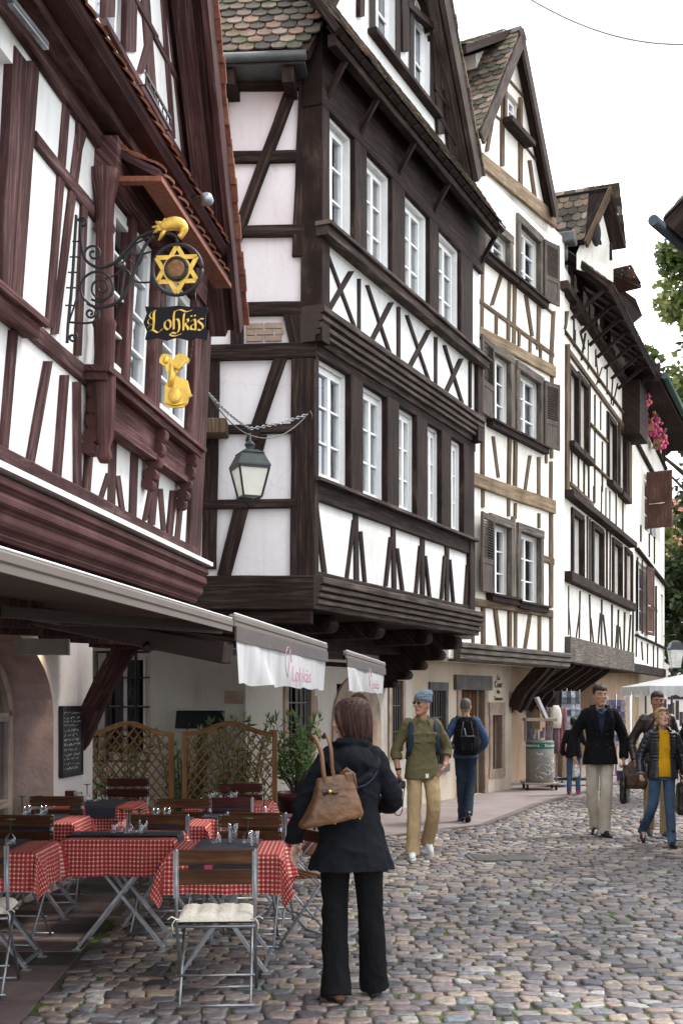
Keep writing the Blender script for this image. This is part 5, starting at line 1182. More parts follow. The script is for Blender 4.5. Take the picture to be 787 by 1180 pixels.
def make_table(x0, x1, y0, y1, label, clab, rlab, along, rz, seed):
    cx, cy = (x0+x1)/2, (y0+y1)/2; hx, hy = (x1-x0)/2, (y1-y0)/2
    t = empty('folding_table', (cx, cy, 0), rz, label, 'table', 'cafe tables on the terrace')
    mb = MB(); mb.box((0, 0, .735), (2*hx, 2*hy, .025), bev=.006); mb.build('tabletop', M['slat'], t)
    for sy in (-1, 1):
        for s in (-1, 1):
            mb = MB(); y = sy*(hy-.10)+s*.014; mb.bar((-s*(hx-.10), y, .72), (s*(hx-.08), y, .012), .020, .048, up=(0, 1, 0)); mb.bar((s*(hx-.08)-.03, y, .006), (s*(hx-.08)+.03, y, .006), .03, .012); mb.build('leg', M['steel'], t)
    for s in (-1, 1):
        for xx, zz_ in ((s*(hx-.10), .70), (s*(hx-.09), .05)): mb = MB(); mb.bar((xx, -hy+.1, zz_), (xx, hy-.1, zz_), .018, .018); mb.build('stretcher', M['steel'], t)
    c = cloth_mb(hx, hy, .235, .75, seed).build('tablecloth', M['check'], None, label=clab, cat='tablecloth', group='checked tablecloths'); c.location = (cx, cy, 0); c.rotation_euler = (0, 0, rz)
    r = runner_mb(hx, hy, .12, .757, .40 if along == 'y' else .30, along).build('table_runner', M['runner'], None, label=rlab, cat='table runner', group='navy table runners'); r.location = (cx, cy, 0); r.rotation_euler = (0, 0, rz)
T = [(-2.62, -1.88, 7.46, 8.06, 'folding table cut off by the left picture edge', 'y', 0), (-1.86, -1.12, 8.10, 8.68, 'folding table whose crossed steel legs show fully', 'x', 1), (-1.06, -.38, 7.35, 8.06, 'folding table nearest the woman with the brown handbag', 'y', 2),
     (-2.75, -2.04, 9.22, 9.85, 'folding table beside the arched window', 'y', 3), (-2.50, -1.83, 10.6, 11.3, 'folding table in front of the left lattice screen', 'y', 4), (-1.70, -1.01, 9.0, 9.6, 'folding table in the middle of the terrace', 'y', 5),
     (-1.35, -.64, 10.7, 11.35, 'folding table in front of the right lattice screen', 'y', 6), (-1.10, -.40, 9.4, 10.0, 'folding table half hidden behind the woman', 'x', 7)]
for (x0, x1, y0, y1, lab, al, sd_) in T:
    w_ = lab.replace('folding table ', '')
    make_table(x0, x1, y0, y1, lab, 'red checked cloth on the table '+w_, 'navy runner on the table '+w_, al, 0, sd_)
# chairs
def make_chair(dark=False):
    t = empty('folding_chair'); S = M['slat_dark'] if dark else M['slat']; w_ = .215
    # local: sitter faces +Y, back at -Y
    for s in (-1, 1):
        mb = MB(); mb.tube([(s*w_, -.205, .87), (s*w_, -.19, .62), (s*w_, -.16, .45), (s*w_, .20, .012)], .0095, 8); mb.bar((s*w_, -.210, .86), (s*w_, -.192, .60), .030, .006, up=(0, 1, 0)); mb.build('side_tube', M['steel'], t)
        mb = MB(); mb.tube([(s*(w_-.022), .17, .455), (s*(w_-.022), -.24, .012)], .0085, 8); mb.build('leg', M['steel'], t)
    for yy, zz_, r_ in ((.195, .02, .008), (-.235, .02, .008), (-.12, .16, .007), (-.165, .44, .010), (.17, .44, .009)): mb = MB(); mb.tube([(-w_, yy, zz_), (w_, yy, zz_)], r_, 6); mb.build('stretcher', M['steel'], t)
    for z, h in ((.825, .085), (.715, .085)):
        mb = MB(); mb.box((0, -.200+(.87-z)*.05, z), (.455, .014, h), bev=.005, grain=0); b_ = mb.build('back_slat', S, t)
        mb = MB()
        for s in (-1, 1):
            for dz in (-.02, .02):
                mb.ball((s*w_, -.190+(.87-z)*.05, z+dz), .005, 6, 4)
        mb.build('screw', M['steel'], b_)
    for k in range(6):
        mb = MB(); mb.box((0, -.14+k*.062, .462), (.42, .048, .014), bev=.004, grain=0); mb.build('seat_slat', S, t)
    return t
ch_w = make_chair(); ch_d = make_chair(True); first = {False: True, True: True}
def cushion_mb():
    n = 30; mb = MB(); H = .045
    def top(x, y):
        u, v = (x/.21), (y/.20); e = max(0, 1-abs(u)**8)*max(0, 1-abs(v)**8); tuft = 1
        for tx in (-.105, 0, .105):
            for ty in (-.1, 0, .1): d = math.hypot(x-tx, y-ty); tuft -= .55*math.exp(-(d/.020)**2)
        seam = .80+.20*min(1, min(abs((x+.0525) % .105-.0525)/.02, abs((y+.05) % .10-.05)/.02))
        return .472+H*e**.5*max(.3, tuft)*seam
    for side in (0, 1):
        vs = []
        for i in range(n+1):
            for j in range(n+1):
                x, y = -.21+.42*i/n, -.20+.40*j/n; vs.append((x*1.02, y, top(x, y) if side == 0 else .470))
        b = len(mb.v); mb.v += vs
        for i in range(n):
            for j in range(n):
                q = [b+i*(n+1)+j, b+(i+1)*(n+1)+j, b+(i+1)*(n+1)+j+1, b+i*(n+1)+j+1]; mb.f.append(tuple(q if side == 0 else q[::-1])); mb.uv.append([(0, 0)]*4); mb.t.append(.5); mb.m.append(0); mb.sm.append(True)
    for s in (-1, 1):
        mb.tube([(s*.19, -.19, .48), (s*.22, -.205, .485), (s*.235, -.21, .46), (s*.23, -.205, .42)], .004, 5); mb.tube([(s*.20, -.19, .48), (s*.24, -.20, .50), (s*.26, -.21, .485)], .004, 5)
    return mb
cush = None
def chair(x, y, rz, label, dark=False, cushion=None):
    global cush
    src = ch_d if dark else ch_w
    if first[dark]: o = src; first[dark] = False; o.location = (x, y, 0); o.rotation_euler = (0, 0, R(rz))
    else: o = copy_tree(src, None, (x, y, 0), R(rz))
    tag(o, label, 'chair', 'folding cafe chairs on the terrace')
    if cushion:
        if cush is None: cush = cushion_mb().build('seat_cushion', M['cushion'], None); c = cush
        else: c = cush.copy(); COL.objects.link(c)
        c.location = (x, y, .0); c.rotation_euler = (0, 0, R(rz)); tag(c, cushion, 'cushion', 'cream seat cushions')
chair(-.70, 6.86, 3, 'folding chair with a cream cushion, its back to the viewer at the nearest table', cushion='buttoned cream cushion on the chair nearest the viewer')
chair(-.66, 8.42, 176, 'wooden folding chair facing the viewer behind the nearest table')
chair(-1.30, 8.92, -4, 'folding chair with its back slats just above the table with crossed legs')
chair(-2.30, 8.48, 172, 'folding chair behind the table at the left picture edge')
chair(-2.42, 10.2, 184, 'pale brown folding chair beside the arched window, behind its table')
chair(-2.66, 11.2, 10, 'dark red folding chair right below the chalkboard', dark=True)
chair(-2.25, 12.6, 180, 'dark red folding chair against the left lattice screen', dark=True)
chair(-1.32, 9.95, 178, 'folding chair in mid terrace with a grey-brown back, turned to the viewer')
chair(-.98, 10.45, 4, 'dark red folding chair in front of the table by the right lattice screen', dark=True)
chair(-.60, 9.08, -6, 'folding chair just left of the woman, between two tables')
chair(-1.00, 11.8, 182, 'dark red folding chair against the right lattice screen', dark=True)
chair(-.42, 10.9, 95, 'dark red folding chair at the right end of the lattice screen', dark=True)
chair(-2.13, 7.08, 5, 'folding chair with cushion cut off by the left picture edge', cushion='cream cushion at the left picture edge')
chair(-.36, 8.55, 120, 'folding chair turned sideways under the cloth beside the woman')
# glasses
def wine_glass(x, y, label, z=.762, s=1.0):
    g = empty('wine_glass', (x, y, z), 0, label, 'wine glass', 'upturned green-stemmed wine glasses'); mb = MB()
    mb.lathe((0, 0, 0), [(.033*s, 0), (.036*s, .015), (.036*s, .035), (.028*s, .06), (.010*s, .078), (.004*s, .082)], 14, caps=False); mb.build('bowl', M['clear_glass'], g)
    mb = MB(); mb.lathe((0, 0, 0), [(.0045, .080), (.004, .11), (.0045, .155), (.012, .160), (.034, .165), (.035, .168)], 12); mb.build('stem', M['green_glass'], g)
def tumbler(x, y, label, z=.762, r=.032, h=.10):
    mb = MB(); mb.lathe((0, 0, 0), [(r*.8, .0), (r*.85, .004), (r*.95, h*.5), (r, h), (r*.93, h), (r*.86, h*.5), (r*.74, .008)], 14); mb.build('tumbler', M['clear_glass'], None, loc=(x, y, z), label=label, cat='glass', group='water glasses on the tables')
where = ['at the left picture edge', 'with the crossed legs', 'nearest the woman', 'beside the arched window', 'before the left lattice', 'in mid terrace', 'before the right lattice', 'behind the woman']
gl = {0: ((-2.10, 7.72),), 1: ((-1.52, 8.42), (-1.46, 8.36), (-1.40, 8.42)), 2: ((-.80, 7.78), (-.60, 7.80)), 3: ((-2.52, 9.6), (-2.40, 9.65)), 4: ((-2.30, 11.0), (-2.22, 11.05)), 5: (), 6: ((-1.12, 11.1), (-1.04, 11.15)), 7: ((-.62, 9.75),)}
sides = ('left', 'middle', 'right')
for k, ps in gl.items():
    for i, (x, y) in enumerate(ps):
        wine_glass(x, y, ('upturned wine glass on the table %s' % where[k]) if len(ps) == 1 else ('%s upturned wine glass on the table %s' % (sides[i] if len(ps) == 3 else sides[i*2], where[k])))
for k, i, (x, y) in ((1, 0, (-1.55, 8.34)), (1, 1, (-1.36, 8.34)), (2, 0, (-.70, 7.84)), (2, 1, (-.55, 7.68)), (3, 0, (-2.46, 9.52)), (3, 1, (-2.34, 9.56)), (4, 0, (-2.36, 10.95)), (5, 0, (-1.42, 9.3)), (5, 1, (-1.34, 9.33)), (6, 0, (-1.18, 11.05)), (6, 1, (-.98, 11.1))):
    tumbler(x, y, '%s clear tumbler on the table %s' % (('left', 'right')[i], where[k]), h=.13 if k == 2 and i == 0 else .10)

# =============================================================== LATTICE SCREENS, PLANTS
M['lattice'] = m_wood('lattice_wood', (.19, .10, .042), (.34, .20, .095), rough=.6, bmp=.2)
def lattice(x0, x1, y, label, flip):
    t = empty('lattice_screen', ((x0+x1)/2, y, 0), 0, label, 'lattice screen', 'arched lattice screens behind the tables'); W = x1-x0; h = W/2
    top = lambda x: 1.33+.13*math.exp(-((x)/(W*.27))**2)-.02
    for s in (-1, 1):
        mb = MB(); mb.box((s*(h-.025), 0, .68), (.055, .055, 1.37 if s*flip < 0 else 1.34), bev=.005); mb.build('post', M['lattice'], t)
    mb = MB(); pts = [(-h+.05+(W-.1)*k/18, 0, top(-h+.05+(W-.1)*k/18)) for k in range(19)]
    for a, b in zip(pts, pts[1:]): mb.bar(a, Vector(b)+(Vector(b)-Vector(a))*.05, .045, .05)
    mb.build('arched_rail', M['lattice'], t)
    mb = MB(); mb.bar((-h+.05, 0, .12), (h-.05, 0, .12), .04, .05); mb.build('bottom_rail', M['lattice'], t)
    mb = MB()
    for d, yy in ((1, -.008), (-1, .008)):
        c = -h-1.5
        while c < h+1.5:
            # line x = c + d*(z-.12)*0.75
            seg = []
            for k in range(60):
                z = .12+k*.0235; x = c+d*(z-.12)*.78
                if -h+.05 < x < h-.05 and z < top(x)-.01: seg.append((x, yy, z))
            if len(seg) > 2: mb.bar(seg[0], seg[-1], .016, .022, up=(0, 1, 0))
            c += .098
    mb.build('lattice', M['lattice'], t)
lattice(-2.82, -1.83, 13.25, 'left arched lattice screen of brown wood behind the tables', 1); lattice(-1.73, -.70, 13.22, 'right arched lattice screen of brown wood, ending behind the woman', -1)
def m_leaf(name, c0, c1, c2):
    m, nt, b = _mat(name); at = N(nt, 'ShaderNodeAttribute', attribute_name='tint'); c = ramp(nt, at.outputs['Fac'], [(0, c0), (.5, c1), (1, c2)])
    nt.links.new(c, b.inputs['Base Color']); b.inputs['Roughness'].default_value = .5; b.inputs['Specular IOR Level'].default_value = .35
    t = N(nt, 'ShaderNodeBsdfTranslucent'); nt.links.new(c, t.inputs['Color']); mx = N(nt, 'ShaderNodeMixShader'); mx.inputs[0].default_value = .3
    nt.links.new(b.outputs[0], mx.inputs[1]); nt.links.new(t.outputs[0], mx.inputs[2]); nt.links.new(mx.outputs[0], nt.nodes['Material Output'].inputs[0]); return m
M['leaf'] = m_leaf('shrub_leaf', (.03, .065, .018), (.10, .18, .05), (.26, .35, .13)); M['tree_leaf'] = m_leaf('tree_leaf', (.04, .07, .014), (.13, .17, .04), (.28, .28, .09)); M['tree_leaf_dark'] = m_leaf('tree_leaf_dark', (.012, .022, .008), (.03, .05, .015), (.07, .09, .03))
M['bark'] = m_plain('bark', (.07, .055, .042), .95, nscale=6, var=.4, bmp=.5)
def leaf(mb, c, d, L, W, tint, up=None):
    d = Vector(d).normalized(); s = d.cross(Vector((rnd.uniform(-1, 1), rnd.uniform(-1, 1), rnd.uniform(-.2, 1))))
    if s.length < .01: return
    s.normalize(); c = Vector(c); n = d.cross(s)*L*.08
    mb.face([c, c+d*L*.35-s*W/2+n, c+d*L, c+d*L*.35+s*W/2+n], tint=tint)
def shrub(x, y, r, h, label, n=40, pot=None, z0=0, cat='shrub', Ll=.10):
    t = empty('potted_shrub' if pot else 'shrub', (x, y, 0), 0, label, cat, None); st = MB(); lf = MB()
    for k in range(n):
        a = rnd.uniform(0, 6.28); rr = r*math.sqrt(rnd.random()); top = Vector((rr*math.cos(a), rr*math.sin(a)*.6, h*rnd.uniform(.45, 1))); base = Vector((rr*.15*math.cos(a), rr*.15*math.sin(a), z0)); mid = base.lerp(top, .5)+Vector((0, 0, .05))
        st.tube([base, mid, top], [.006, .005, .003], 5)
        for j in range(12):
            f = .35+.65*(j+.5)/12; p = base.lerp(mid, f*2) if f < .5 else mid.lerp(top, f*2-1); th = j*2.4+a
            leaf(lf, p, (math.cos(th), math.sin(th), rnd.uniform(.1, .9)), Ll*rnd.uniform(.7, 1.2), Ll*.26, rnd.random())
        for j in range(4): leaf(lf, top, (rnd.uniform(-.6, .6), rnd.uniform(-.6, .6), 1), Ll, Ll*.25, rnd.uniform(.5, 1))
    st.build('stem', M['bark'], t); lf.build('foliage', M['leaf'], t)
    if pot:
        mb = MB(); mb.lathe((0, 0, 0), [(r*.5, 0), (r*.55, .02), (r*.72, z0*.9), (r*.80, z0*.9), (r*.82, z0+.02), (r*.70, z0+.02), (r*.66, z0-.03)], 16); mb.build('pot', pot, t)
M['maroon'] = m_plain('maroon_glaze', (.055, .012, .018), .3, bmp=.02); M['terracotta'] = m_plain('terracotta', (.30, .13, .08), .8)
shrub(-2.45, 13.75, .42, 1.25, 'low leafy shrub behind the left half of the left lattice', 34, z0=.0)
shrub(-1.80, 13.8, .40, 1.40, 'leafy shrub behind the gap between the two lattice screens', 36)
shrub(-1.15, 13.75, .42, 1.50, 'leafy shrub behind the right lattice screen', 44)
shrub(-.52, 13.9, .34, 1.50, 'tall oleander in a maroon pot at the right end of the lattice', 40, M['maroon'], .62, 'potted plant', .12)
shrub(-.30, 13.35, .22, .62, 'small leafy plant in a terracotta pot beside the woman\'s elbow', 18, M['terracotta'], .26, 'potted plant', .09)
# menu board behind the screens
t = empty('menu_stand', (-1.62, 13.95, 0), 0, 'black slanted menu board showing above the lattice screens', 'menu board'); mb = MB(); mb.box((0, 0, .7), (.05, .05, 1.4)); mb.box((0, 0, .02), (.4, .3, .04), bev=.01); mb.build('post', M['iron'], t)
mb = MB(); mb.box((0, 0, 1.47), (.56, .03, .24), Matrix.Rotation(R(-35), 3, 'X'), bev=.006); p_ = mb.build('panel', M['iron'], t); mb = MB(); mb.bar((-.28, .065, 1.585), (.28, .065, 1.585), .012, .02); mb.build('edge_strip', M['steel'], p_)
# =============================================================== AWNINGS
M['awning_bar'] = m_plain('taupe_aluminium', (.125, .10, .088), .6, nscale=2, var=.12, bmp=.02); M['awning_dark'] = m_plain('brown_awning_canvas', (.060, .038, .032), .9, nscale=3, var=.2)
M['brown_arm'] = m_plain('brown_lacquer', (.045, .030, .027), .45, nscale=3, var=.2)
def m_valance():
    m, nt, b = _mat('white_valance'); tcn = N(nt, 'ShaderNodeTexCoord'); mp = N(nt, 'ShaderNodeMapping'); mp.inputs['Scale'].default_value = (14, 14, 1.5); nt.links.new(tcn.outputs['Object'], mp.inputs['Vector'])
    n1 = N(nt, 'ShaderNodeTexNoise', Scale=1, Detail=5); nt.links.new(mp.outputs[0], n1.inputs['Vector']); c = ramp(nt, n1.outputs['Fac'], [(.3, (.52, .52, .54)), (.6, (.72, .72, .73))]); nt.links.new(c, b.inputs['Base Color']); b.inputs['Roughness'].default_value = .8
    t = N(nt, 'ShaderNodeBsdfTranslucent'); t.inputs['Color'].default_value = (.7, .7, .7, 1); mx = N(nt, 'ShaderNodeMixShader'); mx.inputs[0].default_value = .35
    nt.links.new(b.outputs[0], mx.inputs[1]); nt.links.new(t.outputs[0], mx.inputs[2]); nt.links.new(mx.outputs[0], nt.nodes['Material Output'].inputs[0]); return m
M['valance'] = m_valance(); M['magenta'] = m_plain('magenta_print', (.40, .20, .27), .8, bmp=0)
ax = lambda y: -.535+.131*(y-5.9)
zt = 2.085
def text_mesh(name, s, size, mat, parent, Mx, ext=.001, space=1.0):
    cu = bpy.data.curves.new(name, 'FONT'); cu.body = s; cu.size = size; cu.extrude = ext; cu.align_x = 'CENTER'; cu.align_y = 'CENTER'; cu.space_character = space; cu.resolution_u = 3
    o = bpy.data.objects.new('tmp_text', cu); COL.objects.link(o); bpy.context.view_layer.update()
    me = bpy.data.meshes.new_from_object(o.evaluated_get(bpy.context.evaluated_depsgraph_get())); bpy.data.objects.remove(o)
    me.transform(Mx); me.materials.clear(); me.materials.append(mat); r = bpy.data.objects.new(name, me); COL.objects.link(r); r.parent = parent; return r
def awning(y0, y1, label, val, dz=0):
    zt = 2.085+dz
    t = empty('awning', ((ax(y0)+ax(y1))/2, (y0+y1)/2, 0), 0, label, 'awning', 'retractable awnings over the terrace'); o = Vector(t.location)
    L = lambda p: Vector(p)-o
    mb = MB(); a, b = L((ax(y0), y0, zt)), L((ax(y1), y1, zt)); mb.bar(a, b, .042, .042, bev=.010); mb.bar(a+Vector((.01, 0, -.025)), b+Vector((.01, 0, -.025)), .010, .03); mb.build('front_bar', M['awning_bar'], t)
    mb = MB(); mb.tube([a+Vector((.012, 0, .024)), b+Vector((.012, 0, .024))], .004, 6); mb.build('trim_strip', M['white_paint'], t)
    mb = MB(); n = 10
    for i in range(n):
        ya, yb = y0+(y1-y0)*i/n, y0+(y1-y0)*(i+1)/n; P = [L((ax(ya), ya, zt+.01)), L((ax(yb), yb, zt+.01)), L((ax(yb)-1.95, yb, zt+.26)), L((ax(ya)-1.95, ya, zt+.26))]; mb.face(P); mb.face([p-Vector((0, 0, .004)) for p in P][::-1])
    mb.build('canvas', M['awning_dark'], t)
    for yy in (y0+.08, y1-.08):
        mb = MB(); p = [L((ax(yy)-.02, yy, zt-.03)), L((ax(yy)-.95, yy+.42*(1 if yy < (y0+y1)/2 else -1), zt+.02)), L((ax(yy)-1.9, yy, zt+.17))]; mb.bar(p[0], p[1], .035, .05); mb.bar(p[1], p[2], .035, .05); mb.build('folding_arm', M['brown_arm'], t)
    mb = MB(); mb.bar(L((ax(y0)-1.95, y0, zt+.22)), L((ax(y1)-1.95, y1, zt+.22)), .14, .13, bev=.02); mb.build('cassette', M['awning_dark'], t)
    if val:
        mb = MB(); nx, nz_ = 40, 10; H = val; ri = random.Random(int(y0*10)); ph = ri.uniform(0, 6)
        def vp(i, j):
            f = i/nx; g = j/nz_; y = y0+.02+(y1-y0-.04)*f; wv = .012*math.sin(f*23+ph)*g+.02*math.sin(f*9+ph*2)*g*(1-.3*g)+.05*g*math.exp(-((f-.12-.12*g)/.06)**2)
            return L((ax(y)+.012+wv, y, zt-.05-H*g+.006*math.sin(f*31)*g))
        for i in range(nx):
            for j in range(nz_): mb.face([vp(i, j), vp(i+1, j), vp(i+1, j+1), vp(i, j+1)], smooth=True)
        v_ = mb.build('valance', M['valance'], t)
        me = v_.data; bm = bmesh.new(); bm.from_mesh(me); bmesh.ops.remove_doubles(bm, verts=bm.verts, dist=.0005); bm.to_mesh(me); bm.free(); me.polygons.foreach_set('use_smooth', [True]*len(me.polygons))
        mb = MB(); mb.bar(a+Vector((.018, 0, -.075)), b+Vector((.018, 0, -.075)), .010, .075); mb.build('valance_rail', M['brown_arm'], t)
        dirv = Vector((.131, 1, 0)).normalized(); nn = Vector((dirv.y, -dirv.x, 0)); c = L((ax((y0+y1)/2), (y0+y1)/2, zt-.05-H*.55))+nn*.075
        Mx = Matrix((( dirv.x, 0, nn.x, c.x), (dirv.y, 0, nn.y, c.y), (0, 1, 0, c.z), (0, 0, 0, 1)))
        text_mesh('lettering', 'Lohk\u00e4s', .13, M['magenta'], v_, Mx @ Matrix.Diagonal((2.0, 1.0, 1, 1)) @ Matrix.Translation((.03, -.05, 0)), .001)
        lg_ = MB(); ring = [Mx @ Vector((-.42+.10*math.cos(k*.5), .02+.09*math.sin(k*.5), 0)) for k in range(10)]; lg_.tube(ring, .0025, 5); lg_.tube([ring[-1], Mx @ Vector((-.36, .10, 0))], .0025, 5); lg_.build('emblem', M['magenta'], v_)
    return t
awning(2.2, 5.86, 'nearest awning, its bare taupe front bar crossing the left edge of the picture', 0, -.03)
awning(5.92, 9.05, 'middle awning with the larger white hanging valance', .27)
awning(9.15, 10.15, 'short bare length of awning bar between the two valances', 0) if False else None
awning(10.2, 13.6, 'farthest awning with the smaller white hanging valance', .27)
t = empty('support_beam', (-1.4, 7, 0), 0, 'dark brown beam sloping down from the wall under the awnings', 'beam'); mb = MB(); o = Vector(t.location); mb.bar(Vector((-2.45, 8.0, 2.32))-o, Vector((-.55, 5.96, 1.915))-o, .06, .11, bev=.012); mb.build('beam', M['brown_arm'], t)
mb = MB()
for f in (.3, .75): mb = MB(); p = Vector((-2.45, 8.0, 2.32)).lerp(Vector((-.55, 5.96, 1.915)), f)-o; mb.ball(p+Vector((0, -.04, -.05)), .03, 8, 6); mb.build('fixing', M['iron'], t)
# =============================================================== WALL FITTINGS
def on(pl, x, y, o=0): u, v = pl.uv(x, y, o); return pl.pt(u, v, o), u, v
# heater / lamp by the arch
t = empty('wall_heater', (-2.15, 8.9, 0), 0, 'grey wall heater lamp hanging over the arched window', 'heater'); s_ = 1400/8.9; c = Vector(((50-CX)/s_, 8.9, CH+(HY-745)/s_)); o = Vector(t.location)
mb = MB(); Mh = Matrix.Rotation(R(8), 3, 'Z'); 
mb.rings([[c-o+Mh @ Vector((x_, y_*.09, z_)) for (y_, z_) in ((-1, -.06), (1, -.06), (.6, .055), (-.6, .055))] for x_ in (-.19, .19)], True, smooth=False); mb.build('housing', M['heater_grey'], t)
mb = MB(); mb.tube([c-o+Vector((-.02, 0, .05)), c-o+Vector((-.05, .05, .14)), c-o+Vector((-.16, .25, .24))], .012, 6); mb.tube([c-o+Vector((.05, 0, .05)), c-o+Vector((.0, .02, .10)), c-o+Vector((-.05, .05, .13))], .01, 6); mb.build('bracket', M['iron'], t)
# small lit spot on the pier
pS, uS, vS = on(P1b, 60, 712, .12); t = empty('wall_spotlight', pS, 0, 'small lit spotlight washing the pier above the heater', 'spotlight'); mb = MB(); mb.tube([(0, 0, .05), (0, 0, -.05)], .035, 10); mb.build('housing', M['iron'], t)
mb = MB(); mb.ball((0, 0, -.05), (.028, .028, .012), 10, 6); mb.build('lamp', m_emit('lamp_glow', (1, .8, .5), 6), t)
ld = bpy.data.lights.new('spotlight', 'SPOT'); lo = bpy.data.objects.new('spot_beam', ld); COL.objects.link(lo); lo.parent = t; lo.location = (0, 0, -.07); ld.energy = 9; ld.color = (1, .78, .5); ld.spot_size = R(80); ld.spot_blend = .8; ld.shadow_soft_size = .03
# chalkboard
p0 = P1b.uv(68, 850); p1 = P1b.uv(91, 850); vT, vB_ = P1b.uv(80, 815)[1], P1b.uv(80, 893)[1]; print('chalk', p0, p1, vT, vB_)
t = empty('chalkboard', P1b.pt((p0[0]+p1[0])/2, 0), 0, 'narrow black chalkboard with white handwriting on the pier', 'chalkboard'); o = Vector(t.location)
class OffP:
    def __init__(s, pl, o): s.pl = pl; s.o = Vector(o); s.d = pl.d; s.nn = pl.nn; s.n = pl.n
    def pt(s, u, v, w=0): return s.pl.pt(u, v, w)-s.o
q = OffP(P1b, o); mb = MB(); pbox(mb, q, p0[0], p1[0], vB_, vT, .01, .035); mb.build('board', m_plain('slate', (.018, .018, .02), .6, bmp=0), t)
mb = MB()
for a in ((p0[0]-.012, p0[0]+.012, vB_, vT), (p1[0]-.012, p1[0]+.012, vB_, vT), (p0[0]-.012, p1[0]+.012, vT-.012, vT+.012), (p0[0]-.012, p1[0]+.012, vB_-.012, vB_+.012)): pbox(mb, q, *a, .006, .043+.001*a[0]%.002)
mb.build('frame', M['iron'], t)
mb = MB(); z = vT-.05; chalk = m_plain('chalk', (.65, .65, .65), .9, bmp=0)
while z > vB_+.04:
    u = p0[0]+.03; hh = rnd.uniform(.008, .016); pts = []
    ue = p1[0]-.03-rnd.uniform(0, .5)*(p1[0]-p0[0])*.4
    while u < ue:
        pts.append(q.pt(u, z+rnd.uniform(-hh, hh), .037)); u += rnd.uniform(.008, .018)
        if rnd.random() < .14 and len(pts) > 1: mb.tube(pts, .0022, 4); pts = []; u += .02
    if len(pts) > 1: mb.tube(pts, .0022, 4)
    z -= rnd.uniform(.032, .05)
mb.build('handwriting', chalk, t)
# blue street name plate on the rear wall
u0 = P2Lb.uv(228, 752)[0]; u1_ = P2Lb.uv(262, 752)[0]; v0 = P2Lb.uv(240, 756)[1]; t = empty('street_sign', P2Lb.pt((u0+u1_)/2, v0), 0, 'dark blue plate with a white rim on the rear wall under the awning', 'sign'); q = OffP(P2Lb, t.location)
mb = MB(); pbox(mb, q, u0, u1_, v0, v0+.22, .005, .018); mb.build('rim', M['white_paint'], t); mb = MB(); pbox(mb, q, u0+.02, u1_-.02, v0+.015, v0+.205, .010, .021); mb.build('plate', m_plain('navy_enamel', (.008, .015, .075), .3, bmp=0), t)
# linear lamps under the eaves of house 1
for (x0, y0_, x1, y1_, lab) in ((12, 0, 53, 52, 'long grey strip lamp under the eave at the top left corner'), (166, 220, 190, 256, 'short grey strip lamp under the little tiled roof over the shop sign')):
    a = on(P1, x0, y0_, .12)[0]; b = on(P1, x1, y1_, .12)[0]; t = empty('strip_light', (Vector(a)+Vector(b))/2, 0, lab, 'lamp'); o = Vector(t.location)
    mb = MB(); mb.bar(Vector(a)-o, Vector(b)-o, .045, .035, bev=.006); mb.build('housing', M['zinc'], t); mb = MB(); mb.bar(Vector(a)-o+Vector((.004, -.004, -.022)), Vector(b)-o+Vector((.004, -.004, -.022)), .03, .012); mb.build('lens', M['steel'], t)
    mb = MB(); m_ = Vector((0, 0, 0)); mb.tube([m_, m_+Vector((-.05, .02, .13))], .008, 6); mb.build('bracket', M['iron'], t)
p_ = on(P1, 238, 230, .42)[0]; t = empty('round_spotlight', p_, 0, 'small round chrome spotlight fixed to the tiled verge', 'spotlight'); mb = MB(); Ms = Matrix.Rotation(R(65), 3, 'X'); mb.lathe((0, 0, 0), [(.02, .05), (.045, .03), (.055, -.01), (.05, -.02)], 14, M=Ms); mb.build('housing', M['steel'], t); mb = MB(); mb.tube([(0, 0, 0), (-.08, 0, .03), (-.16, 0, .0)], .007, 6); mb.build('bracket', M['iron'], t)
# iron flower rail below the gable window
a = Vector(on(P1, 168, 98, .22)[0]); b = Vector(on(P1, 197, 150, .22)[0]); t = empty('flower_rail', (a+b)/2, 0, 'black iron flower rail below the upper window of the red house', 'flower rail'); o = Vector(t.location); mb = MB()
for dz in (0, .08): mb.bar(a-o+Vector((0, 0, dz)), b-o+Vector((0, 0, dz)), .014, .02)
for k in range(7): p = a.lerp(b, k/6)-o; mb.tube([p, p+Vector((0, 0, .08))], .005, 5); 
for p in (a, b): mb.tube([p-o, p-o-P1.nn*.2], .007, 5)
mb.build('rail', M['iron'], t)
# =============================================================== SHOP SIGN
YS = 7.42; PSg = Plane((-1.70, YS), (1, -.10)); ZO = (60, 230, .2541)
t = empty('shop_sign', (-1.65, YS, 4.2), 0, 'wrought iron bracket with gold star disc and black board reading Lohk\u00e4s', 'shop sign'); o = Vector(t.location)
def sp(x, y, off=0): u, v = PSg.uv(ZO[0]+x*ZO[2], ZO[1]+y*ZO[2]); return Vector(PSg.pt(u, v, off))-o
def smooth(pts, n=6):
    out = []
    for i in range(len(pts)-1):
        p0, p1, p2, p3 = pts[max(i-1, 0)], pts[i], pts[i+1], pts[min(i+2, len(pts)-1)]
        for k in range(n): t_ = k/n; out.append(tuple(.5*((2*p1[c])+(-p0[c]+p2[c])*t_+(2*p0[c]-5*p1[c]+4*p2[c]-p3[c])*t_*t_+(-p0[c]+3*p1[c]-3*p2[c]+p3[c])*t_**3) for c in range(2)))
    return out+[pts[-1]]
mb = MB()
def cu_(pts, r=.008, off=0): mb.tube([sp(x, y, off) for x, y in smooth(pts)], r, 6)
def spiral(cx, cy, r0, r1, a0, turns, r=.0075): cu_([(cx+(r0+(r1-r0)*k/16)*math.cos(R(a0)+turns*6.283*k/16), cy+(r0+(r1-r0)*k/16)*math.sin(R(a0)+turns*6.283*k/16)) for k in range(17)], r)
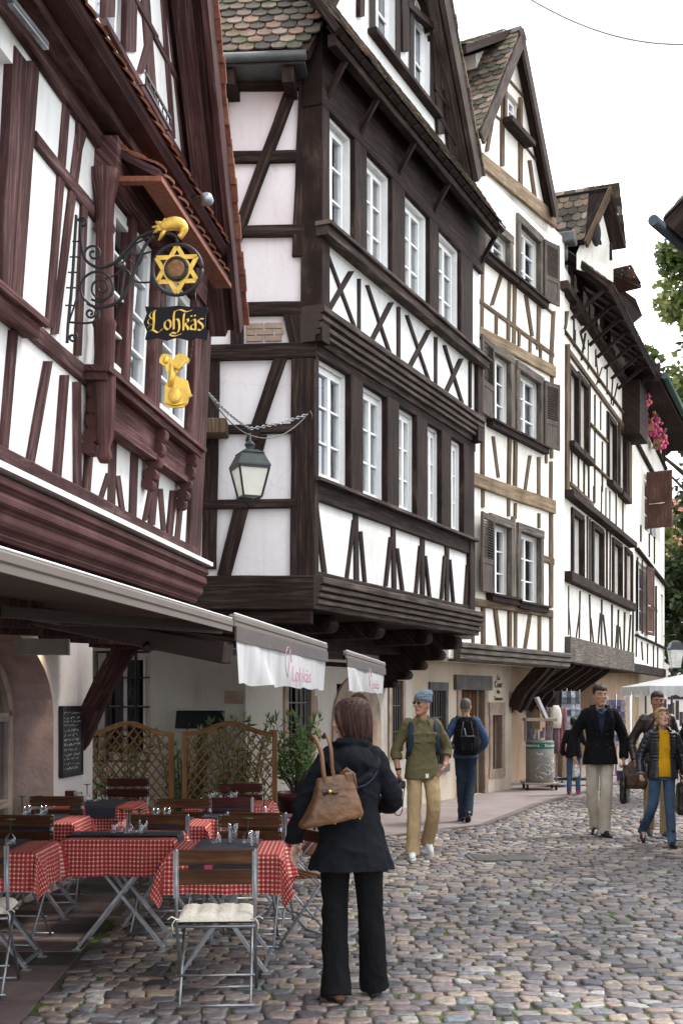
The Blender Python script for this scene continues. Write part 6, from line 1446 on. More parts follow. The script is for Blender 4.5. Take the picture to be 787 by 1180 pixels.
cu_([(112, 70), (105, 180), (98, 300), (88, 430), (75, 560), (70, 650)], .010); cu_([(138, 130), (130, 260), (124, 400), (78, 558)], .006)
cu_([(130, 110), (138, 220), (160, 280), (215, 308), (280, 290), (335, 235), (390, 175), (470, 140)], .010)
spiral(190, 245, 42, 8, 150, 1.4); spiral(140, 105, 24, 6, 200, 1.3); spiral(210, 400, 82, 60, 120, 1.0); spiral(225, 400, 58, 10, 0, 1.6)
cu_([(160, 470), (215, 490), (300, 465), (345, 400), (385, 300), (420, 215), (460, 165)], .010); cu_([(75, 556), (160, 560), (208, 545), (212, 505), (190, 490)], .007); spiral(175, 515, 24, 6, -20, 1.3); spiral(95, 625, 22, 5, -60, 1.3)
cu_([(290, 300), (340, 320), (380, 370), (440, 375), (455, 365)], .006); cu_([(300, 280), (350, 250), (400, 250), (450, 235)], .006); cu_([(320, 290), (370, 210), (440, 170)], .006); cu_([(330, 330), (320, 400), (310, 460)], .006); cu_([(350, 270), (390, 300), (420, 240)], .005); cu_([(240, 360), (290, 340), (330, 300)], .005)
for (x, y) in ((112, 190), (100, 260), (92, 330), (84, 400), (80, 480)): cu_([(x-18, y), (x+30, y)], .005)
cu_([(470, 140), (520, 150), (560, 165), (570, 195)], .010)
mb.build('scroll_bracket', M['iron'], t)
# ring
cR = sp(568, 318); rR = (sp(568, 318)-sp(680, 318)).length; mb = MB(); ux = Vector(PSg.d); uz = Vector((0, 0, 1))
mb.tube([cR+(ux*math.cos(a)+uz*math.sin(a))*rR for a in [k*math.pi/16 for k in range(33)]], .013, 8); mb.tube([sp(500, 420), sp(495, 490)], .004, 5); mb.tube([sp(650, 420), sp(655, 490)], .004, 5)
mb.tube([cR+(ux*math.cos(a)+uz*math.sin(a))*rR*.42-PSg.nn*-.02 for a in [k*math.pi/12 for k in range(25)]], .012, 8); mb.build('ring', M['iron'], t)
mb = MB()
for rot in (90, 270):
    P = [cR+(ux*math.cos(R(rot+120*k))+uz*math.sin(R(rot+120*k)))*rR*.95 for k in range(3)]
    for k in range(3): mb.bar(P[k]+PSg.nn*(.004 if rot == 90 else .010), P[(k+1) % 3]+PSg.nn*(.004 if rot == 90 else .010), .006, .026, up=uz)
mb.build('star', M['gold'], t)
mb = MB(); Mr = Matrix((PSg.d, Vector((0, 0, 1)), PSg.nn)).transposed(); mb.lathe(cR+PSg.nn*.012, [(rR*.40, 0), (rR*.40, .012), (rR*.3, .016), (.001, .018)], 18, M=Mr); mb.build('medallion', m_plain('brown_enamel', (.20, .085, .02), .35, nscale=30, var=.5), t)
# cresting fish-like gold ornament
mb = MB(); body = [(500, 130), (525, 115), (560, 108), (585, 115), (598, 130), (592, 155), (578, 172)]; mb.tube([sp(x, y) for x, y in smooth(body, 3)], [.018+.022*math.sin(math.pi*min(1, (k+3)/18)) for k in range(19)], 10)
for (x, y, a, b_) in ((505, 122, 470, 100), (505, 128, 455, 125), (508, 132, 458, 150), (515, 138, 485, 185), (512, 118, 512, 85)): mb.tube([sp(x, y), sp((x+a)/2, (y+b_)/2-4), sp(a, b_)], [.018, .014, .005], 8)
mb.build('crest', M['gold'], t)
# board, with scalloped outline
mb = MB(); out = [(425, 487), (500, 492), (570, 484), (650, 490), (705, 487), (712, 505), (700, 520), (698, 580), (712, 600), (705, 638), (655, 628), (620, 640), (568, 626), (520, 640), (480, 628), (425, 637), (433, 600), (418, 560), (432, 520)]
F1_ = [sp(x, y, .012) for x, y in out]; B1_ = [sp(x, y, -.004) for x, y in out]; mb.rings([B1_, F1_], True, smooth=False); brd = mb.build('board', m_plain('black_board', (.004, .004, .007), .6, bmp=.0, spec=.25), t)
# blackletter Lohkäs drawn with a broad nib
mb = MB(); nib = Vector((9.0, -6.0)); lay = [0]
def nibs(pts, n=5, w_=1.0):
    P = smooth(pts, n); lay[0] += 1; off = .0145+.00012*lay[0]
    for a, b in zip(P, P[1:]):
        q = [(a[0]-nib.x*w_*.5, a[1]-nib.y*w_*.5), (a[0]+nib.x*w_*.5, a[1]+nib.y*w_*.5), (b[0]+nib.x*w_*.5, b[1]+nib.y*w_*.5), (b[0]-nib.x*w_*.5, b[1]-nib.y*w_*.5)]
        mb.face([sp(x, y, off) for x, y in q])
nibs([(474, 506), (466, 520), (466, 560), (462, 592)], 5, 1.1); nibs([(440, 604), (460, 594), (484, 606), (506, 588)], 5, .9); nibs([(474, 506), (458, 512), (446, 528), (452, 540)], 4, .5); nibs([(464, 546), (450, 542), (438, 556), (444, 568)], 4, .5); nibs([(462, 570), (450, 572), (436, 586)], 4, .5)
nibs([(528, 548), (516, 560), (516, 582), (530, 594)]); nibs([(528, 548), (541, 558), (541, 580), (530, 594)])
nibs([(560, 510), (556, 535), (556, 592)]); nibs([(556, 552), (572, 545), (580, 560), (580, 592), (568, 610), (548, 606), (540, 616), (560, 622), (590, 612)]); nibs([(556, 512), (585, 503), (612, 512), (640, 504)], 4, .8)
nibs([(604, 518), (600, 550), (600, 596)]); nibs([(600, 556), (618, 545), (620, 560), (604, 566)]); nibs([(606, 568), (618, 582), (622, 594)])
nibs([(634, 556), (648, 546), (654, 560), (654, 596)]); nibs([(652, 568), (636, 574), (634, 590), (650, 592)]); nibs([(634, 530), (638, 534)], 2, .9); nibs([(650, 528), (654, 532)], 2, .9)
nibs([(690, 546), (674, 544), (668, 556), (684, 570), (688, 584), (678, 596), (664, 592)])
mb.build('lettering', M['gold'], brd)
# chains and hanging gold figure
mb = MB()
for (x0, y0_, x1, y1_) in ((498, 640, 496, 700), (640, 640, 628, 730)):
    for k in range(7): a, b = k/7, (k+1)/7; mb.tube([sp(x0+(x1-x0)*a, y0_+(y1_-y0_)*a), sp(x0+(x1-x0)*b, y0_+(y1_-y0_)*b)], .004 if k % 2 else .0028, 5)
mb.build('chain', M['iron'], t)
mb = MB(); fig = [(490, 720), (500, 702), (522, 700), (540, 712), (552, 728), (560, 708), (580, 698), (610, 706), (626, 726), (615, 745), (602, 738), (592, 760), (575, 780), (560, 792), (575, 806), (596, 812), (615, 820), (622, 850), (630, 880), (640, 888), (620, 900), (614, 925), (600, 940), (560, 946), (520, 938), (508, 915), (514, 880), (512, 850), (525, 820), (530, 795), (518, 775), (516, 755), (500, 750), (488, 738)]
mb.rings([[sp(x, y, -.012) for x, y in fig], [sp(x, y, .004) for x, y in fig]], True, smooth=False)
mb.ball(sp(520, 730, .01), (.018, .012, .022), 8, 6); mb.ball(sp(560, 890, .008), (.042, .018, .05), 12, 8); mb.tube([sp(545, 745, .012), sp(548, 800, .014), sp(540, 850, .012)], [.012, .020, .016], 8); mb.tube([sp(550, 760, .014), sp(580, 770, .012), sp(608, 730, .01)], [.009, .008, .006], 6)
mb.tube([sp(515, 925, .006), sp(560, 934, .016), sp(608, 922, .006)], .006, 6)
mb.build('hanging_figure', M['gold'], t)
# =============================================================== LANTERN ON ITS CHAIN
t = empty('street_lantern', (-.915, 12.15, 3.68), 0, 'square green-black lantern with frosted panes hanging from a chain between two houses', 'lantern'); k_ = 12.15/1400
zz = lambda y: CH+(HY-y)*k_-3.68
rot = Matrix.Rotation(R(22), 3, 'Z')
def sq(hw, z): return [rot @ Vector((sx*hw, sy*hw, z)) for sx, sy in ((-1, -1), (1, -1), (1, 1), (-1, 1))]
mb = MB(); tp_, bt = .155, .095; zt_, zb_ = zz(540), zz(573)
for i in range(4): mb.bar(sq(tp_, zt_)[i], sq(bt, zb_)[i], .016, .016); mb.bar(sq(tp_, zt_)[i], sq(tp_, zt_)[(i+1) % 4], .02, .02); mb.bar(sq(bt, zb_)[i], sq(bt, zb_)[(i+1) % 4], .014, .014); mb.tube([sq(bt, zb_)[i], (0, 0, zz(585))], .006, 5)
mb.build('frame', M['iron'], t)
LG_ = m_plain('verdigris', (.020, .027, .027), .5, metal=.3, nscale=10, var=.4)
mb = MB(); mb.rings([sq(.17, zt_+.012), sq(.165, zt_+.03), sq(.115, zz(524)), sq(.12, zz(523)), sq(.07, zz(519))], True, smooth=False); mb.lathe((0, 0, 0), [(.06, zz(519)), (.035, zz(517)), (.05, zz(514)), (.055, zz(512)), (.03, zz(509)), (.012, zz(507)), (.010, zz(499))], 14); mb.build('roof', LG_, t)
mb = MB()
for i in range(4): a, b, c_, d_ = sq(tp_-.008, zt_-.01)[i], sq(tp_-.008, zt_-.01)[(i+1) % 4], sq(bt-.006, zb_+.01)[(i+1) % 4], sq(bt-.006, zb_+.01)[i]; mb.face([a, b, c_, d_])
mb.build('pane', m_plain('frosted_pane', (.80, .79, .70), .35, var=.06, bmp=0), t)
A0 = Vector((-1.22, 10.95, CH+(HY-450)*10.95/1400)); B0 = Vector(P2L.pt(-.02, CH+(HY-479)*12.95/1400, .12)); D0 = Vector((-.915, 12.15, CH+(HY-494)*k_))
def link_chain(mb, pts, r=.0045):
    for i, (a, b) in enumerate(zip(pts, pts[1:])):
        m_ = (a+b)/2; d = (b-a); L_ = d.length*.62; d.normalize(); s = d.cross(Vector((0, 0, 1))).normalized() if i % 2 else Vector((0, 0, 1)); s = (s-d*s.dot(d)).normalized()
        mb.tube([m_+d*L_*math.cos(a_)+s*.013*math.sin(a_) for a_ in [j*math.pi/5 for j in range(11)]], r, 5, caps=False)
def sag(a, b, s_, n): return [a.lerp(b, i/n)+Vector((0, 0, -s_*4*(i/n)*(1-i/n))) for i in range(n+1)]
c_ = MB(); link_chain(c_, [p-t.location for p in sag(A0, D0, .03, 30)]); link_chain(c_, [p-t.location for p in sag(D0, B0, .02, 20)]); c_.build('chain', M['steel'], t)
c_ = MB(); c_.tube([p-t.location for p in sag(A0, D0+Vector((.05, 0, -.08)), .08, 12)]+[p-t.location for p in sag(D0+Vector((.05, 0, -.08)), B0, .10, 12)][1:], .006, 6); hk = B0-t.location; c_.tube([hk, hk+Vector((.03, -.02, .03)), hk+Vector((.05, -.02, -.02)), hk+Vector((.04, 0, -.06))], .006, 6); c_.build('cable', M['zinc'], t)
# wooden junction box at house corner
mb = MB(); pj = P2L.uv(243, 490, .35); q = P2L
tb = empty('timber_block', P2L.pt(pj[0], pj[1], .2), 0, 'squared brown timber block bridging the red and the dark house', 'bracket'); mb.box((0, 0, 0), (.30, .3, .16), bev=.01); mb.box((-.2, -.1, .03), (.16, .3, .2), bev=.01); mb.build('block', M['brown_timber'], tb)
# overhead wire
wa, wm, wb = Vector((1.75, 15.0, 10.75)), Vector((2.9, 13.4, 9.05)), Vector((3.95, 12.2, 8.35))
mb = MB(); mb.tube([wa*((1-s)*(1-2*s))+wm*(4*s*(1-s))+wb*(s*(2*s-1)) for s in [k/24 for k in range(25)]], .010, 5); mb.build('overhead_cable', m_plain('grey_cable', (.25, .22, .26), .6, bmp=0), None, label='thin grey overhead cable sagging across the sky', cat='cable')
# =============================================================== LETTERING ON THE CREAM WALL
t = empty('wall_lettering', P3b.pt(P3b.uv(572, 800)[0], 1.8), 0, 'dark metal script lettering on the cream wall beside the low doorway', 'lettering'); o = Vector(t.location)
for (s, y, sz) in (('La', 781, .12), ('Cour', 789, .15), ('des', 797, .10), ('Tanneurs', 805, .10)):
    u, v = P3b.uv(573, y); p = Vector(P3b.pt(u, v, .02))-o; d, n = P3b.d, P3b.n
    text_mesh('word', s, sz*1.15, M['shutter_brown'], t, Matrix(((d.x, 0, n.x, p.x), (d.y, 0, n.y, p.y), (0, 1, 0, p.z), (0, 0, 0, 1))), .004)
# =============================================================== SOUVENIR STANDS
K0 = Vector((3.78, 23.2, 0)); t = empty('souvenir_bin', K0, 0, 'round grey souvenir drum on casters with a green Souvenirs band', 'display stand')
M['drum'] = m_plain('drum_grey', (.16, .145, .13), .6, nscale=14, var=.25, bmp=.02); M['green_band'] = m_plain('green_band', (.01, .10, .06), .5, bmp=0); M['pale_wood'] = m_wood('pale_wood', (.34, .27, .20), (.5, .42, .33), bmp=.1)
mb = MB(); mb.lathe((0, 0, 0), [(.26, .14), (.265, .16), (.265, .92), (.25, .93)], 28); dr_ = mb.build('drum', M['drum'], t)
mb = MB(); mb.lathe((0, 0, 0), [(.268, .78), (.2685, .79), (.2685, .89), (.268, .90)], 28, caps=False); bd = mb.build('band', M['green_band'], t)
for i, ch_ in enumerate('Souvenirs  Souvenirs'):
    if ch_ == ' ': continue
    a = -math.pi/2+(i-9.5)*.17; p = Vector((.271*math.cos(a), .271*math.sin(a), .84)); n = Vector((math.cos(a), math.sin(a), 0)); d = Vector((-math.sin(a), math.cos(a), 0))
    text_mesh('letter', ch_, .085, M['white_paint'], bd, Matrix(((d.x, 0, n.x, p.x), (d.y, 0, n.y, p.y), (0, 1, 0, p.z), (0, 0, 0, 1))), .001)
mb = MB(); rk = random.Random(4)
for k in range(16):
    a = -math.pi/2+rk.uniform(-.9, .9); z = rk.uniform(.25, .70); pts = []
    for j in range(6): pts.append(Vector((.267*math.cos(a), .267*math.sin(a), z))); a += rk.uniform(.05, .16); z += rk.uniform(-.06, .05)
    mb.tube(pts, .004, 4)
mb.build('map_drawing', M['paper'], dr_)
mb = MB(); mb.box((0, 0, .12), (.66, .6, .035), bev=.008); mb.build('base', M['pale_wood'], t)
for sx in (-1, 1):
    for sy in (-1, 1): mb = MB(); mb.tube([(sx*.27-.02, sy*.24, .05), (sx*.27+.02, sy*.24, .05)], .05, 12); mb.build('caster', M['iron'], t)
mb = MB()
for sx in (-1, 1): mb.box((sx*.26, .15, 1.12), (.03, .03, .42))
mb.box((.0, .0, 1.33), (.60, .45, .06), bev=.006); mb.build('shelf', M['pale_wood'], t)
mb = MB(); mb.box((.02, -.05, 1.55), (.05, .35, .45), Matrix.Rotation(R(-24), 3, 'Y')); mb.build('mirror', M['white_paint'], t)
mb = MB()
for k in range(8): mb.box((-.2+k*.055, rk.uniform(-.1, .1), 1.03+rk.uniform(0, .05)), (.04, .05, rk.uniform(.12, .25)), Matrix.Rotation(rk.uniform(-.3, .3), 3, 'Y'), tint=rk.random())
M['goods'] = m_tint('souvenir_goods', [(0, (.02, .02, .025)), (.2, (.3, .28, .27)), (.4, (.10, .06, .2)), (.55, (.25, .05, .07)), (.7, (.5, .48, .45)), (.85, (.04, .12, .2)), (1, (.55, .42, .2))], .6, nscale=30, var=.3, bmp=.05)
mb.build('goods', M['goods'], t)
M['card'] = m_tint('postcard', [(0, (.015, .018, .025)), (.25, (.10, .11, .14)), (.5, (.33, .36, .42)), (.75, (.60, .62, .66)), (1, (.06, .08, .12))], .5, nscale=22, var=.6, bmp=0)
M['card_violet'] = m_tint('postcard_violet', [(0, (.05, .03, .08)), (.4, (.25, .20, .33)), (.7, (.5, .48, .55)), (1, (.12, .10, .18))], .5, nscale=22, var=.5, bmp=0)
def rack(x, y, z0, z1, w_, mat, label, rz, poles=False, seed=0):
    t = empty('postcard_rack', (x, y, 0), rz, label, 'postcard rack', 'postcard racks outside the shop'); rk = random.Random(seed)
    mb = MB(); mb.tube([(0, 0, .05), (0, 0, z1+.03)], .018, 8)
    for k in range(4): a = k*math.pi/2+.4; mb.bar((0, 0, .06), (.3*math.cos(a), .3*math.sin(a), .03), .02, .02)
    for sx in (-1, 1):
        for sy in (-1, 1): mb.tube([(sx*w_/2, sy*w_/2, z0), (sx*w_/2, sy*w_/2, z1)], .006, 5)
    mb.build('frame', M['steel'], t)
    for f in range(4):
        mb = MB(); Rf = Matrix.Rotation(f*math.pi/2, 3, 'Z'); z = z0
        while z < z1-.1:
            for c in range(4):
                x_ = -w_/2+(c+.5)*w_/4; mb.box(Rf @ Vector((x_, -w_/2-.01, z+.07)), (w_/4-.008, .004, .135), Rf @ Matrix.Rotation(R(-8), 3, 'X'), tint=rk.random())
            z += .125
        mb.build('card_panel', mat, t)
    if poles:
        mb = MB()
        for sx in (-1, 1): mb.tube([(sx*(w_/2+.10), -.2, .1), (sx*(w_/2+.12), -.2, z1+.1)], .03, 8)
        mb.build('white_pole', M['white_paint'], t)
rack(4.66, 25.2, .75, 1.92, .40, M['card'], 'tall postcard rack of grey views, left of the man in the black coat', R(15), seed=2)
rack(6.0, 26.6, .70, 1.80, .36, M['card_violet'], 'violet postcard rack between two white poles, right of the black coat', R(-10), True, 5)
# scarf stand and wooden box
t = empty('scarf_stand', (4.22, 23.9, 0), 0, 'stand hung with plaid scarves beside the souvenir drum', 'scarf stand'); mb = MB(); mb.tube([(0, 0, .03), (0, 0, 1.6)], .02, 8); mb.tube([(-.2, 0, 1.55), (.2, 0, 1.55)], .012, 6); mb.box((0, 0, .05), (.4, .35, .04), bev=.01); mb.build('frame', M['steel'], t)
M['plaid'] = m_tint('plaid_scarf', [(0, (.22, .03, .05)), (.4, (.45, .40, .38)), (.7, (.10, .04, .07)), (1, (.55, .5, .46))], .85, nscale=40, var=.5)
for i in range(6):
    mb = MB(); x_ = -.18+i*.07
    mb.rings([[(x_+dx*.03, dy*.05+.02*math.sin(z*9+i), z) for dx, dy in ((-1, -1), (1, -1), (1, 1), (-1, 1))] for z in (.65, .85, 1.05, 1.25, 1.45, 1.56)], True, tint=rk.random()); mb.build('scarf', M['plaid'], t)
mb = MB(); mb.rings([[(.10*k_*math.cos(a)-.02, .09*k_*math.sin(a)-.05+.01*math.sin(3*a), z) for a in [j*math.pi/6 for j in range(12)]] for k_, z in ((1.0, 1.15), (1.15, 1.28), (1.2, 1.40), (.95, 1.52), (.5, 1.60))], True); mb.build('shawl', M['cushion'], t)
t = empty('wooden_chest', (4.55, 24.3, 0), R(5), 'pale wooden crate stand on a low trolley between the racks', 'crate'); mb = MB(); mb.box((0, 0, .45), (.40, .35, .58), bev=.01); mb.rings([[(dx*.17, dy*.15, .74) for dx, dy in ((-1, -1), (1, -1), (1, 1), (-1, 1))], [(dx*.10, dy*.12, .95) for dx, dy in ((-1, -1), (1, -1), (1, 1), (-1, 1))]], True, smooth=False); mb.build('crate', M['pale_wood'], t); mb = MB(); mb.box((.1, 0, .12), (.75, .4, .03)); mb.build('trolley', M['iron'], t)
for sx in (-.2, .4): mb = MB(); mb.tube([(sx-.015, -.18, .05), (sx+.015, -.18, .05)], .05, 10); mb.build('caster', M['iron'], t)
# market parasol / stall
t = empty('market_stall', (6.95, 20.6, 0), 0, 'market stall under a white canopy at the right picture edge', 'market stall')
mb = MB(); x0, x1, y0_, y1_ = -1.95, 1.6, -.9, 1.2; zc, zt2_ = 1.93, 2.16; ctr = [(x0+.9, 0, zt2_), (x1-.9, 0, zt2_)]
c4 = [(x0, y0_, zc), (x1, y0_, zc), (x1, y1_, zc), (x0, y1_, zc)]
mb.face([c4[0], c4[1], ctr[1], ctr[0]], smooth=False); mb.face([c4[1], c4[2], ctr[1]]); mb.face([c4[2], c4[3], ctr[0], ctr[1]]); mb.face([c4[3], c4[0], ctr[0]])
mb.build('canopy', M['valance'], t)
mb = MB()
for (a, b) in ((0, 1), (1, 2), (2, 3), (3, 0)):
    A_, B_ = Vector(c4[a]), Vector(c4[b]); n = 18
    for i in range(n):
        p, q_ = A_.lerp(B_, i/n), A_.lerp(B_, (i+1)/n); m_ = (p+q_)/2; o_ = Vector((0, -.015*math.sin(i*2.1), 0)); mb.face([p, q_, q_+Vector((0, 0, -.13))+o_, m_+Vector((0, 0, -.18))+o_, p+Vector((0, 0, -.13))+o_])
mb.build('valance', M['valance'], t)
for (x_, y_) in ((-1.55, -.7), (1.5, -.7), (-1.55, 1.0), (1.5, 1.0)): mb = MB(); mb.tube([(x_, y_, 0), (x_, y_, zc)], .018, 8); mb.build('pole', M['brown_arm'], t)
mb = MB(); mb.box((.1, .3, .78), (2.6, 1.0, .05)); mb.box((.1, -.18, .40), (2.6, .03, .75)); mb.build('counter', M['awning_dark'], t)
mb = MB()
for k in range(60): mb.box((rk.uniform(-1.1, 1.3), rk.uniform(-.1, .7), .82+rk.uniform(.02, .2)), (rk.uniform(.06, .2), rk.uniform(.06, .16), rk.uniform(.06, .3)), Matrix.Rotation(rk.uniform(-1, 1), 3, 'Z'), tint=rk.random(), bev=.008)
for k in range(40): mb.box((-1.3+k*.07, .9+rk.uniform(-.05, .05), 1.45+rk.uniform(-.15, .15)), (.06, .03, rk.uniform(.25, .5)), tint=rk.random(), bev=.006)
g_ = mb.build('goods', M['goods'], t); g_['kind'] = 'stuff'
# =============================================================== FLOWER BOXES, FAR LAMP, TREES
M['petal'] = m_tint('petal', [(0, (.50, .02, .12)), (.5, (.70, .04, .22)), (.8, (.75, .15, .3)), (1, (.8, .35, .1))], .6, bmp=0)
for (px, py, lab) in ((737, 458, 'flower box with pink geraniums, nearest on the farthest house'), (750, 489, 'flower box of red and pink geraniums, second on the farthest house'), (758, 506, 'flower box of pink geraniums, last on the farthest house')):
    u, v = P5.uv(px, py, .25); p = P5.pt(u, v, .25); t = empty('flower_box', p, math.atan2(P5.d.y, P5.d.x), lab, 'flower box', 'geranium boxes on the farthest house'); mb = MB(); mb.box((0, 0, -.15), (.7, .2, .18), bev=.01); mb.build('box', M['terracotta'], t)
    lf = MB(); pt_ = MB()
    for k in range(140):
        c = Vector((rnd.uniform(-.38, .38), rnd.uniform(-.2, .15), rnd.uniform(-.32, .22)))
        if rnd.random() < .45: leaf(lf, c, (rnd.uniform(-1, 1), rnd.uniform(-1, 1), rnd.uniform(-.5, 1)), .11, .08, rnd.random())
        else: pt_.ball(c+Vector((0, -.05, .03)), .035+.02*rnd.random(), 5, 3, tint=rnd.random())
    lf.build('foliage', M['leaf'], t); pt_.build('blossom', M['petal'], t)
pw = P5.pt(u5-.05, 3.0, .35); t = empty('wall_lantern', pw, 0, 'dark wall lantern at the far end of the last house', 'lantern'); mb = MB(); mb.rings([[(sx*h_, sy*h_, z) for sx, sy in ((-1, -1), (1, -1), (1, 1), (-1, 1))] for h_, z in ((.24, .32), (.15, .55), (.05, .62))], True, smooth=False); mb.rings([[(sx*.13, sy*.13, z) for sx, sy in ((-1, -1), (1, -1), (1, 1), (-1, 1))] for z in (-.30, -.25)], True, smooth=False); mb.tube([(-.4, 0, .75), (0, 0, .80), (0, 0, .6)], .02, 6); mb.tube([(0, 0, -.3), (0, 0, -.75)], .05, 8); mb.build('frame', M['iron'], t)
mb = MB(); mb.rings([[(sx*h_, sy*h_, z) for sx, sy in ((-1, -1), (1, -1), (1, 1), (-1, 1))] for h_, z in ((.13, -.25), (.21, .31))], False, smooth=False); mb.build('pane', m_plain('frosted_pane', (.6, .6, .58), .4, bmp=0), t)
def tree(x, y, h, r, z0, label, mat, nl, seed, tr=.25):
    rg = random.Random(seed); t = empty('street_tree', (x, y, 0), 0, label, 'tree', 'trees beyond the last house'); mb = MB(); mb.tube([(0, 0, 0), (.1, 0, h*.25), (-.1, .1, h*.5), (0, 0, h*.8)], [tr, tr*.8, tr*.5, tr*.15], 10); lf = MB(); clumps = []
    for k in range(46):
        a = rg.uniform(0, 6.28); f = rg.random(); zz_ = z0+(h-z0)*f; rr = r*(math.sin(math.pi*(f*.8+.15)))*math.sqrt(rg.random())*1.05; c = Vector((rr*math.cos(a), rr*math.sin(a), zz_)); clumps.append((c, rg.uniform(.5, 1.15)*r*.32))
        b_ = Vector((0, 0, max(z0*.6, zz_-r*.6))); mb.tube([b_, b_.lerp(c, .5)+Vector((0, 0, .15)), c], [tr*.28, tr*.15, .02], 6)
    for (c, cr_) in clumps:
        base = rg.uniform(.1, .7)
        for k in range(nl//46):
            d = Vector((rg.gauss(0, 1), rg.gauss(0, 1), rg.gauss(0, .8))); d = d.normalized()*cr_*rg.random()**.45; leaf(lf, c+d, (rg.uniform(-1, 1), rg.uniform(-1, 1), rg.uniform(-1, .6)),   .34, .26, min(1, max(0, base+rg.uniform(-.25, .35))))
    mb.build('trunk', M['bark'], t); lf.build('crown', mat, t)
tree(13.5, 46, 19.2, 3.4, 6.0, 'tall yellow-green tree rising above the roofs at the right edge', M['tree_leaf'], 21000, 1)
tree(13.9, 44, 9.5, 2.6, 2.4, 'lower dark green tree beside the end of the last house', M['tree_leaf_dark'], 11000, 2)
tree(19, 60, 13, 4.5, 3.5, 'broad tree in front of the pink house in the far distance', M['tree_leaf_dark'], 9000, 3)
# =============================================================== PEOPLE
def remesh(mb, vox, name, mat, parent, wr=0, wf=(8, 8, 12), seed=0, cut=None, smooth_it=2, thick=0, extra=None):
    me = bpy.data.meshes.new('tmp'); me.from_pydata(mb.v, [], mb.f); me.update()
    o = bpy.data.objects.new('tmp', me); COL.objects.link(o)
    m = o.modifiers.new('r', 'REMESH'); m.mode = 'VOXEL'; m.voxel_size = vox
    m2 = o.modifiers.new('s', 'SMOOTH'); m2.iterations = smooth_it; m2.factor = .5
    bpy.context.view_layer.update(); ev = o.evaluated_get(bpy.context.evaluated_depsgraph_get()); me2 = bpy.data.meshes.new_from_object(ev); bpy.data.objects.remove(o)
    me2.name = name
    if wr:
        n = len(me2.vertices); co = np.empty(n*3); me2.vertices.foreach_get('co', co); no = np.empty(n*3); me2.vertices.foreach_get('normal', no) if hasattr(me2.vertices[0], 'normal') else None
        co = co.reshape(-1, 3); no = no.reshape(-1, 3)
        for i in range(n):
            p = Vector((co[i][0]*wf[0]+seed, co[i][1]*wf[1]+seed*2, co[i][2]*wf[2]))
            q = p + noise.noise_vector(p*.6)*.8
            h = (1-abs(noise.noise(q))*2.2) ; h2 = noise.noise(p*2.7)*.35
            co[i] += no[i]*(wr*(h-.6+h2))
        me2.vertices.foreach_set('co', co.ravel()); me2.update()
    if cut or thick:
        bm = bmesh.new(); bm.from_mesh(me2)
        if cut:
            dl = [f for f in bm.faces if cut(f.calc_center_median())]; bmesh.ops.delete(bm, geom=dl, context='FACES')
        bm.to_mesh(me2); bm.free()
    me2.materials.clear(); me2.materials.append(mat)
    if extra:   # fingers etc. rooted inside the surface and kept crisp
        bm = bmesh.new(); bm.from_mesh(me2); b0 = len(bm.verts); vs = [bm.verts.new(v) for v in extra.v]; bm.verts.ensure_lookup_table()
        for f in extra.f:
            try: bm.faces.new([vs[i] for i in f])
            except ValueError: pass
        bmesh.ops.recalc_face_normals(bm, faces=bm.faces); bm.to_mesh(me2); bm.free()
    me2.polygons.foreach_set('use_smooth', [True]*len(me2.polygons)); me2.update()
    r = bpy.data.objects.new(name, me2); COL.objects.link(r); r.parent = parent
    if thick: md = r.modifiers.new('solid', 'SOLIDIFY'); md.thickness = thick; md.offset = -1
    return r
def curve_pts(P, n=5):
    P = [Vector(p) for p in P]; out = []
    for i in range(len(P)-1):
        a, b, c, d = P[max(i-1, 0)], P[i], P[i+1], P[min(i+2, len(P)-1)]
        for k in range(n): t = k/n; out.append(.5*((2*b)+(c-a)*t+(2*a-5*b+4*c-d)*t*t+(3*b-a-3*c+d)*t**3))
    return out+[P[-1]]
def limb(mb, P, rs, n=14, ell=None, cap=True):
    pts = curve_pts(P); m = len(pts); k = (len(rs)-1)
    rr = []
    for i in range(m):
        f = i/(m-1)*k; j = min(int(f), k-1); rr.append(rs[j]+(rs[j+1]-rs[j])*(f-j))
    mb.tube(pts, rr, n, True, ell=ell); mb.ball(pts[0], rr[0]*.98, 10, 6)
    if cap: mb.ball(pts[-1], rr[-1]*.98, 10, 6)
def oval_rings(mb, rows, n=24, off=(0, 0), rot=0, p=2.3):
    """rows: (z, rx, ry, cx, cy)"""
    rg = []
    for r in rows:
        z, rx, ry = r[:3]; cx, cy = (r[3], r[4]) if len(r) > 3 else (0, 0); ring = []
        for k in range(n):
            a = 2*math.pi*k/n; c, s = math.cos(a), math.sin(a); x = rx*abs(c)**(2/p)*(1 if c > 0 else -1); y = ry*abs(s)**(2/p)*(1 if s > 0 else -1); ring.append(Vector((x+cx+off[0], y+cy+off[1], z)))
        rg.append(ring)
    mb.rings(rg)
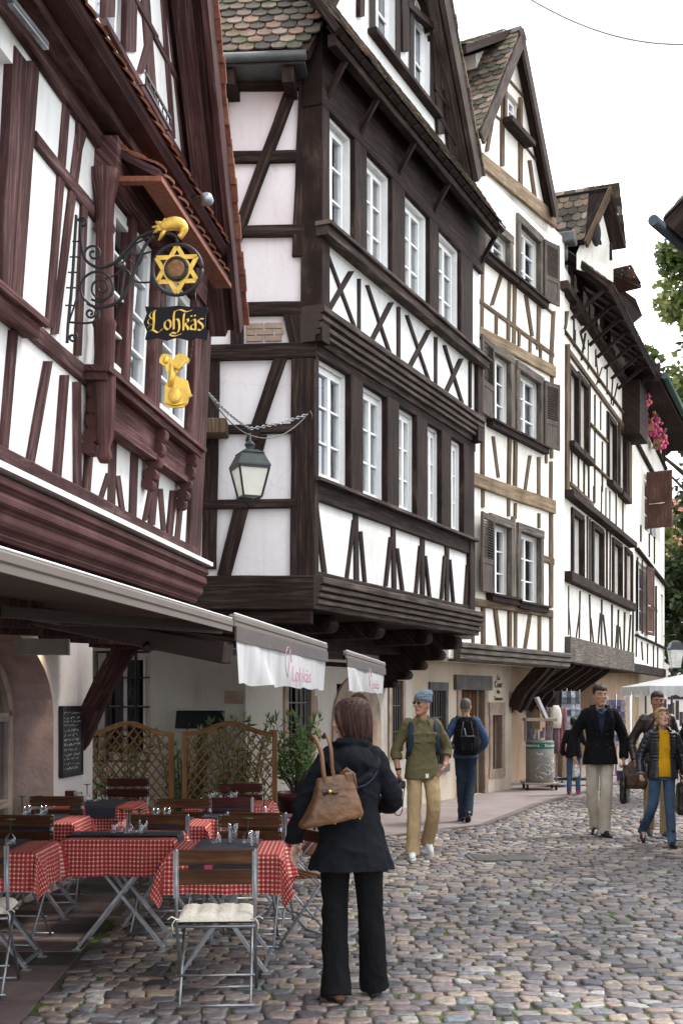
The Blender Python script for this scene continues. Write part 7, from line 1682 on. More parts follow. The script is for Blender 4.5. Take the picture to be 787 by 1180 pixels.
def hand(core, fing, w, d, n, side, curl, s):
    """w wrist, d towards the fingertips, n where the palm faces, side = towards the thumb"""
    w, d, n = Vector(w), Vector(d).normalized(), Vector(n); n = (n-d*n.dot(d)).normalized(); t = d.cross(n); t = t if t.dot(Vector(side)) > 0 else -t
    M3 = Matrix((t, n, d)).transposed()
    core.ball(w+d*.045*s, (.036*s, .016*s, .052*s), 12, 8, M=M3); core.tube([w-d*.03*s, w+d*.02*s], [.026*s, .027*s], 10)
    for i, (o, L) in enumerate(((.029, .070), (.010, .080), (-.010, .075), (-.028, .058))):
        b = w+d*(.074 if i in (1, 2) else .068)*s+t*o*s; pts = [b, ]; dd = d+t*(o*2.2); dd.normalize(); ax_ = t; ang = curl*(1+.12*i)
        for k, f in enumerate((.42, .32, .26)):
            dd = (Matrix.Rotation(ang*(1 if k else .6)*(1 if d.cross(n).dot(ax_) < 0 else 1), 3, ax_) @ dd)
            pts.append(pts[-1]+dd*L*f*s)
        if (pts[-1]-b).dot(n) < 0 and curl > 0:
            pts = [b]; dd = (d+t*(o*2.2)).normalized()
            for k, f in enumerate((.42, .32, .26)): dd = Matrix.Rotation(-ang*(1 if k else .6), 3, ax_) @ dd; pts.append(pts[-1]+dd*L*f*s)
        fing.tube([b-d*.02*s]+pts, [.0095*s, .0095*s, .0088*s, .008*s, .0062*s], 8); fing.ball(pts[-1], .0062*s, 8, 5)
    b = w+d*.02*s+t*.022*s; p1 = b+(d*.6+t*.65+n*.25).normalized()*.036*s; p2 = p1+(d*.9+t*.25+n*.3).normalized()*.030*s; p3 = p2+(d*.95+n*.35).normalized()*.022*s
    fing.tube([b-t*.01*s, p1, p2, p3], [.013*s, .011*s, .0095*s, .007*s], 8); fing.ball(p3, .007*s, 8, 5)
def head_parts(core, C, Mh, s, fem=False):
    """head surface around C; Mh turns the head; local -Y is the face"""
    rows = [(-.125, .020, .022, -.050), (-.118, .034, .036, -.046), (-.100, .047, .058, -.026), (-.075, .058, .076, -.010), (-.045, .066, .088, .000), (-.010, .071, .095, .004), (.025, .074, .098, .008), (.055, .073, .096, .010), (.080, .065, .086, .012), (.100, .050, .068, .012), (.113, .030, .042, .012), (.119, .010, .016, .012)]
    rg = []
    for (z, rx, ry, cy) in rows:
        if fem: rx *= .95
        ring = []
        for k in range(24):
            a = 2*math.pi*k/24; x = rx*math.cos(a); y = ry*math.sin(a)
            if y < 0: y *= .93
            ring.append(C+(Mh @ Vector((x, y+cy, z)))*s)
        rg.append(ring)
    core.rings(rg)
    L = lambda x, y, z: C+(Mh @ Vector((x, y, z)))*s
    core.tube([L(0, -.080, .022), L(0, -.092, .002), L(0, -.108, -.022), L(0, -.104, -.030), L(0, -.085, -.034)], [.007*s, .009*s, .012*s, .011*s, .009*s], 10)
    for g in (-1, 1):
        core.ball(L(g*.010, -.096, -.028), .0085*s, 8, 6)
        core.tube([L(g*.008, -.086, .028), L(g*.028, -.085, .033), L(g*.050, -.068, .027)], [.007*s, .009*s, .007*s], 8)
        core.ball(L(g*.040, -.066, -.022), (.020*s, .016*s, .016*s), 10, 6, M=Mh)
        core.ball(L(g*.074, .012, -.010), (.008*s, .018*s, .031*s), 10, 8, M=Mh @ Matrix.Rotation(g*.25, 3, 'Z'))
        core.ball(L(g*.050, .0, -.075), (.012*s, .03*s, .02*s), 8, 6, M=Mh)
    core.tube([L(-.022, -.078, -.056), L(0, -.090, -.052), L(.022, -.078, -.056)], [.005*s, .008*s, .005*s], 8); core.tube([L(-.018, -.077, -.064), L(0, -.087, -.066), L(.018, -.077, -.064)], [.005*s, .008*s, .005*s], 8)
    core.ball(L(0, -.080, -.098), (.018*s, .014*s, .014*s), 10, 6)
    return L
def hair_shell(C, Mh, s, keep, puff, name, mat, parent, vox=.006, add=None, dn=.004, fem=False, locks=None):
    mb = MB(); n, m = 30, 22; cnt = 0
    fr_ = MB()
    rows = [(-.110, .040, .050, -.02), (-.08, .060, .078, -.006), (-.045, .068, .090, .002), (-.010, .073, .097, .006), (.025, .076, .100, .010), (.055, .075, .098, .012), (.080, .067, .089, .013), (.100, .052, .071, .013), (.113, .031, .044, .013), (.121, .006, .008, .013)]
    P = []
    for (z, rx, ry, cy) in rows:
        ring = []
        for k in range(n): a = 2*math.pi*k/n; x, y = math.cos(a), math.sin(a); pf = puff(x, y, z); ring.append((x*(rx+pf), (y*(.93 if y < 0 else 1))*(ry+pf)+cy, z+pf*.9*(max(0, z)/.12)))
        P.append(ring)
    bm = bmesh.new(); V = [[bm.verts.new(C+(Mh @ Vector(p))*s) for p in r] for r in P]
    for i in range(len(P)-1):
        for k in range(n):
            k2 = (k+1) % n; c = [(P[i][k][j]+P[i+1][k2][j])/2 for j in range(3)]
            if keep(c[0]/.075, c[1]/.1, c[2]): bm.faces.new([V[i][k], V[i][k2], V[i+1][k2], V[i+1][k]])
    me = bpy.data.meshes.new('t'); bm.to_mesh(me); bm.free(); o = bpy.data.objects.new('t', me); COL.objects.link(o)
    md = o.modifiers.new('s', 'SOLIDIFY'); md.thickness = .018*s; md.offset = -1
    bpy.context.view_layer.update(); me2 = bpy.data.meshes.new_from_object(o.evaluated_get(bpy.context.evaluated_depsgraph_get())); bpy.data.objects.remove(o)
    k = MB(); k.v = [tuple(v.co) for v in me2.vertices]; k.f = [tuple(p.vertices) for p in me2.polygons]
    if add: add(k)
    return remesh(k, vox*s, name, mat, parent, wr=dn, wf=(70, 70, 12), seed=3, smooth_it=3, extra=locks)
def m_hair(name, c0, c1):
    m, nt, b = _mat(name); tcn = N(nt, 'ShaderNodeTexCoord'); mp = N(nt, 'ShaderNodeMapping'); mp.inputs['Scale'].default_value = (90, 90, 6); nt.links.new(tcn.outputs['Object'], mp.inputs['Vector'])
    n1 = N(nt, 'ShaderNodeTexNoise', Scale=1, Detail=4, Distortion=.6); nt.links.new(mp.outputs[0], n1.inputs['Vector']); c = ramp(nt, n1.outputs['Fac'], [(.35, c0), (.65, c1)]); nt.links.new(c, b.inputs['Base Color']); b.inputs['Roughness'].default_value = .5; b.inputs['Specular IOR Level'].default_value = .25; bump(nt, b, n1.outputs['Fac'], .9, .008); return m
def m_cloth(name, col, rough=.85, var=.18, bmp=.25, nscale=5, sheen=.0, bscale=160, spec=.25): return m_plain(name, col, rough, 0, nscale, var, bmp, spec, bscale)
def m_skin(name, col):
    m, nt, b = _mat(name); tcn = N(nt, 'ShaderNodeTexCoord'); n1 = N(nt, 'ShaderNodeTexNoise', Scale=14, Detail=4); nt.links.new(tcn.outputs['Object'], n1.inputs['Vector']); c = ramp(nt, n1.outputs['Fac'], [(.3, mul(col, .85)), (.7, mul(col, 1.12))]); nt.links.new(c, b.inputs['Base Color']); b.inputs['Roughness'].default_value = .5
    b.inputs['Subsurface Weight'].default_value = .08; b.inputs['Subsurface Radius'].default_value = (.02, .008, .004); return m
M['skin'] = m_skin('skin', (.46, .25, .17)); M['skin_tan'] = m_skin('skin_tan', (.36, .18, .115)); M['skin_pale'] = m_skin('skin_pale', (.55, .33, .25))
M['h_brown'] = m_hair('brown_hair', (.014, .005, .004), (.060, .022, .014)); M['h_black'] = m_hair('dark_hair', (.010, .007, .006), (.035, .022, .016)); M['h_blond'] = m_hair('blond_hair', (.20, .11, .045), (.50, .33, .16)); M['h_grey'] = m_hair('grey_hair', (.07, .06, .055), (.16, .14, .13))
M['black_cloth'] = m_cloth('black_cloth', (.0075, .0075, .009), spec=.12); M['navy_black'] = m_cloth('navy_black_cloth', (.0085, .009, .013), spec=.15); M['olive'] = m_cloth('olive_cotton', (.115, .098, .046)); M['khaki'] = m_cloth('khaki_cotton', (.40, .29, .155)); M['stone_c'] = m_cloth('stone_cotton', (.50, .44, .36)); M['denim'] = m_cloth('blue_denim', (.055, .10, .17), var=.5, nscale=4); M['dark_denim'] = m_cloth('dark_denim', (.018, .028, .05), var=.4); M['yellow'] = m_cloth('mustard_knit', (.66, .34, .01)); M['blue_knit'] = m_cloth('blue_knit', (.045, .085, .17)); M['grey_knit'] = m_cloth('grey_knit', (.055, .06, .07))
M['leather_br'] = m_plain('tan_leather', (.125, .056, .022), .5, nscale=7, var=.5, bmp=.12, bscale=60); M['leather_dk'] = m_plain('dark_leather', (.035, .022, .018), .35, nscale=8, var=.4, bmp=.1); M['brown_bag'] = m_plain('brown_canvas', (.07, .035, .022), .6, nscale=8, var=.3); M['white_shoe'] = m_cloth('white_canvas', (.62, .62, .64)); M['black_leather'] = m_plain('black_leather', (.012, .010, .010), .35, nscale=9, var=.3, bmp=.05); M['beanie'] = m_cloth('grey_blue_knit', (.12, .155, .20), bmp=.5, bscale=90); M['eye_w'] = m_plain('eye_white', (.6, .58, .55), .2, bmp=0, var=.02); M['eye_d'] = m_plain('iris', (.02, .014, .01), .15, bmp=0); M['lip'] = m_plain('lip', (.36, .12, .10), .5, bmp=0); M['puffer'] = m_plain('black_quilt', (.012, .014, .022), .32, nscale=6, var=.3, bmp=.05); M['magenta_c'] = m_cloth('magenta_scarf', (.55, .02, .10)); M['brown_shoe'] = m_plain('brown_suede', (.12, .06, .03), .8)
def shoe(w, toe_dir, mat, parent, s, boot=0, sole=None, heel_up=0, name='shoe'):
    """w ankle joint; sole on the ground unless heel_up"""
    w = Vector(w); d = Vector(toe_dir).normalized(); up = Vector((0, 0, 1)); sd = d.cross(up).normalized(); up2 = sd.cross(d).normalized()
    L = lambda f, h, r=0: w+d*f*s+up2*h*s+sd*r*s
    mb = MB(); mb.tube([L(-.055, -.048), L(-.03, -.045), L(.04, -.050), L(.12, -.060), L(.175, -.068), L(.195, -.07)], [.030*s, .038*s, .040*s, .036*s, .026*s, .012*s], 14, ell=(1.0, .95)); mb.tube([L(.0, -.05), L(-.005, .02+boot)], [.048*s, .046*s], 14); mb.ball(L(-.04, -.055), .034*s, 10, 8); mb.ball(L(.145, -.066), (.030*s, .03*s, .022*s), 10, 6)
    mb.tube([L(-.065, -.082), L(.0, -.084), L(.08, -.084), L(.15, -.084), L(.195, -.080)], [.022*s, .022*s, .024*s, .026*s, .012*s], 10, ell=(1.45, .4)) if False else None
    o = remesh(mb, .006, name, mat, parent, wr=.0015, wf=(20, 20, 20))
    so = MB(); n = 16; ring = lambda h: [L(.065+.135*math.cos(2*math.pi*k/n), h, .040*math.sin(2*math.pi*k/n)*(1.08 if math.cos(2*math.pi*k/n) > 0 else .88)) for k in range(n)]
    so.rings([ring(-.096), ring(-.078)], True, smooth=False); so.build('sole', sole or M['black_leather'], o); return o
def person(name_label, loc, rz, H, J, top, trousers, skin='skin', fem=False, yaw=0, pitch=0, tilt=0, hair=None, hands=None, legs_r=(.086, .066, .058, .055), torso_w=1.0, hem=.80, sleeve_r=(.062, .052, .046), sleeve_end=1.0, coat_flare=1.0, cut=None, wr=.006, belly=0, vox=.007, shoes=None, inner=None, extra_top=None, top_name='jacket', trouser_name='trousers', leg_len=1.15, tmat2=None):
    s = H/1.75; t = empty('person', loc, R(rz), name_label, 'person', None)
    D = dict(hipL=(.085, 0, .93), hipR=(-.085, 0, .93), kneeL=(.095, -.012, .50), kneeR=(-.095, -.012, .50), ankL=(.10, .02, .098), ankR=(-.10, .02, .098), toeL=(.15, -1, 0), toeR=(-.15, -1, 0),
             shL=(.178, .005, 1.425), shR=(-.178, .005, 1.425), elL=(.235, .03, 1.14), elR=(-.235, .03, 1.14), wrL=(.245, -.04, .885), wrR=(-.245, -.04, .885), neck=(0, .012, 1.45), head=(0, -.012, 1.632))
    if fem: D['shL'] = (.158, .005, 1.42); D['shR'] = (-.158, .005, 1.42)
    D.update(J); j = {k: Vector(v)*(s if not k.startswith('toe') else 1) for k, v in D.items()}
    core = MB(); fing = MB(); Mh = Matrix.Rotation(R(yaw), 3, 'Z') @ Matrix.Rotation(R(pitch), 3, 'X') @ Matrix.Rotation(R(tilt), 3, 'Y')
    # body
    for g in 'LR':
        limb(core, [j['hip'+g], j['knee'+g], j['ank'+g]], [.070*s, .066*s, .048*s, .046*s, .036*s]); limb(core, [j['sh'+g], j['el'+g], j['wr'+g]], [.026*s, .034*s, .033*s, .034*s, .024*s], 12)
        core.tube([j['ank'+g]+Vector((0, 0, -.02*s)), j['ank'+g]+j['toe'+g].normalized()*.11*s+Vector((0, 0, -.055*s))], [.028*s, .014*s], 10)
        hd = (hands or {}).get(g, {}); d = Vector(hd.get('d', (j['wr'+g]-j['el'+g]).normalized()+Vector((0, -.15, -.2)))); sx = 1 if g == 'L' else -1
        hand(core, fing, j['wr'+g], d, hd.get('n', (-sx, 0, 0)), hd.get('t', (0, -1, 0)), hd.get('curl', .45), s*(.95 if fem else 1.05))
    fw = .9 if fem else 1
    oval_rings(core, [(z*s, rx*s*fw, ry*s) for z, rx, ry in ((.86, .12, .08), (.95, .145, .095), (1.08, .125, .085), (1.28, .13, .085), (1.38, .115, .07), (1.455, .075, .060))])
    limb(core, [j['neck'], j['neck'].lerp(j['head'], .4), j['head']+Vector((0, .01, -.02))*s], [.058*s*fw, .052*s*fw, .055*s*fw])
    L = head_parts(core, j['head'], Mh, s, fem)
    body = remesh(core, vox*.75, 'body', M[skin], t, extra=fing, smooth_it=1)
    for g in (-1, 1):
        e = MB(); e.ball(L(g*.030, -.0790, .008), (.0105*s, .006*s, .0042*s), 10, 8, M=Mh); eo = e.build('eye', M['eye_w'], t); e = MB(); e.ball(L(g*.030, -.0835, .008), (.0052*s, .003*s, .0042*s), 8, 6, M=Mh); e.build('iris', M['eye_d'], eo)
        e = MB(); e.tube([L(g*.014, -.090, .031), L(g*.032, -.0885, .037), L(g*.052, -.072, .030)], [.0035*s, .004*s, .002*s], 6); e.build('eyebrow', hair[1] if hair else M['h_black'], t)
    e = MB(); e.tube([L(-.024, -.0815, -.058), L(0, -.0955, -.057), L(.024, -.0815, -.058)], [.002*s, .0045*s, .002*s], 6); e.tube([L(-.018, -.082, -.066), L(0, -.093, -.067), L(.018, -.082, -.066)], [.002*s, .004*s, .002*s], 6); e.build('mouth', M['lip'], t)
    # trousers
    tr = MB(); a, b_, c, d_ = [r*s for r in legs_r]
    for g in 'LR':
        e_ = j['knee'+g].lerp(j['ank'+g], leg_len); limb(tr, [j['hip'+g], j['knee'+g], e_], [a, (a+b_)/2, b_, (b_+c)/2, c, d_], 16, cap=False)
    oval_rings(tr, [((.84)*s, .13*s*torso_w, .10*s), (.90*s, .165*s*torso_w, .12*s), (.97*s, .160*s*torso_w, .118*s), (1.05*s, .145*s*torso_w, .105*s), (1.07*s, .12*s, .08*s)])
    remesh(tr, vox, trouser_name, trousers, t, wr=min(wr, .006), wf=(11, 11, 7), seed=rnd.random()*9)
    # garment
    if top is not None:
        tp = MB(); q = torso_w*s
        rows = [(hem*s, .188*q*coat_flare, .146*q*coat_flare), ((hem+1.0)/2*s, (.182*q)*(1+coat_flare)/2, .142*q*(1+coat_flare)/2), (1.02*s, .170*q, .130*q), (1.12*s, .152*q*(.95 if fem else 1), .118*q), (1.24*s, .165*q, .126*q, 0, -.004), (1.34*s, .180*q*fw, .124*q), (1.41*s, .172*q*fw, .105*q), (1.465*s, .115*q*fw, .085*q), (1.49*s, .07*s, .068*s)]
        oval_rings(tp, rows)
        for g in 'LR':
            e_ = j['el'+g].lerp(j['wr'+g], sleeve_end); limb(tp, [j['sh'+g]+Vector((-.03 if g == 'L' else .03, 0, -.01))*s, j['el'+g], e_], [sleeve_r[0]*s*1.12, sleeve_r[0]*s, sleeve_r[1]*s, sleeve_r[1]*s*.97, sleeve_r[2]*s], 14, cap=False)
        if extra_top: extra_top(tp, s, j)
        remesh(tp, vox, top_name, top, t, wr=wr, wf=(8, 8, 9), seed=rnd.random()*9, cut=(lambda c: cut(c/s)) if cut else None, thick=.012 if cut else 0)
    if inner:
        inm = MB(); oval_rings(inm, [(z*s, rx*s*fw, ry*s) for z, rx, ry in ((.885, .174, .132), (.93, .176, .134), (1.02, .172, .130), (1.12, .150, .114), (1.26, .156, .115), (1.38, .160, .104), (1.45, .10, .08), (1.475, .068, .066))]); remesh(inm, vox, inner[1], inner[0], t, wr=.003, wf=(9, 9, 12))
    for g in 'LR':
        sh = shoes or dict(mat=M['black_leather']); shoe(j['ank'+g], j['toe'+g], sh['mat'], t, s*(.93 if fem else 1.05), sh.get('boot', 0), sh.get('sole'))
    if hair and hair[0]:
        hair[0](j['head'], Mh, s, t, hair[1])
    return t, s, j, L, Mh
short_keep = lambda x, y, z: (z > .052 and y < -.3) or (y >= -.3 and z > .02-.05*max(0, y)*2) or (y > .35 and z > -.055) or (abs(x) > .8 and -.05 < y < .5 and z > .0)
def hair_short(pf=.008, top=.016):
    def f(C, Mh, s, t, mat): hair_shell(C, Mh, s, short_keep, lambda x, y, z: pf*.4+top*max(0, min(1, (z-.03)/.05))*(.35 if y < -.6 else .6), 'hair', mat, t, dn=.002)
    return f
def hair_shaved(C, Mh, s, t, mat): hair_shell(C, Mh, s, short_keep, lambda x, y, z: .002, 'hair', mat, t, dn=.001)
def hair_bob(C, Mh, s, t, mat):
    keep = lambda x, y, z: not (y < -.28 and z < .052) and not (y < -.02 and z < -.0 and abs(x) < .5)
    def add(k):
        rg = []
        for z, rx, ry, cy in ((-.128, .060, .050, .040), (-.118, .078, .066, .036), (-.085, .090, .078, .030), (-.045, .095, .088, .026), (.0, .095, .094, .024), (.04, .090, .094, .022), (.075, .078, .085, .018), (.105, .055, .062, .016), (.125, .02, .03, .014)):
            rg.append([C+(Mh @ Vector((rx*math.cos(a), ry*math.sin(a)+cy, z+(.012*math.sin(a*5) if z < -.1 else 0))))*s for a in [2*math.pi*i/24 for i in range(24)]])
        k.rings(rg)
        for g in (-1, 1): k.tube([C+(Mh @ Vector(p))*s for p in ((g*.055, -.055, .085), (g*.080, -.050, .03), (g*.086, -.035, -.03), (g*.080, -.02, -.095))], [.016*s, .022*s, .022*s, .010*s], 10)
    lk = MB(); rr = random.Random(8)
    for i in range(230):
        a = rr.uniform(-.5, math.pi+.5); k_ = rr.uniform(.985, 1.045); P = []; zb = -.128+rr.uniform(-.016, .012); dr = rr.uniform(-.10, .10)
        for z, r, cy in ((.121, .022, .014), (.105, .058, .016), (.075, .083, .018), (.03, .094, .022), (-.03, .097, .026), (-.08, .090, .030), (zb, .074+rr.uniform(-.008, .008), .036)):
            P.append(C+(Mh @ Vector((r*k_*math.cos(a+dr*(.12-z)*4), r*k_*.97*math.sin(a+dr*(.12-z)*4)+cy, z)))*s)
        lk.tube(curve_pts(P, 3), [.0012]+[rr.uniform(.0022, .0036)]*16+[.002, .0008], 5)
    hair_shell(C, Mh, s, keep, lambda x, y, z: .016, 'hair', mat, t, vox=.0045, add=add, dn=.0035, locks=lk)
def hair_wavy(C, Mh, s, t, mat):
    keep = lambda x, y, z: not (y < -.45 and z < .055) and z > -.09
    def add(k):
        rr = random.Random(4)
        for i in range(26):
            a = rr.uniform(-.35, math.pi+.35); z = rr.uniform(-.10, .08); k.ball(C+(Mh @ Vector((.083*math.cos(a), .094*math.sin(a)+.006, z)))*s, .022*s, 8, 6)
        for x in (-.035, 0, .03): k.ball(C+(Mh @ Vector((x, -.075, .078)))*s, (.026*s, .016*s, .02*s), 8, 6)
    hair_shell(C, Mh, s, keep, lambda x, y, z: .012, 'hair', mat, t, add=add, dn=.005)

# ---- A: woman in the foreground seen from behind (local -Y = where she faces)
def woman_top(tp, s, j):
    for k in range(3): pass
    # hood lying on the back + rolled rim
    pts = curve_pts([(-.125, .03, 1.455), (-.13, .085, 1.40), (-.085, .150, 1.315), (0, .170, 1.275), (.085, .150, 1.315), (.13, .085, 1.40), (.125, .03, 1.455)])
    tp.tube([p*s for p in pts], [.030*s]*len(pts), 10)
    tp.ball(Vector((0, .085, 1.40))*s, (.125*s, .075*s, .085*s), 14, 10); tp.tube([Vector(p)*s for p in ((-.10, -.03, 1.475), (-.075, .06, 1.50), (0, .085, 1.505), (.075, .06, 1.50), (.10, -.03, 1.475))], [.026*s]*5, 10)
WX, WY = .055, 6.86
tW, sW, jW, LW, MhW = person('woman in a black hooded jacket and flared trousers, seen from behind', (WX, WY, 0), 180+8, 1.69,
    dict(hipL=(.09, 0, .92), hipR=(-.09, 0, .92), kneeL=(.095, -.02, .50), kneeR=(-.115, -.005, .50), ankL=(.10, .07, .095), ankR=(-.145, -.07, .095), toeL=(.35, -1, 0), toeR=(-.35, -1, 0),
         elL=(.285, .02, 1.14), wrL=(.325, -.05, .915), elR=(-.255, -.02, 1.15), wrR=(-.13, -.25, 1.12), head=(.0, -.02, 1.628)),
    M['navy_black'], M['black_cloth'], skin='skin_pale', fem=True, yaw=62, pitch=4, hair=(hair_bob, M['h_brown']), legs_r=(.100, .078, .080, .092), torso_w=1.06, hem=.76, coat_flare=1.28, sleeve_r=(.066, .056, .056), wr=.011, vox=.006,
    shoes=dict(mat=M['brown_shoe']), extra_top=woman_top, leg_len=1.13, hands=dict(L=dict(d=(.12, -.15, -1), n=(-.6, .5, 0), t=(.2, -1, 0), curl=.22), R=dict(curl=.6)))
mb = MB(); mb.ball(LW(-.03, .05, -.155)+Vector((0, 0, 0)), (.055, .04, .02), 12, 8); mb.tube([LW(-.06, .02, -.15), LW(-.085, .03, -.13), LW(-.095, .02, -.10)], [.018, .016, .006], 8); remesh(mb, .006, 'scarf', M['magenta_c'], tW, wr=.006, wf=(25, 25, 25))
# hood rim seam & back seams
mb = MB(); pts = curve_pts([Vector(p)*sW for p in ((-.15, .045, 1.43), (-.145, .11, 1.375), (-.09, .185, 1.29), (0, .205, 1.25), (.09, .185, 1.29), (.145, .11, 1.375), (.15, .045, 1.43))]); mb.tube(pts, .0055, 6); mb.build('hood_seam', M['dark_denim'], tW)
# brown handbag
def on_person(t, p): return t.matrix_basis @ Vector(p)
hb_ = empty('handbag', (WX-.10, WY-.235, 1.02), R(14), 'tan suede handbag hanging from the shoulder of the woman in black', 'handbag'); mb = MB()
def bag_ring(z, hw, hd, cx, n=24, p=5):
    return [Vector((cx+hw*abs(math.cos(a))**(2/p)*(1 if math.cos(a) > 0 else -1), hd*abs(math.sin(a))**(2/p)*(1 if math.sin(a) > 0 else -1), z)) for a in [2*math.pi*k/n for k in range(n)]]
mb.rings([bag_ring(.0, .170, .060, -.01), bag_ring(.02, .180, .070, -.01), bag_ring(.07, .155, .072, .012), bag_ring(.14, .125, .060, .032), bag_ring(.215, .105, .045, .045), bag_ring(.25, .100, .036, .05)]); remesh(mb, .006, 'body', M['leather_br'], hb_, wr=.004, wf=(14, 14, 14))
hb_.rotation_euler = (0, R(-10), R(14))
for yy in (-.035, .035):
    mb = MB(); pts = curve_pts([(.02+yy, yy, .22), (.02+yy, yy*1.1, .29), (.03+yy, yy*.8+.01, .40), (.03+yy, .09, .475), (.03+yy, .17, .45)]); mb.tube(pts, .0105, 8, ell=(1.2, .7)); mb.build('handle', M['leather_br'], hb_)
mb = MB(); mb.box((.12, 0, .225), (.06, .09, .07), bev=.015); mb.tube([(.150, -.03, .16), (.152, -.03, .24), (.12, -.02, .275), (.08, -.02, .25)], .010, 6); mb.build('flap', M['leather_br'], hb_)
mb = MB(); mb.box((.0, -.060, .17), (.09, .012, .016), Matrix.Rotation(R(12), 3, 'Y'), bev=.003); mb.tube([(-.04, -.065, .165), (-.01, -.068, .18), (.03, -.068, .16)], .008, 6); mb.build('strap', M['leather_dk'], hb_)
mb = MB()
for x in (-.14, 0, .14): mb.ball((x, -.04, -.004), .005, 8, 6)
mb.ball((-.005, -.070, .177), .010, 8, 6); mb.build('stud', M['gold'], hb_)

# ---- B: man in a grey-blue beanie
def shirt_extra(tp, s, j):
    tp.tube([Vector(p)*s for p in ((-.07, -.06, 1.475), (-.065, .03, 1.50), (0, .065, 1.505), (.065, .03, 1.50), (.07, -.06, 1.475))], [.016*s]*5, 8)
    for g in (-1, 1): tp.box(Vector((g*.085, -.128, 1.27))*s, (.10*s, .02*s, .11*s), bev=.008); tp.box(Vector((g*.085, -.134, 1.315))*s, (.11*s, .02*s, .035*s), bev=.006); tp.tube([Vector((g*.045, -.085, 1.47))*s, Vector((g*.07, -.115, 1.42))*s], [.018*s, .008*s], 8)
    for g in 'LR': e = j['el'+g].lerp(j['wr'+g], .30); d = (j['wr'+g]-j['el'+g]).normalized(); tp.tube([e-d*.03, e+d*.03], .058*s, 14)
tB, sB, jB, LB, MhB = person('man in a grey-blue beanie and sunglasses with an olive shirt and khaki trousers', (.87, 13.15, 0), 6, 1.77,
    dict(kneeR=(-.10, -.10, .52), ankR=(-.13, -.16, .10), kneeL=(.11, -.10, .52), ankL=(.10, .20, .17), toeR=(-.2, -1, -.02), toeL=(.1, -1, -.45), elR=(-.275, .05, 1.14), wrR=(-.255, -.02, .90), elL=(.29, .08, 1.15), wrL=(.235, -.04, .965)),
    M['olive'], M['khaki'], skin='skin_tan', yaw=-52, pitch=-3, hair=(None, M['h_black']), hem=.83, sleeve_end=.32, sleeve_r=(.064, .058, .056), extra_top=shirt_extra, top_name='shirt', wr=.008, coat_flare=1.0, shoes=dict(mat=M['white_shoe'], sole=M['white_paint']), legs_r=(.092, .078, .072, .078), hands=dict(R=dict(d=(0, -.15, -1), curl=.75), L=dict(d=(-.5, -.3, -1), curl=.3)))
mb = MB(); rg = []
for z, rx, ry, cy in ((.022, .080, .100, .010), (.028, .085, .107, .012), (.045, .087, .109, .012), (.075, .084, .106, .018), (.11, .078, .100, .034), (.14, .062, .082, .055), (.155, .035, .05, .075), (.158, .008, .01, .09)): rg.append([LB(rx*math.cos(a), ry*math.sin(a)+cy, z-(.012*math.sin(a) if z < .1 else 0)) for a in [2*math.pi*i/24 for i in range(24)]])
mb.rings(rg); remesh(mb, .007, 'beanie', M['beanie'], tB, wr=.006, wf=(18, 18, 30))
mb = MB()
for g in (-1, 1): mb.ball(LB(g*.032, -.092, .010), (.024*sB, .007*sB, .018*sB), 10, 6, M=MhB); mb.tube([LB(g*.055, -.085, .016), LB(g*.078, -.04, .014), LB(g*.080, .01, .010)], .003, 5)
mb.tube([LB(-.01, -.098, .016), LB(.01, -.098, .016)], .004, 5); mb.build('sunglasses', M['eye_d'], tB)
mb = MB()
for k in range(7): mb.ball(Vector((.002, -.130+.004*abs(3-k), 1.40-k*.075))*sB, .006, 8, 5)
mb.build('button', M['leather_dk'], tB)
mb = MB(); w_ = jB['wrR'].lerp(jB['elR'], .15); mb.tube([w_-Vector((0, 0, .012)), w_+Vector((0, 0, .012))], .034, 12); mb.build('wristband', M['black_cloth'], tB)
mb = MB(); w_ = jB['wrL'].lerp(jB['elL'], .12); mb.tube([w_-Vector((0, 0, .010)), w_+Vector((0, 0, .010))], .034, 12); mb.build('watch', M['steel'], tB)
mb = MB(); mb.box(Vector((.03, -.143, .87))*sB, (.035, .006, .045), bev=.002); mb.build('shirt_label', M['paper'], tB)
# rucksack straps + pack
rk_ = empty('rucksack', on_person(tB, (0, .13, 1.2)), R(6), 'navy rucksack worn by the man in the beanie', 'rucksack'); mb = MB()
for g in (-1, 1): mb.tube(curve_pts([(g*.11, .02, .22), (g*.125, -.10, .285), (g*.135, -.235, .20), (g*.14, -.262, .05), (g*.16, -.21, -.08), (g*.14, 0, -.15)]), .020, 8, ell=(1.3, .45))
mb.build('strap', M['dark_denim'], rk_)
mb = MB(); mb.box((0, .07, .0), (.28, .16, .42), bev=.05); remesh(mb, .01, 'pack', M['dark_denim'], rk_, wr=.006)
ca = empty('camera', on_person(tB, Vector(jB['wrR'])+Vector((0, -.05, -.13))), R(20), 'black camera held low by the man in the beanie', 'camera'); mb = MB(); mb.box((0, 0, 0), (.13, .06, .085), bev=.014); mb.box((0, 0, .05), (.05, .05, .035), bev=.01); mb.build('body', M['iron'], ca)
mb = MB(); mb.lathe((-.02, -.03, 0), [(.038, 0), (.038, .05), (.032, .075), (.02, .076)], 16, M=Matrix.Rotation(R(90), 3, 'X')); mb.build('lens', M['black_leather'], ca); mb = MB(); mb.tube(curve_pts([(-.06, 0, .0), (-.075, .0, -.16), (-.05, .01, -.30), (-.0, .01, -.33), (.03, 0, -.28), (.045, 0, -.14), (.06, 0, .0)]), .011, 8, ell=(1.4, .35)); mb.build('strap', M['black_cloth'], ca)

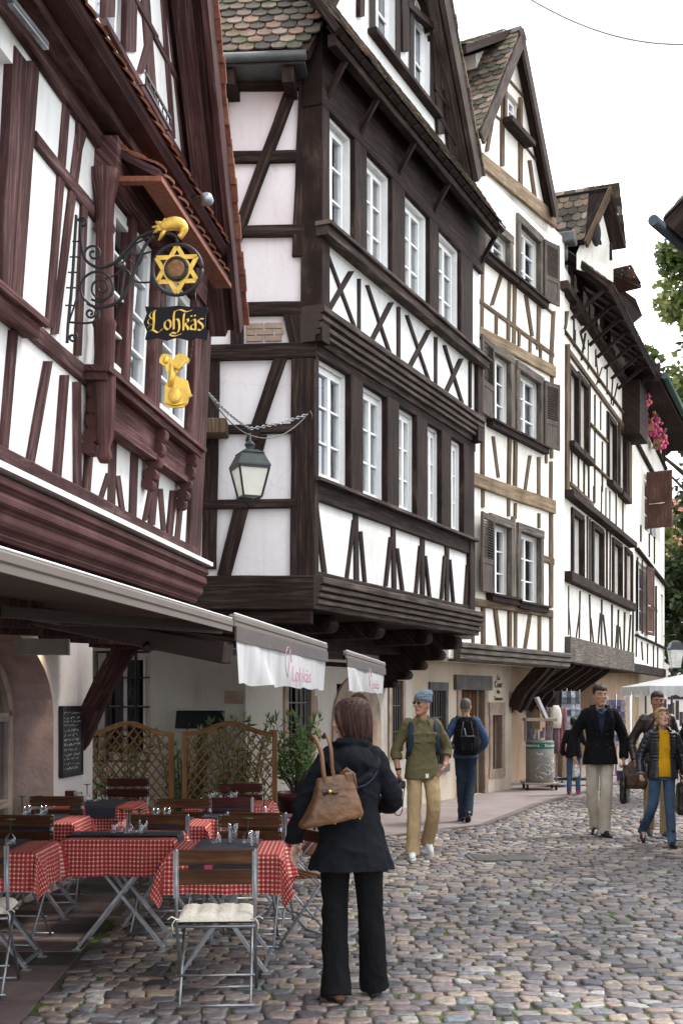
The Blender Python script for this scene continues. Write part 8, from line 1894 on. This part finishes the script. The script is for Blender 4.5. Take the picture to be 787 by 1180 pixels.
# ---- C: man with a big backpack walking away
tC, sC, jC, LC, MhC = person('man in a blue sweater with a large black backpack, walking away', (1.74, 17.05, 0), 178, 1.72,
    dict(kneeL=(.06, .0, .50), ankL=(.05, .02, .10), kneeR=(-.06, .04, .50), ankR=(-.02, .22, .16), toeR=(0, -1, -.5), elL=(.275, .02, 1.15), wrL=(.16, -.2, 1.05), elR=(-.275, .02, 1.15), wrR=(-.2, -.18, 1.0)),
    M['blue_knit'], M['dark_denim'], yaw=-4, pitch=6, hair=(hair_shaved, M['h_grey']), hem=.90, top_name='sweater', wr=.006, sleeve_r=(.062, .055, .045), legs_r=(.088, .072, .066, .066))
bp_ = empty('backpack', on_person(tC, (0, .20, 1.2)), R(178), 'large black backpack on the man in the blue sweater', 'backpack'); mb = MB(); oval_rings(mb, [(-.27, .12, .07), (-.24, .165, .10), (-.1, .175, .115, 0, .01), (.08, .165, .11), (.2, .14, .09), (.26, .09, .06)], p=3.2); mb.box((0, .12, -.10), (.24, .07, .22), bev=.03); remesh(mb, .009, 'pack', M['black_cloth'], bp_, wr=.006, wf=(14, 14, 14))
mb = MB()
for g in (-1, 1): mb.tube(curve_pts([(g*.09, -.06, .22), (g*.115, -.17, .27), (g*.13, -.33, .16), (g*.14, -.33, .0), (g*.17, -.2, -.12)]), .02, 8, ell=(1.3, .45)); mb.tube([(g*.06, .155, -.2), (g*.08, .135, .05), (g*.05, .10, .2)], .008, 6)
mb.tube([(-.02, .02, .25), (0, .02, .29), (.02, .02, .25)], .008, 6); mb.build('strap', M['grey_knit'], bp_)
mb = MB(); mb.tube([(-.09, .158, .0), (.09, .158, .0)], .004, 5); mb.box((.03, .160, .06), (.012, .004, .10), Matrix.Rotation(.2, 3, 'Y')); mb.build('zip', M['steel'], bp_)

# ---- D: man in a black pea coat
def coat_extra(tp, s, j):
    tp.tube([Vector(p)*s for p in ((-.095, -.075, 1.445), (-.10, .03, 1.49), (0, .085, 1.51), (.10, .03, 1.49), (.095, -.075, 1.445))], [.030*s]*5, 10)
    for g in (-1, 1): tp.tube([Vector(p)*s for p in ((g*.10, -.08, 1.45), (g*.10, -.125, 1.36), (g*.05, -.14, 1.22))], [.034*s, .034*s, .010*s], 8, ell=(1, .5))
vcut = lambda c: c.y < -.03 and abs(c.x) < max(0, .062*(c.z-1.17)/.28) and c.z > 1.17 and c.z < 1.60
tD, sD, jD, LD, MhD = person('tall man in a black pea coat and pale trousers', (3.24, 15.25, 0), -3, 1.88,
    dict(kneeL=(.05, -.12, .50), ankL=(.03, -.13, .095), toeL=(.25, -1, -.05), kneeR=(-.085, .0, .50), ankR=(-.03, .12, .12), toeR=(-.35, -1, -.3), elR=(-.29, .05, 1.15), wrR=(-.30, -.06, .91), elL=(.275, .03, 1.15), wrL=(.265, -.05, .90)),
    M['black_cloth'], M['stone_c'], skin='skin', yaw=12, pitch=2, hair=(hair_short(.008, .02), M['h_black']), hem=.83, coat_flare=1.06, torso_w=1.04, sleeve_r=(.068, .060, .054), extra_top=coat_extra, cut=vcut, inner=(M['dark_denim'], 'sweater'), top_name='coat', wr=.005, legs_r=(.088, .074, .070, .074), shoes=dict(mat=M['black_leather'], boot=.06), hands=dict(R=dict(curl=.7, d=(0, -.2, -1)), L=dict(curl=1.0, d=(0, -.1, -1))))
mb = MB()
for g in (-1, 1):
    for z in (1.18, 1.06): mb.ball(Vector((g*.06, -.138, z))*sD, .011, 8, 5)
mb.build('button', M['iron'], tD)
mb = MB(); mb.tube([Vector(p)*sD for p in ((-.055, -.075, 1.475), (-.03, -.10, 1.44), (0, -.108, 1.41), (.03, -.10, 1.44), (.055, -.075, 1.475))], [.012]*5, 8); mb.build('shirt_collar', M['blue_knit'], tD)
bd_ = empty('black_bag', on_person(tD, Vector(jD['wrL'])+Vector((.01, -.03, -.12))), R(60), 'slim black bag hanging from the left hand of the man in the pea coat', 'bag'); mb = MB(); oval_rings(mb, [(-.44, .10, .03), (-.40, .125, .045), (-.2, .12, .05), (-.06, .07, .035), (.02, .025, .018)], p=3); remesh(mb, .008, 'body', M['black_leather'], bd_, wr=.008, wf=(14, 14, 8)); mb = MB(); mb.tube(curve_pts([(-.05, 0, -.06), (-.02, 0, .03), (.02, 0, .03), (.05, 0, -.06)]), .010, 8); mb.build('handle', M['black_leather'], bd_)
pd_ = empty('paper_wrapper', on_person(tD, Vector(jD['wrR'])+Vector((.02, -.06, -.16))), R(20), 'crumpled white paper in the hand of the man in the pea coat', 'paper'); mb = MB(); mb.ball((0, 0, 0), (.045, .02, .085), 10, 8); remesh(mb, .008, 'paper', M['paper'], pd_, wr=.02, wf=(20, 20, 20))
pk_ = empty('snack_packet', on_person(tD, Vector(jD['wrL'])+Vector((-.05, .01, -.22))), R(10), 'small violet and yellow packet beside the black bag', 'packet'); mb = MB(); mb.box((0, 0, 0), (.07, .03, .13), bev=.008, tint=.4); mb.box((0, -.001, -.08), (.06, .03, .05), bev=.008, tint=1.0); mb.build('packet', M['goods'], pk_)

# ---- E: man in a leather jacket, behind the woman
tE, sE, jE, LE, MhE = person('dark-haired man in a brown leather jacket behind the woman in yellow', (3.92, 15.1, 0), -8, 1.80,
    dict(kneeL=(.09, -.1, .50), ankL=(.08, -.12, .10), kneeR=(-.09, .02, .50), ankR=(-.08, .16, .13), toeR=(0, -1, -.3), elR=(-.285, .06, 1.16), wrR=(-.27, -.03, .92), head=(-.0, -.02, 1.632)),
    M['leather_dk'], M['khaki'], skin='skin_tan', yaw=6, pitch=4, hair=(hair_short(.004, .010), M['h_black']), hem=.90, cut=lambda c: c.y < -.02 and abs(c.x) < .055 and c.z < 1.58, inner=(M['grey_knit'], 'pullover'), top_name='jacket', wr=.006, sleeve_r=(.064, .054, .046), shoes=dict(mat=M['grey_knit'], sole=M['white_paint']), legs_r=(.088, .074, .068, .070))
mb = MB(); mb.rings([[LE(x*k, y*k-.02+.008, z) for x, y in [(.045*math.cos(a), .055*math.sin(a)-.012) for a in [math.pi*(1+i/12) for i in range(13)]]] for k, z in ((1.0, -.118), (1.18, -.095), (1.26, -.07))], False); mb.build('stubble', M['h_black'], tE) if False else None
be = empty('messenger_bag', on_person(tE, (-.27, -.02, .76)), R(-10), 'brown slouchy bag at the hip of the man in the leather jacket', 'bag'); mb = MB(); oval_rings(mb, [(-.17, .13, .05), (-.12, .175, .07), (.0, .17, .07), (.12, .14, .05, .03, 0), (.2, .09, .03, .05, 0)], p=2.6); remesh(mb, .009, 'body', M['brown_bag'], be, wr=.008, wf=(12, 12, 12)); mb = MB(); mb.tube(curve_pts([(.03, 0, .18), (.10, -.10, .45), (.19, -.13, .66), (.26, 0, .70)]), .012, 8, ell=(1.4, .4)); mb.build('strap', M['leather_dk'], be)

# ---- F: woman in a mustard sweater
def puff_extra(tp, s, j):
    for k in range(13): z = .93+k*.042; rx = .168 if z < 1.1 else .176; oval_rings(tp, [((z-.012)*s, rx*s*.93, .126*s), (z*s, (rx+.012)*s*.95, .136*s), ((z+.012)*s, rx*s*.93, .126*s)])
    for g in 'LR':
        P = curve_pts([j['sh'+g], j['el'+g], j['wr'+g]], 5)
        for k in range(1, 10): a = P[0].lerp(P[-1], 0) if False else P[k]; tp.ball(a, .064*s if k < 6 else .057*s, 12, 8)
    tp.tube([Vector(p)*s for p in ((-.085, -.07, 1.45), (-.085, .03, 1.49), (0, .075, 1.51), (.085, .03, 1.49), (.085, -.07, 1.45))], [.030*s]*5, 10)
tF, sF, jF, LF, MhF = person('blond woman in an open black quilted jacket and mustard sweater, looking up', (3.70, 14.05, 0), -4, 1.60,
    dict(kneeL=(.09, -.05, .50), ankL=(.10, -.12, .098), kneeR=(-.12, -.02, .52), ankR=(-.19, .26, .20), toeL=(.1, -1, 0), toeR=(-.1, -1, -.7), elR=(-.255, .05, 1.15), wrR=(-.275, -.05, .92), elL=(.255, .03, 1.15), wrL=(.28, .0, .92), head=(0, -.03, 1.635)),
    M['puffer'], M['denim'], skin='skin_pale', fem=True, yaw=10, pitch=-16, hair=(hair_wavy, M['h_blond']), hem=.86, torso_w=1.05, coat_flare=1.05, sleeve_r=(.060, .054, .048), extra_top=puff_extra, cut=lambda c: c.y < -.02 and abs(c.x-.01) < .070+.02*(1.4-c.z) and c.z < 1.56, inner=(M['yellow'], 'sweater'), wr=.003, legs_r=(.086, .068, .058, .054), shoes=dict(mat=M['black_leather'], boot=.13), hands=dict(R=dict(curl=.9), L=dict(curl=.8)))
mb = MB(); w_ = jF['wrR'].lerp(jF['elR'], .06); d = (jF['wrR']-jF['elR']).normalized(); mb.tube([w_-d*.03, w_+d*.015], .044, 12); mb.build('cuff', M['white_shoe'], tF)
# ---- G: child at the postcards
tG, sG, jG, LG2, MhG = person('child in a navy top, jeans and pink shoes standing by the postcard rack', (4.18, 21.9, 0), 165, 1.38, dict(elR=(-.24, -.05, 1.17), wrR=(-.17, -.25, 1.25)), M['navy_black'], M['denim'], skin='skin', hair=(hair_short(.012, .02), M['h_black']), hem=.84, top_name='hoodie', shoes=dict(mat=M['magenta_c']), vox=.009)
# ---- H: passer-by cut off by the frame
tH, sH, jH, LH, MhH = person('passer-by in black cut off by the right picture edge', (4.235, 14.35, 0), -5, 1.72, dict(kneeL=(.1, -.1, .5), ankL=(.09, -.15, .1), ankR=(-.09, .15, .12)), M['black_cloth'], M['black_cloth'], hair=(hair_short(), M['h_brown']), hem=.70, top_name='coat', vox=.009)
bh = empty('shopping_bag', on_person(tH, Vector(jH['wrR'])+Vector((-.0, -.04, -.10))), R(80), 'black shopping bag at the right picture edge', 'bag'); mb = MB(); oval_rings(mb, [(-.42, .15, .05), (-.38, .16, .06), (-.1, .14, .05), (-.05, .12, .03)], p=5); remesh(mb, .009, 'body', M['black_leather'], bh, wr=.006); mb = MB(); mb.tube(curve_pts([(-.07, 0, -.07), (-.03, 0, .02), (.03, 0, .02), (.07, 0, -.07)]), .007, 6); mb.build('handle', M['black_cloth'], bh)
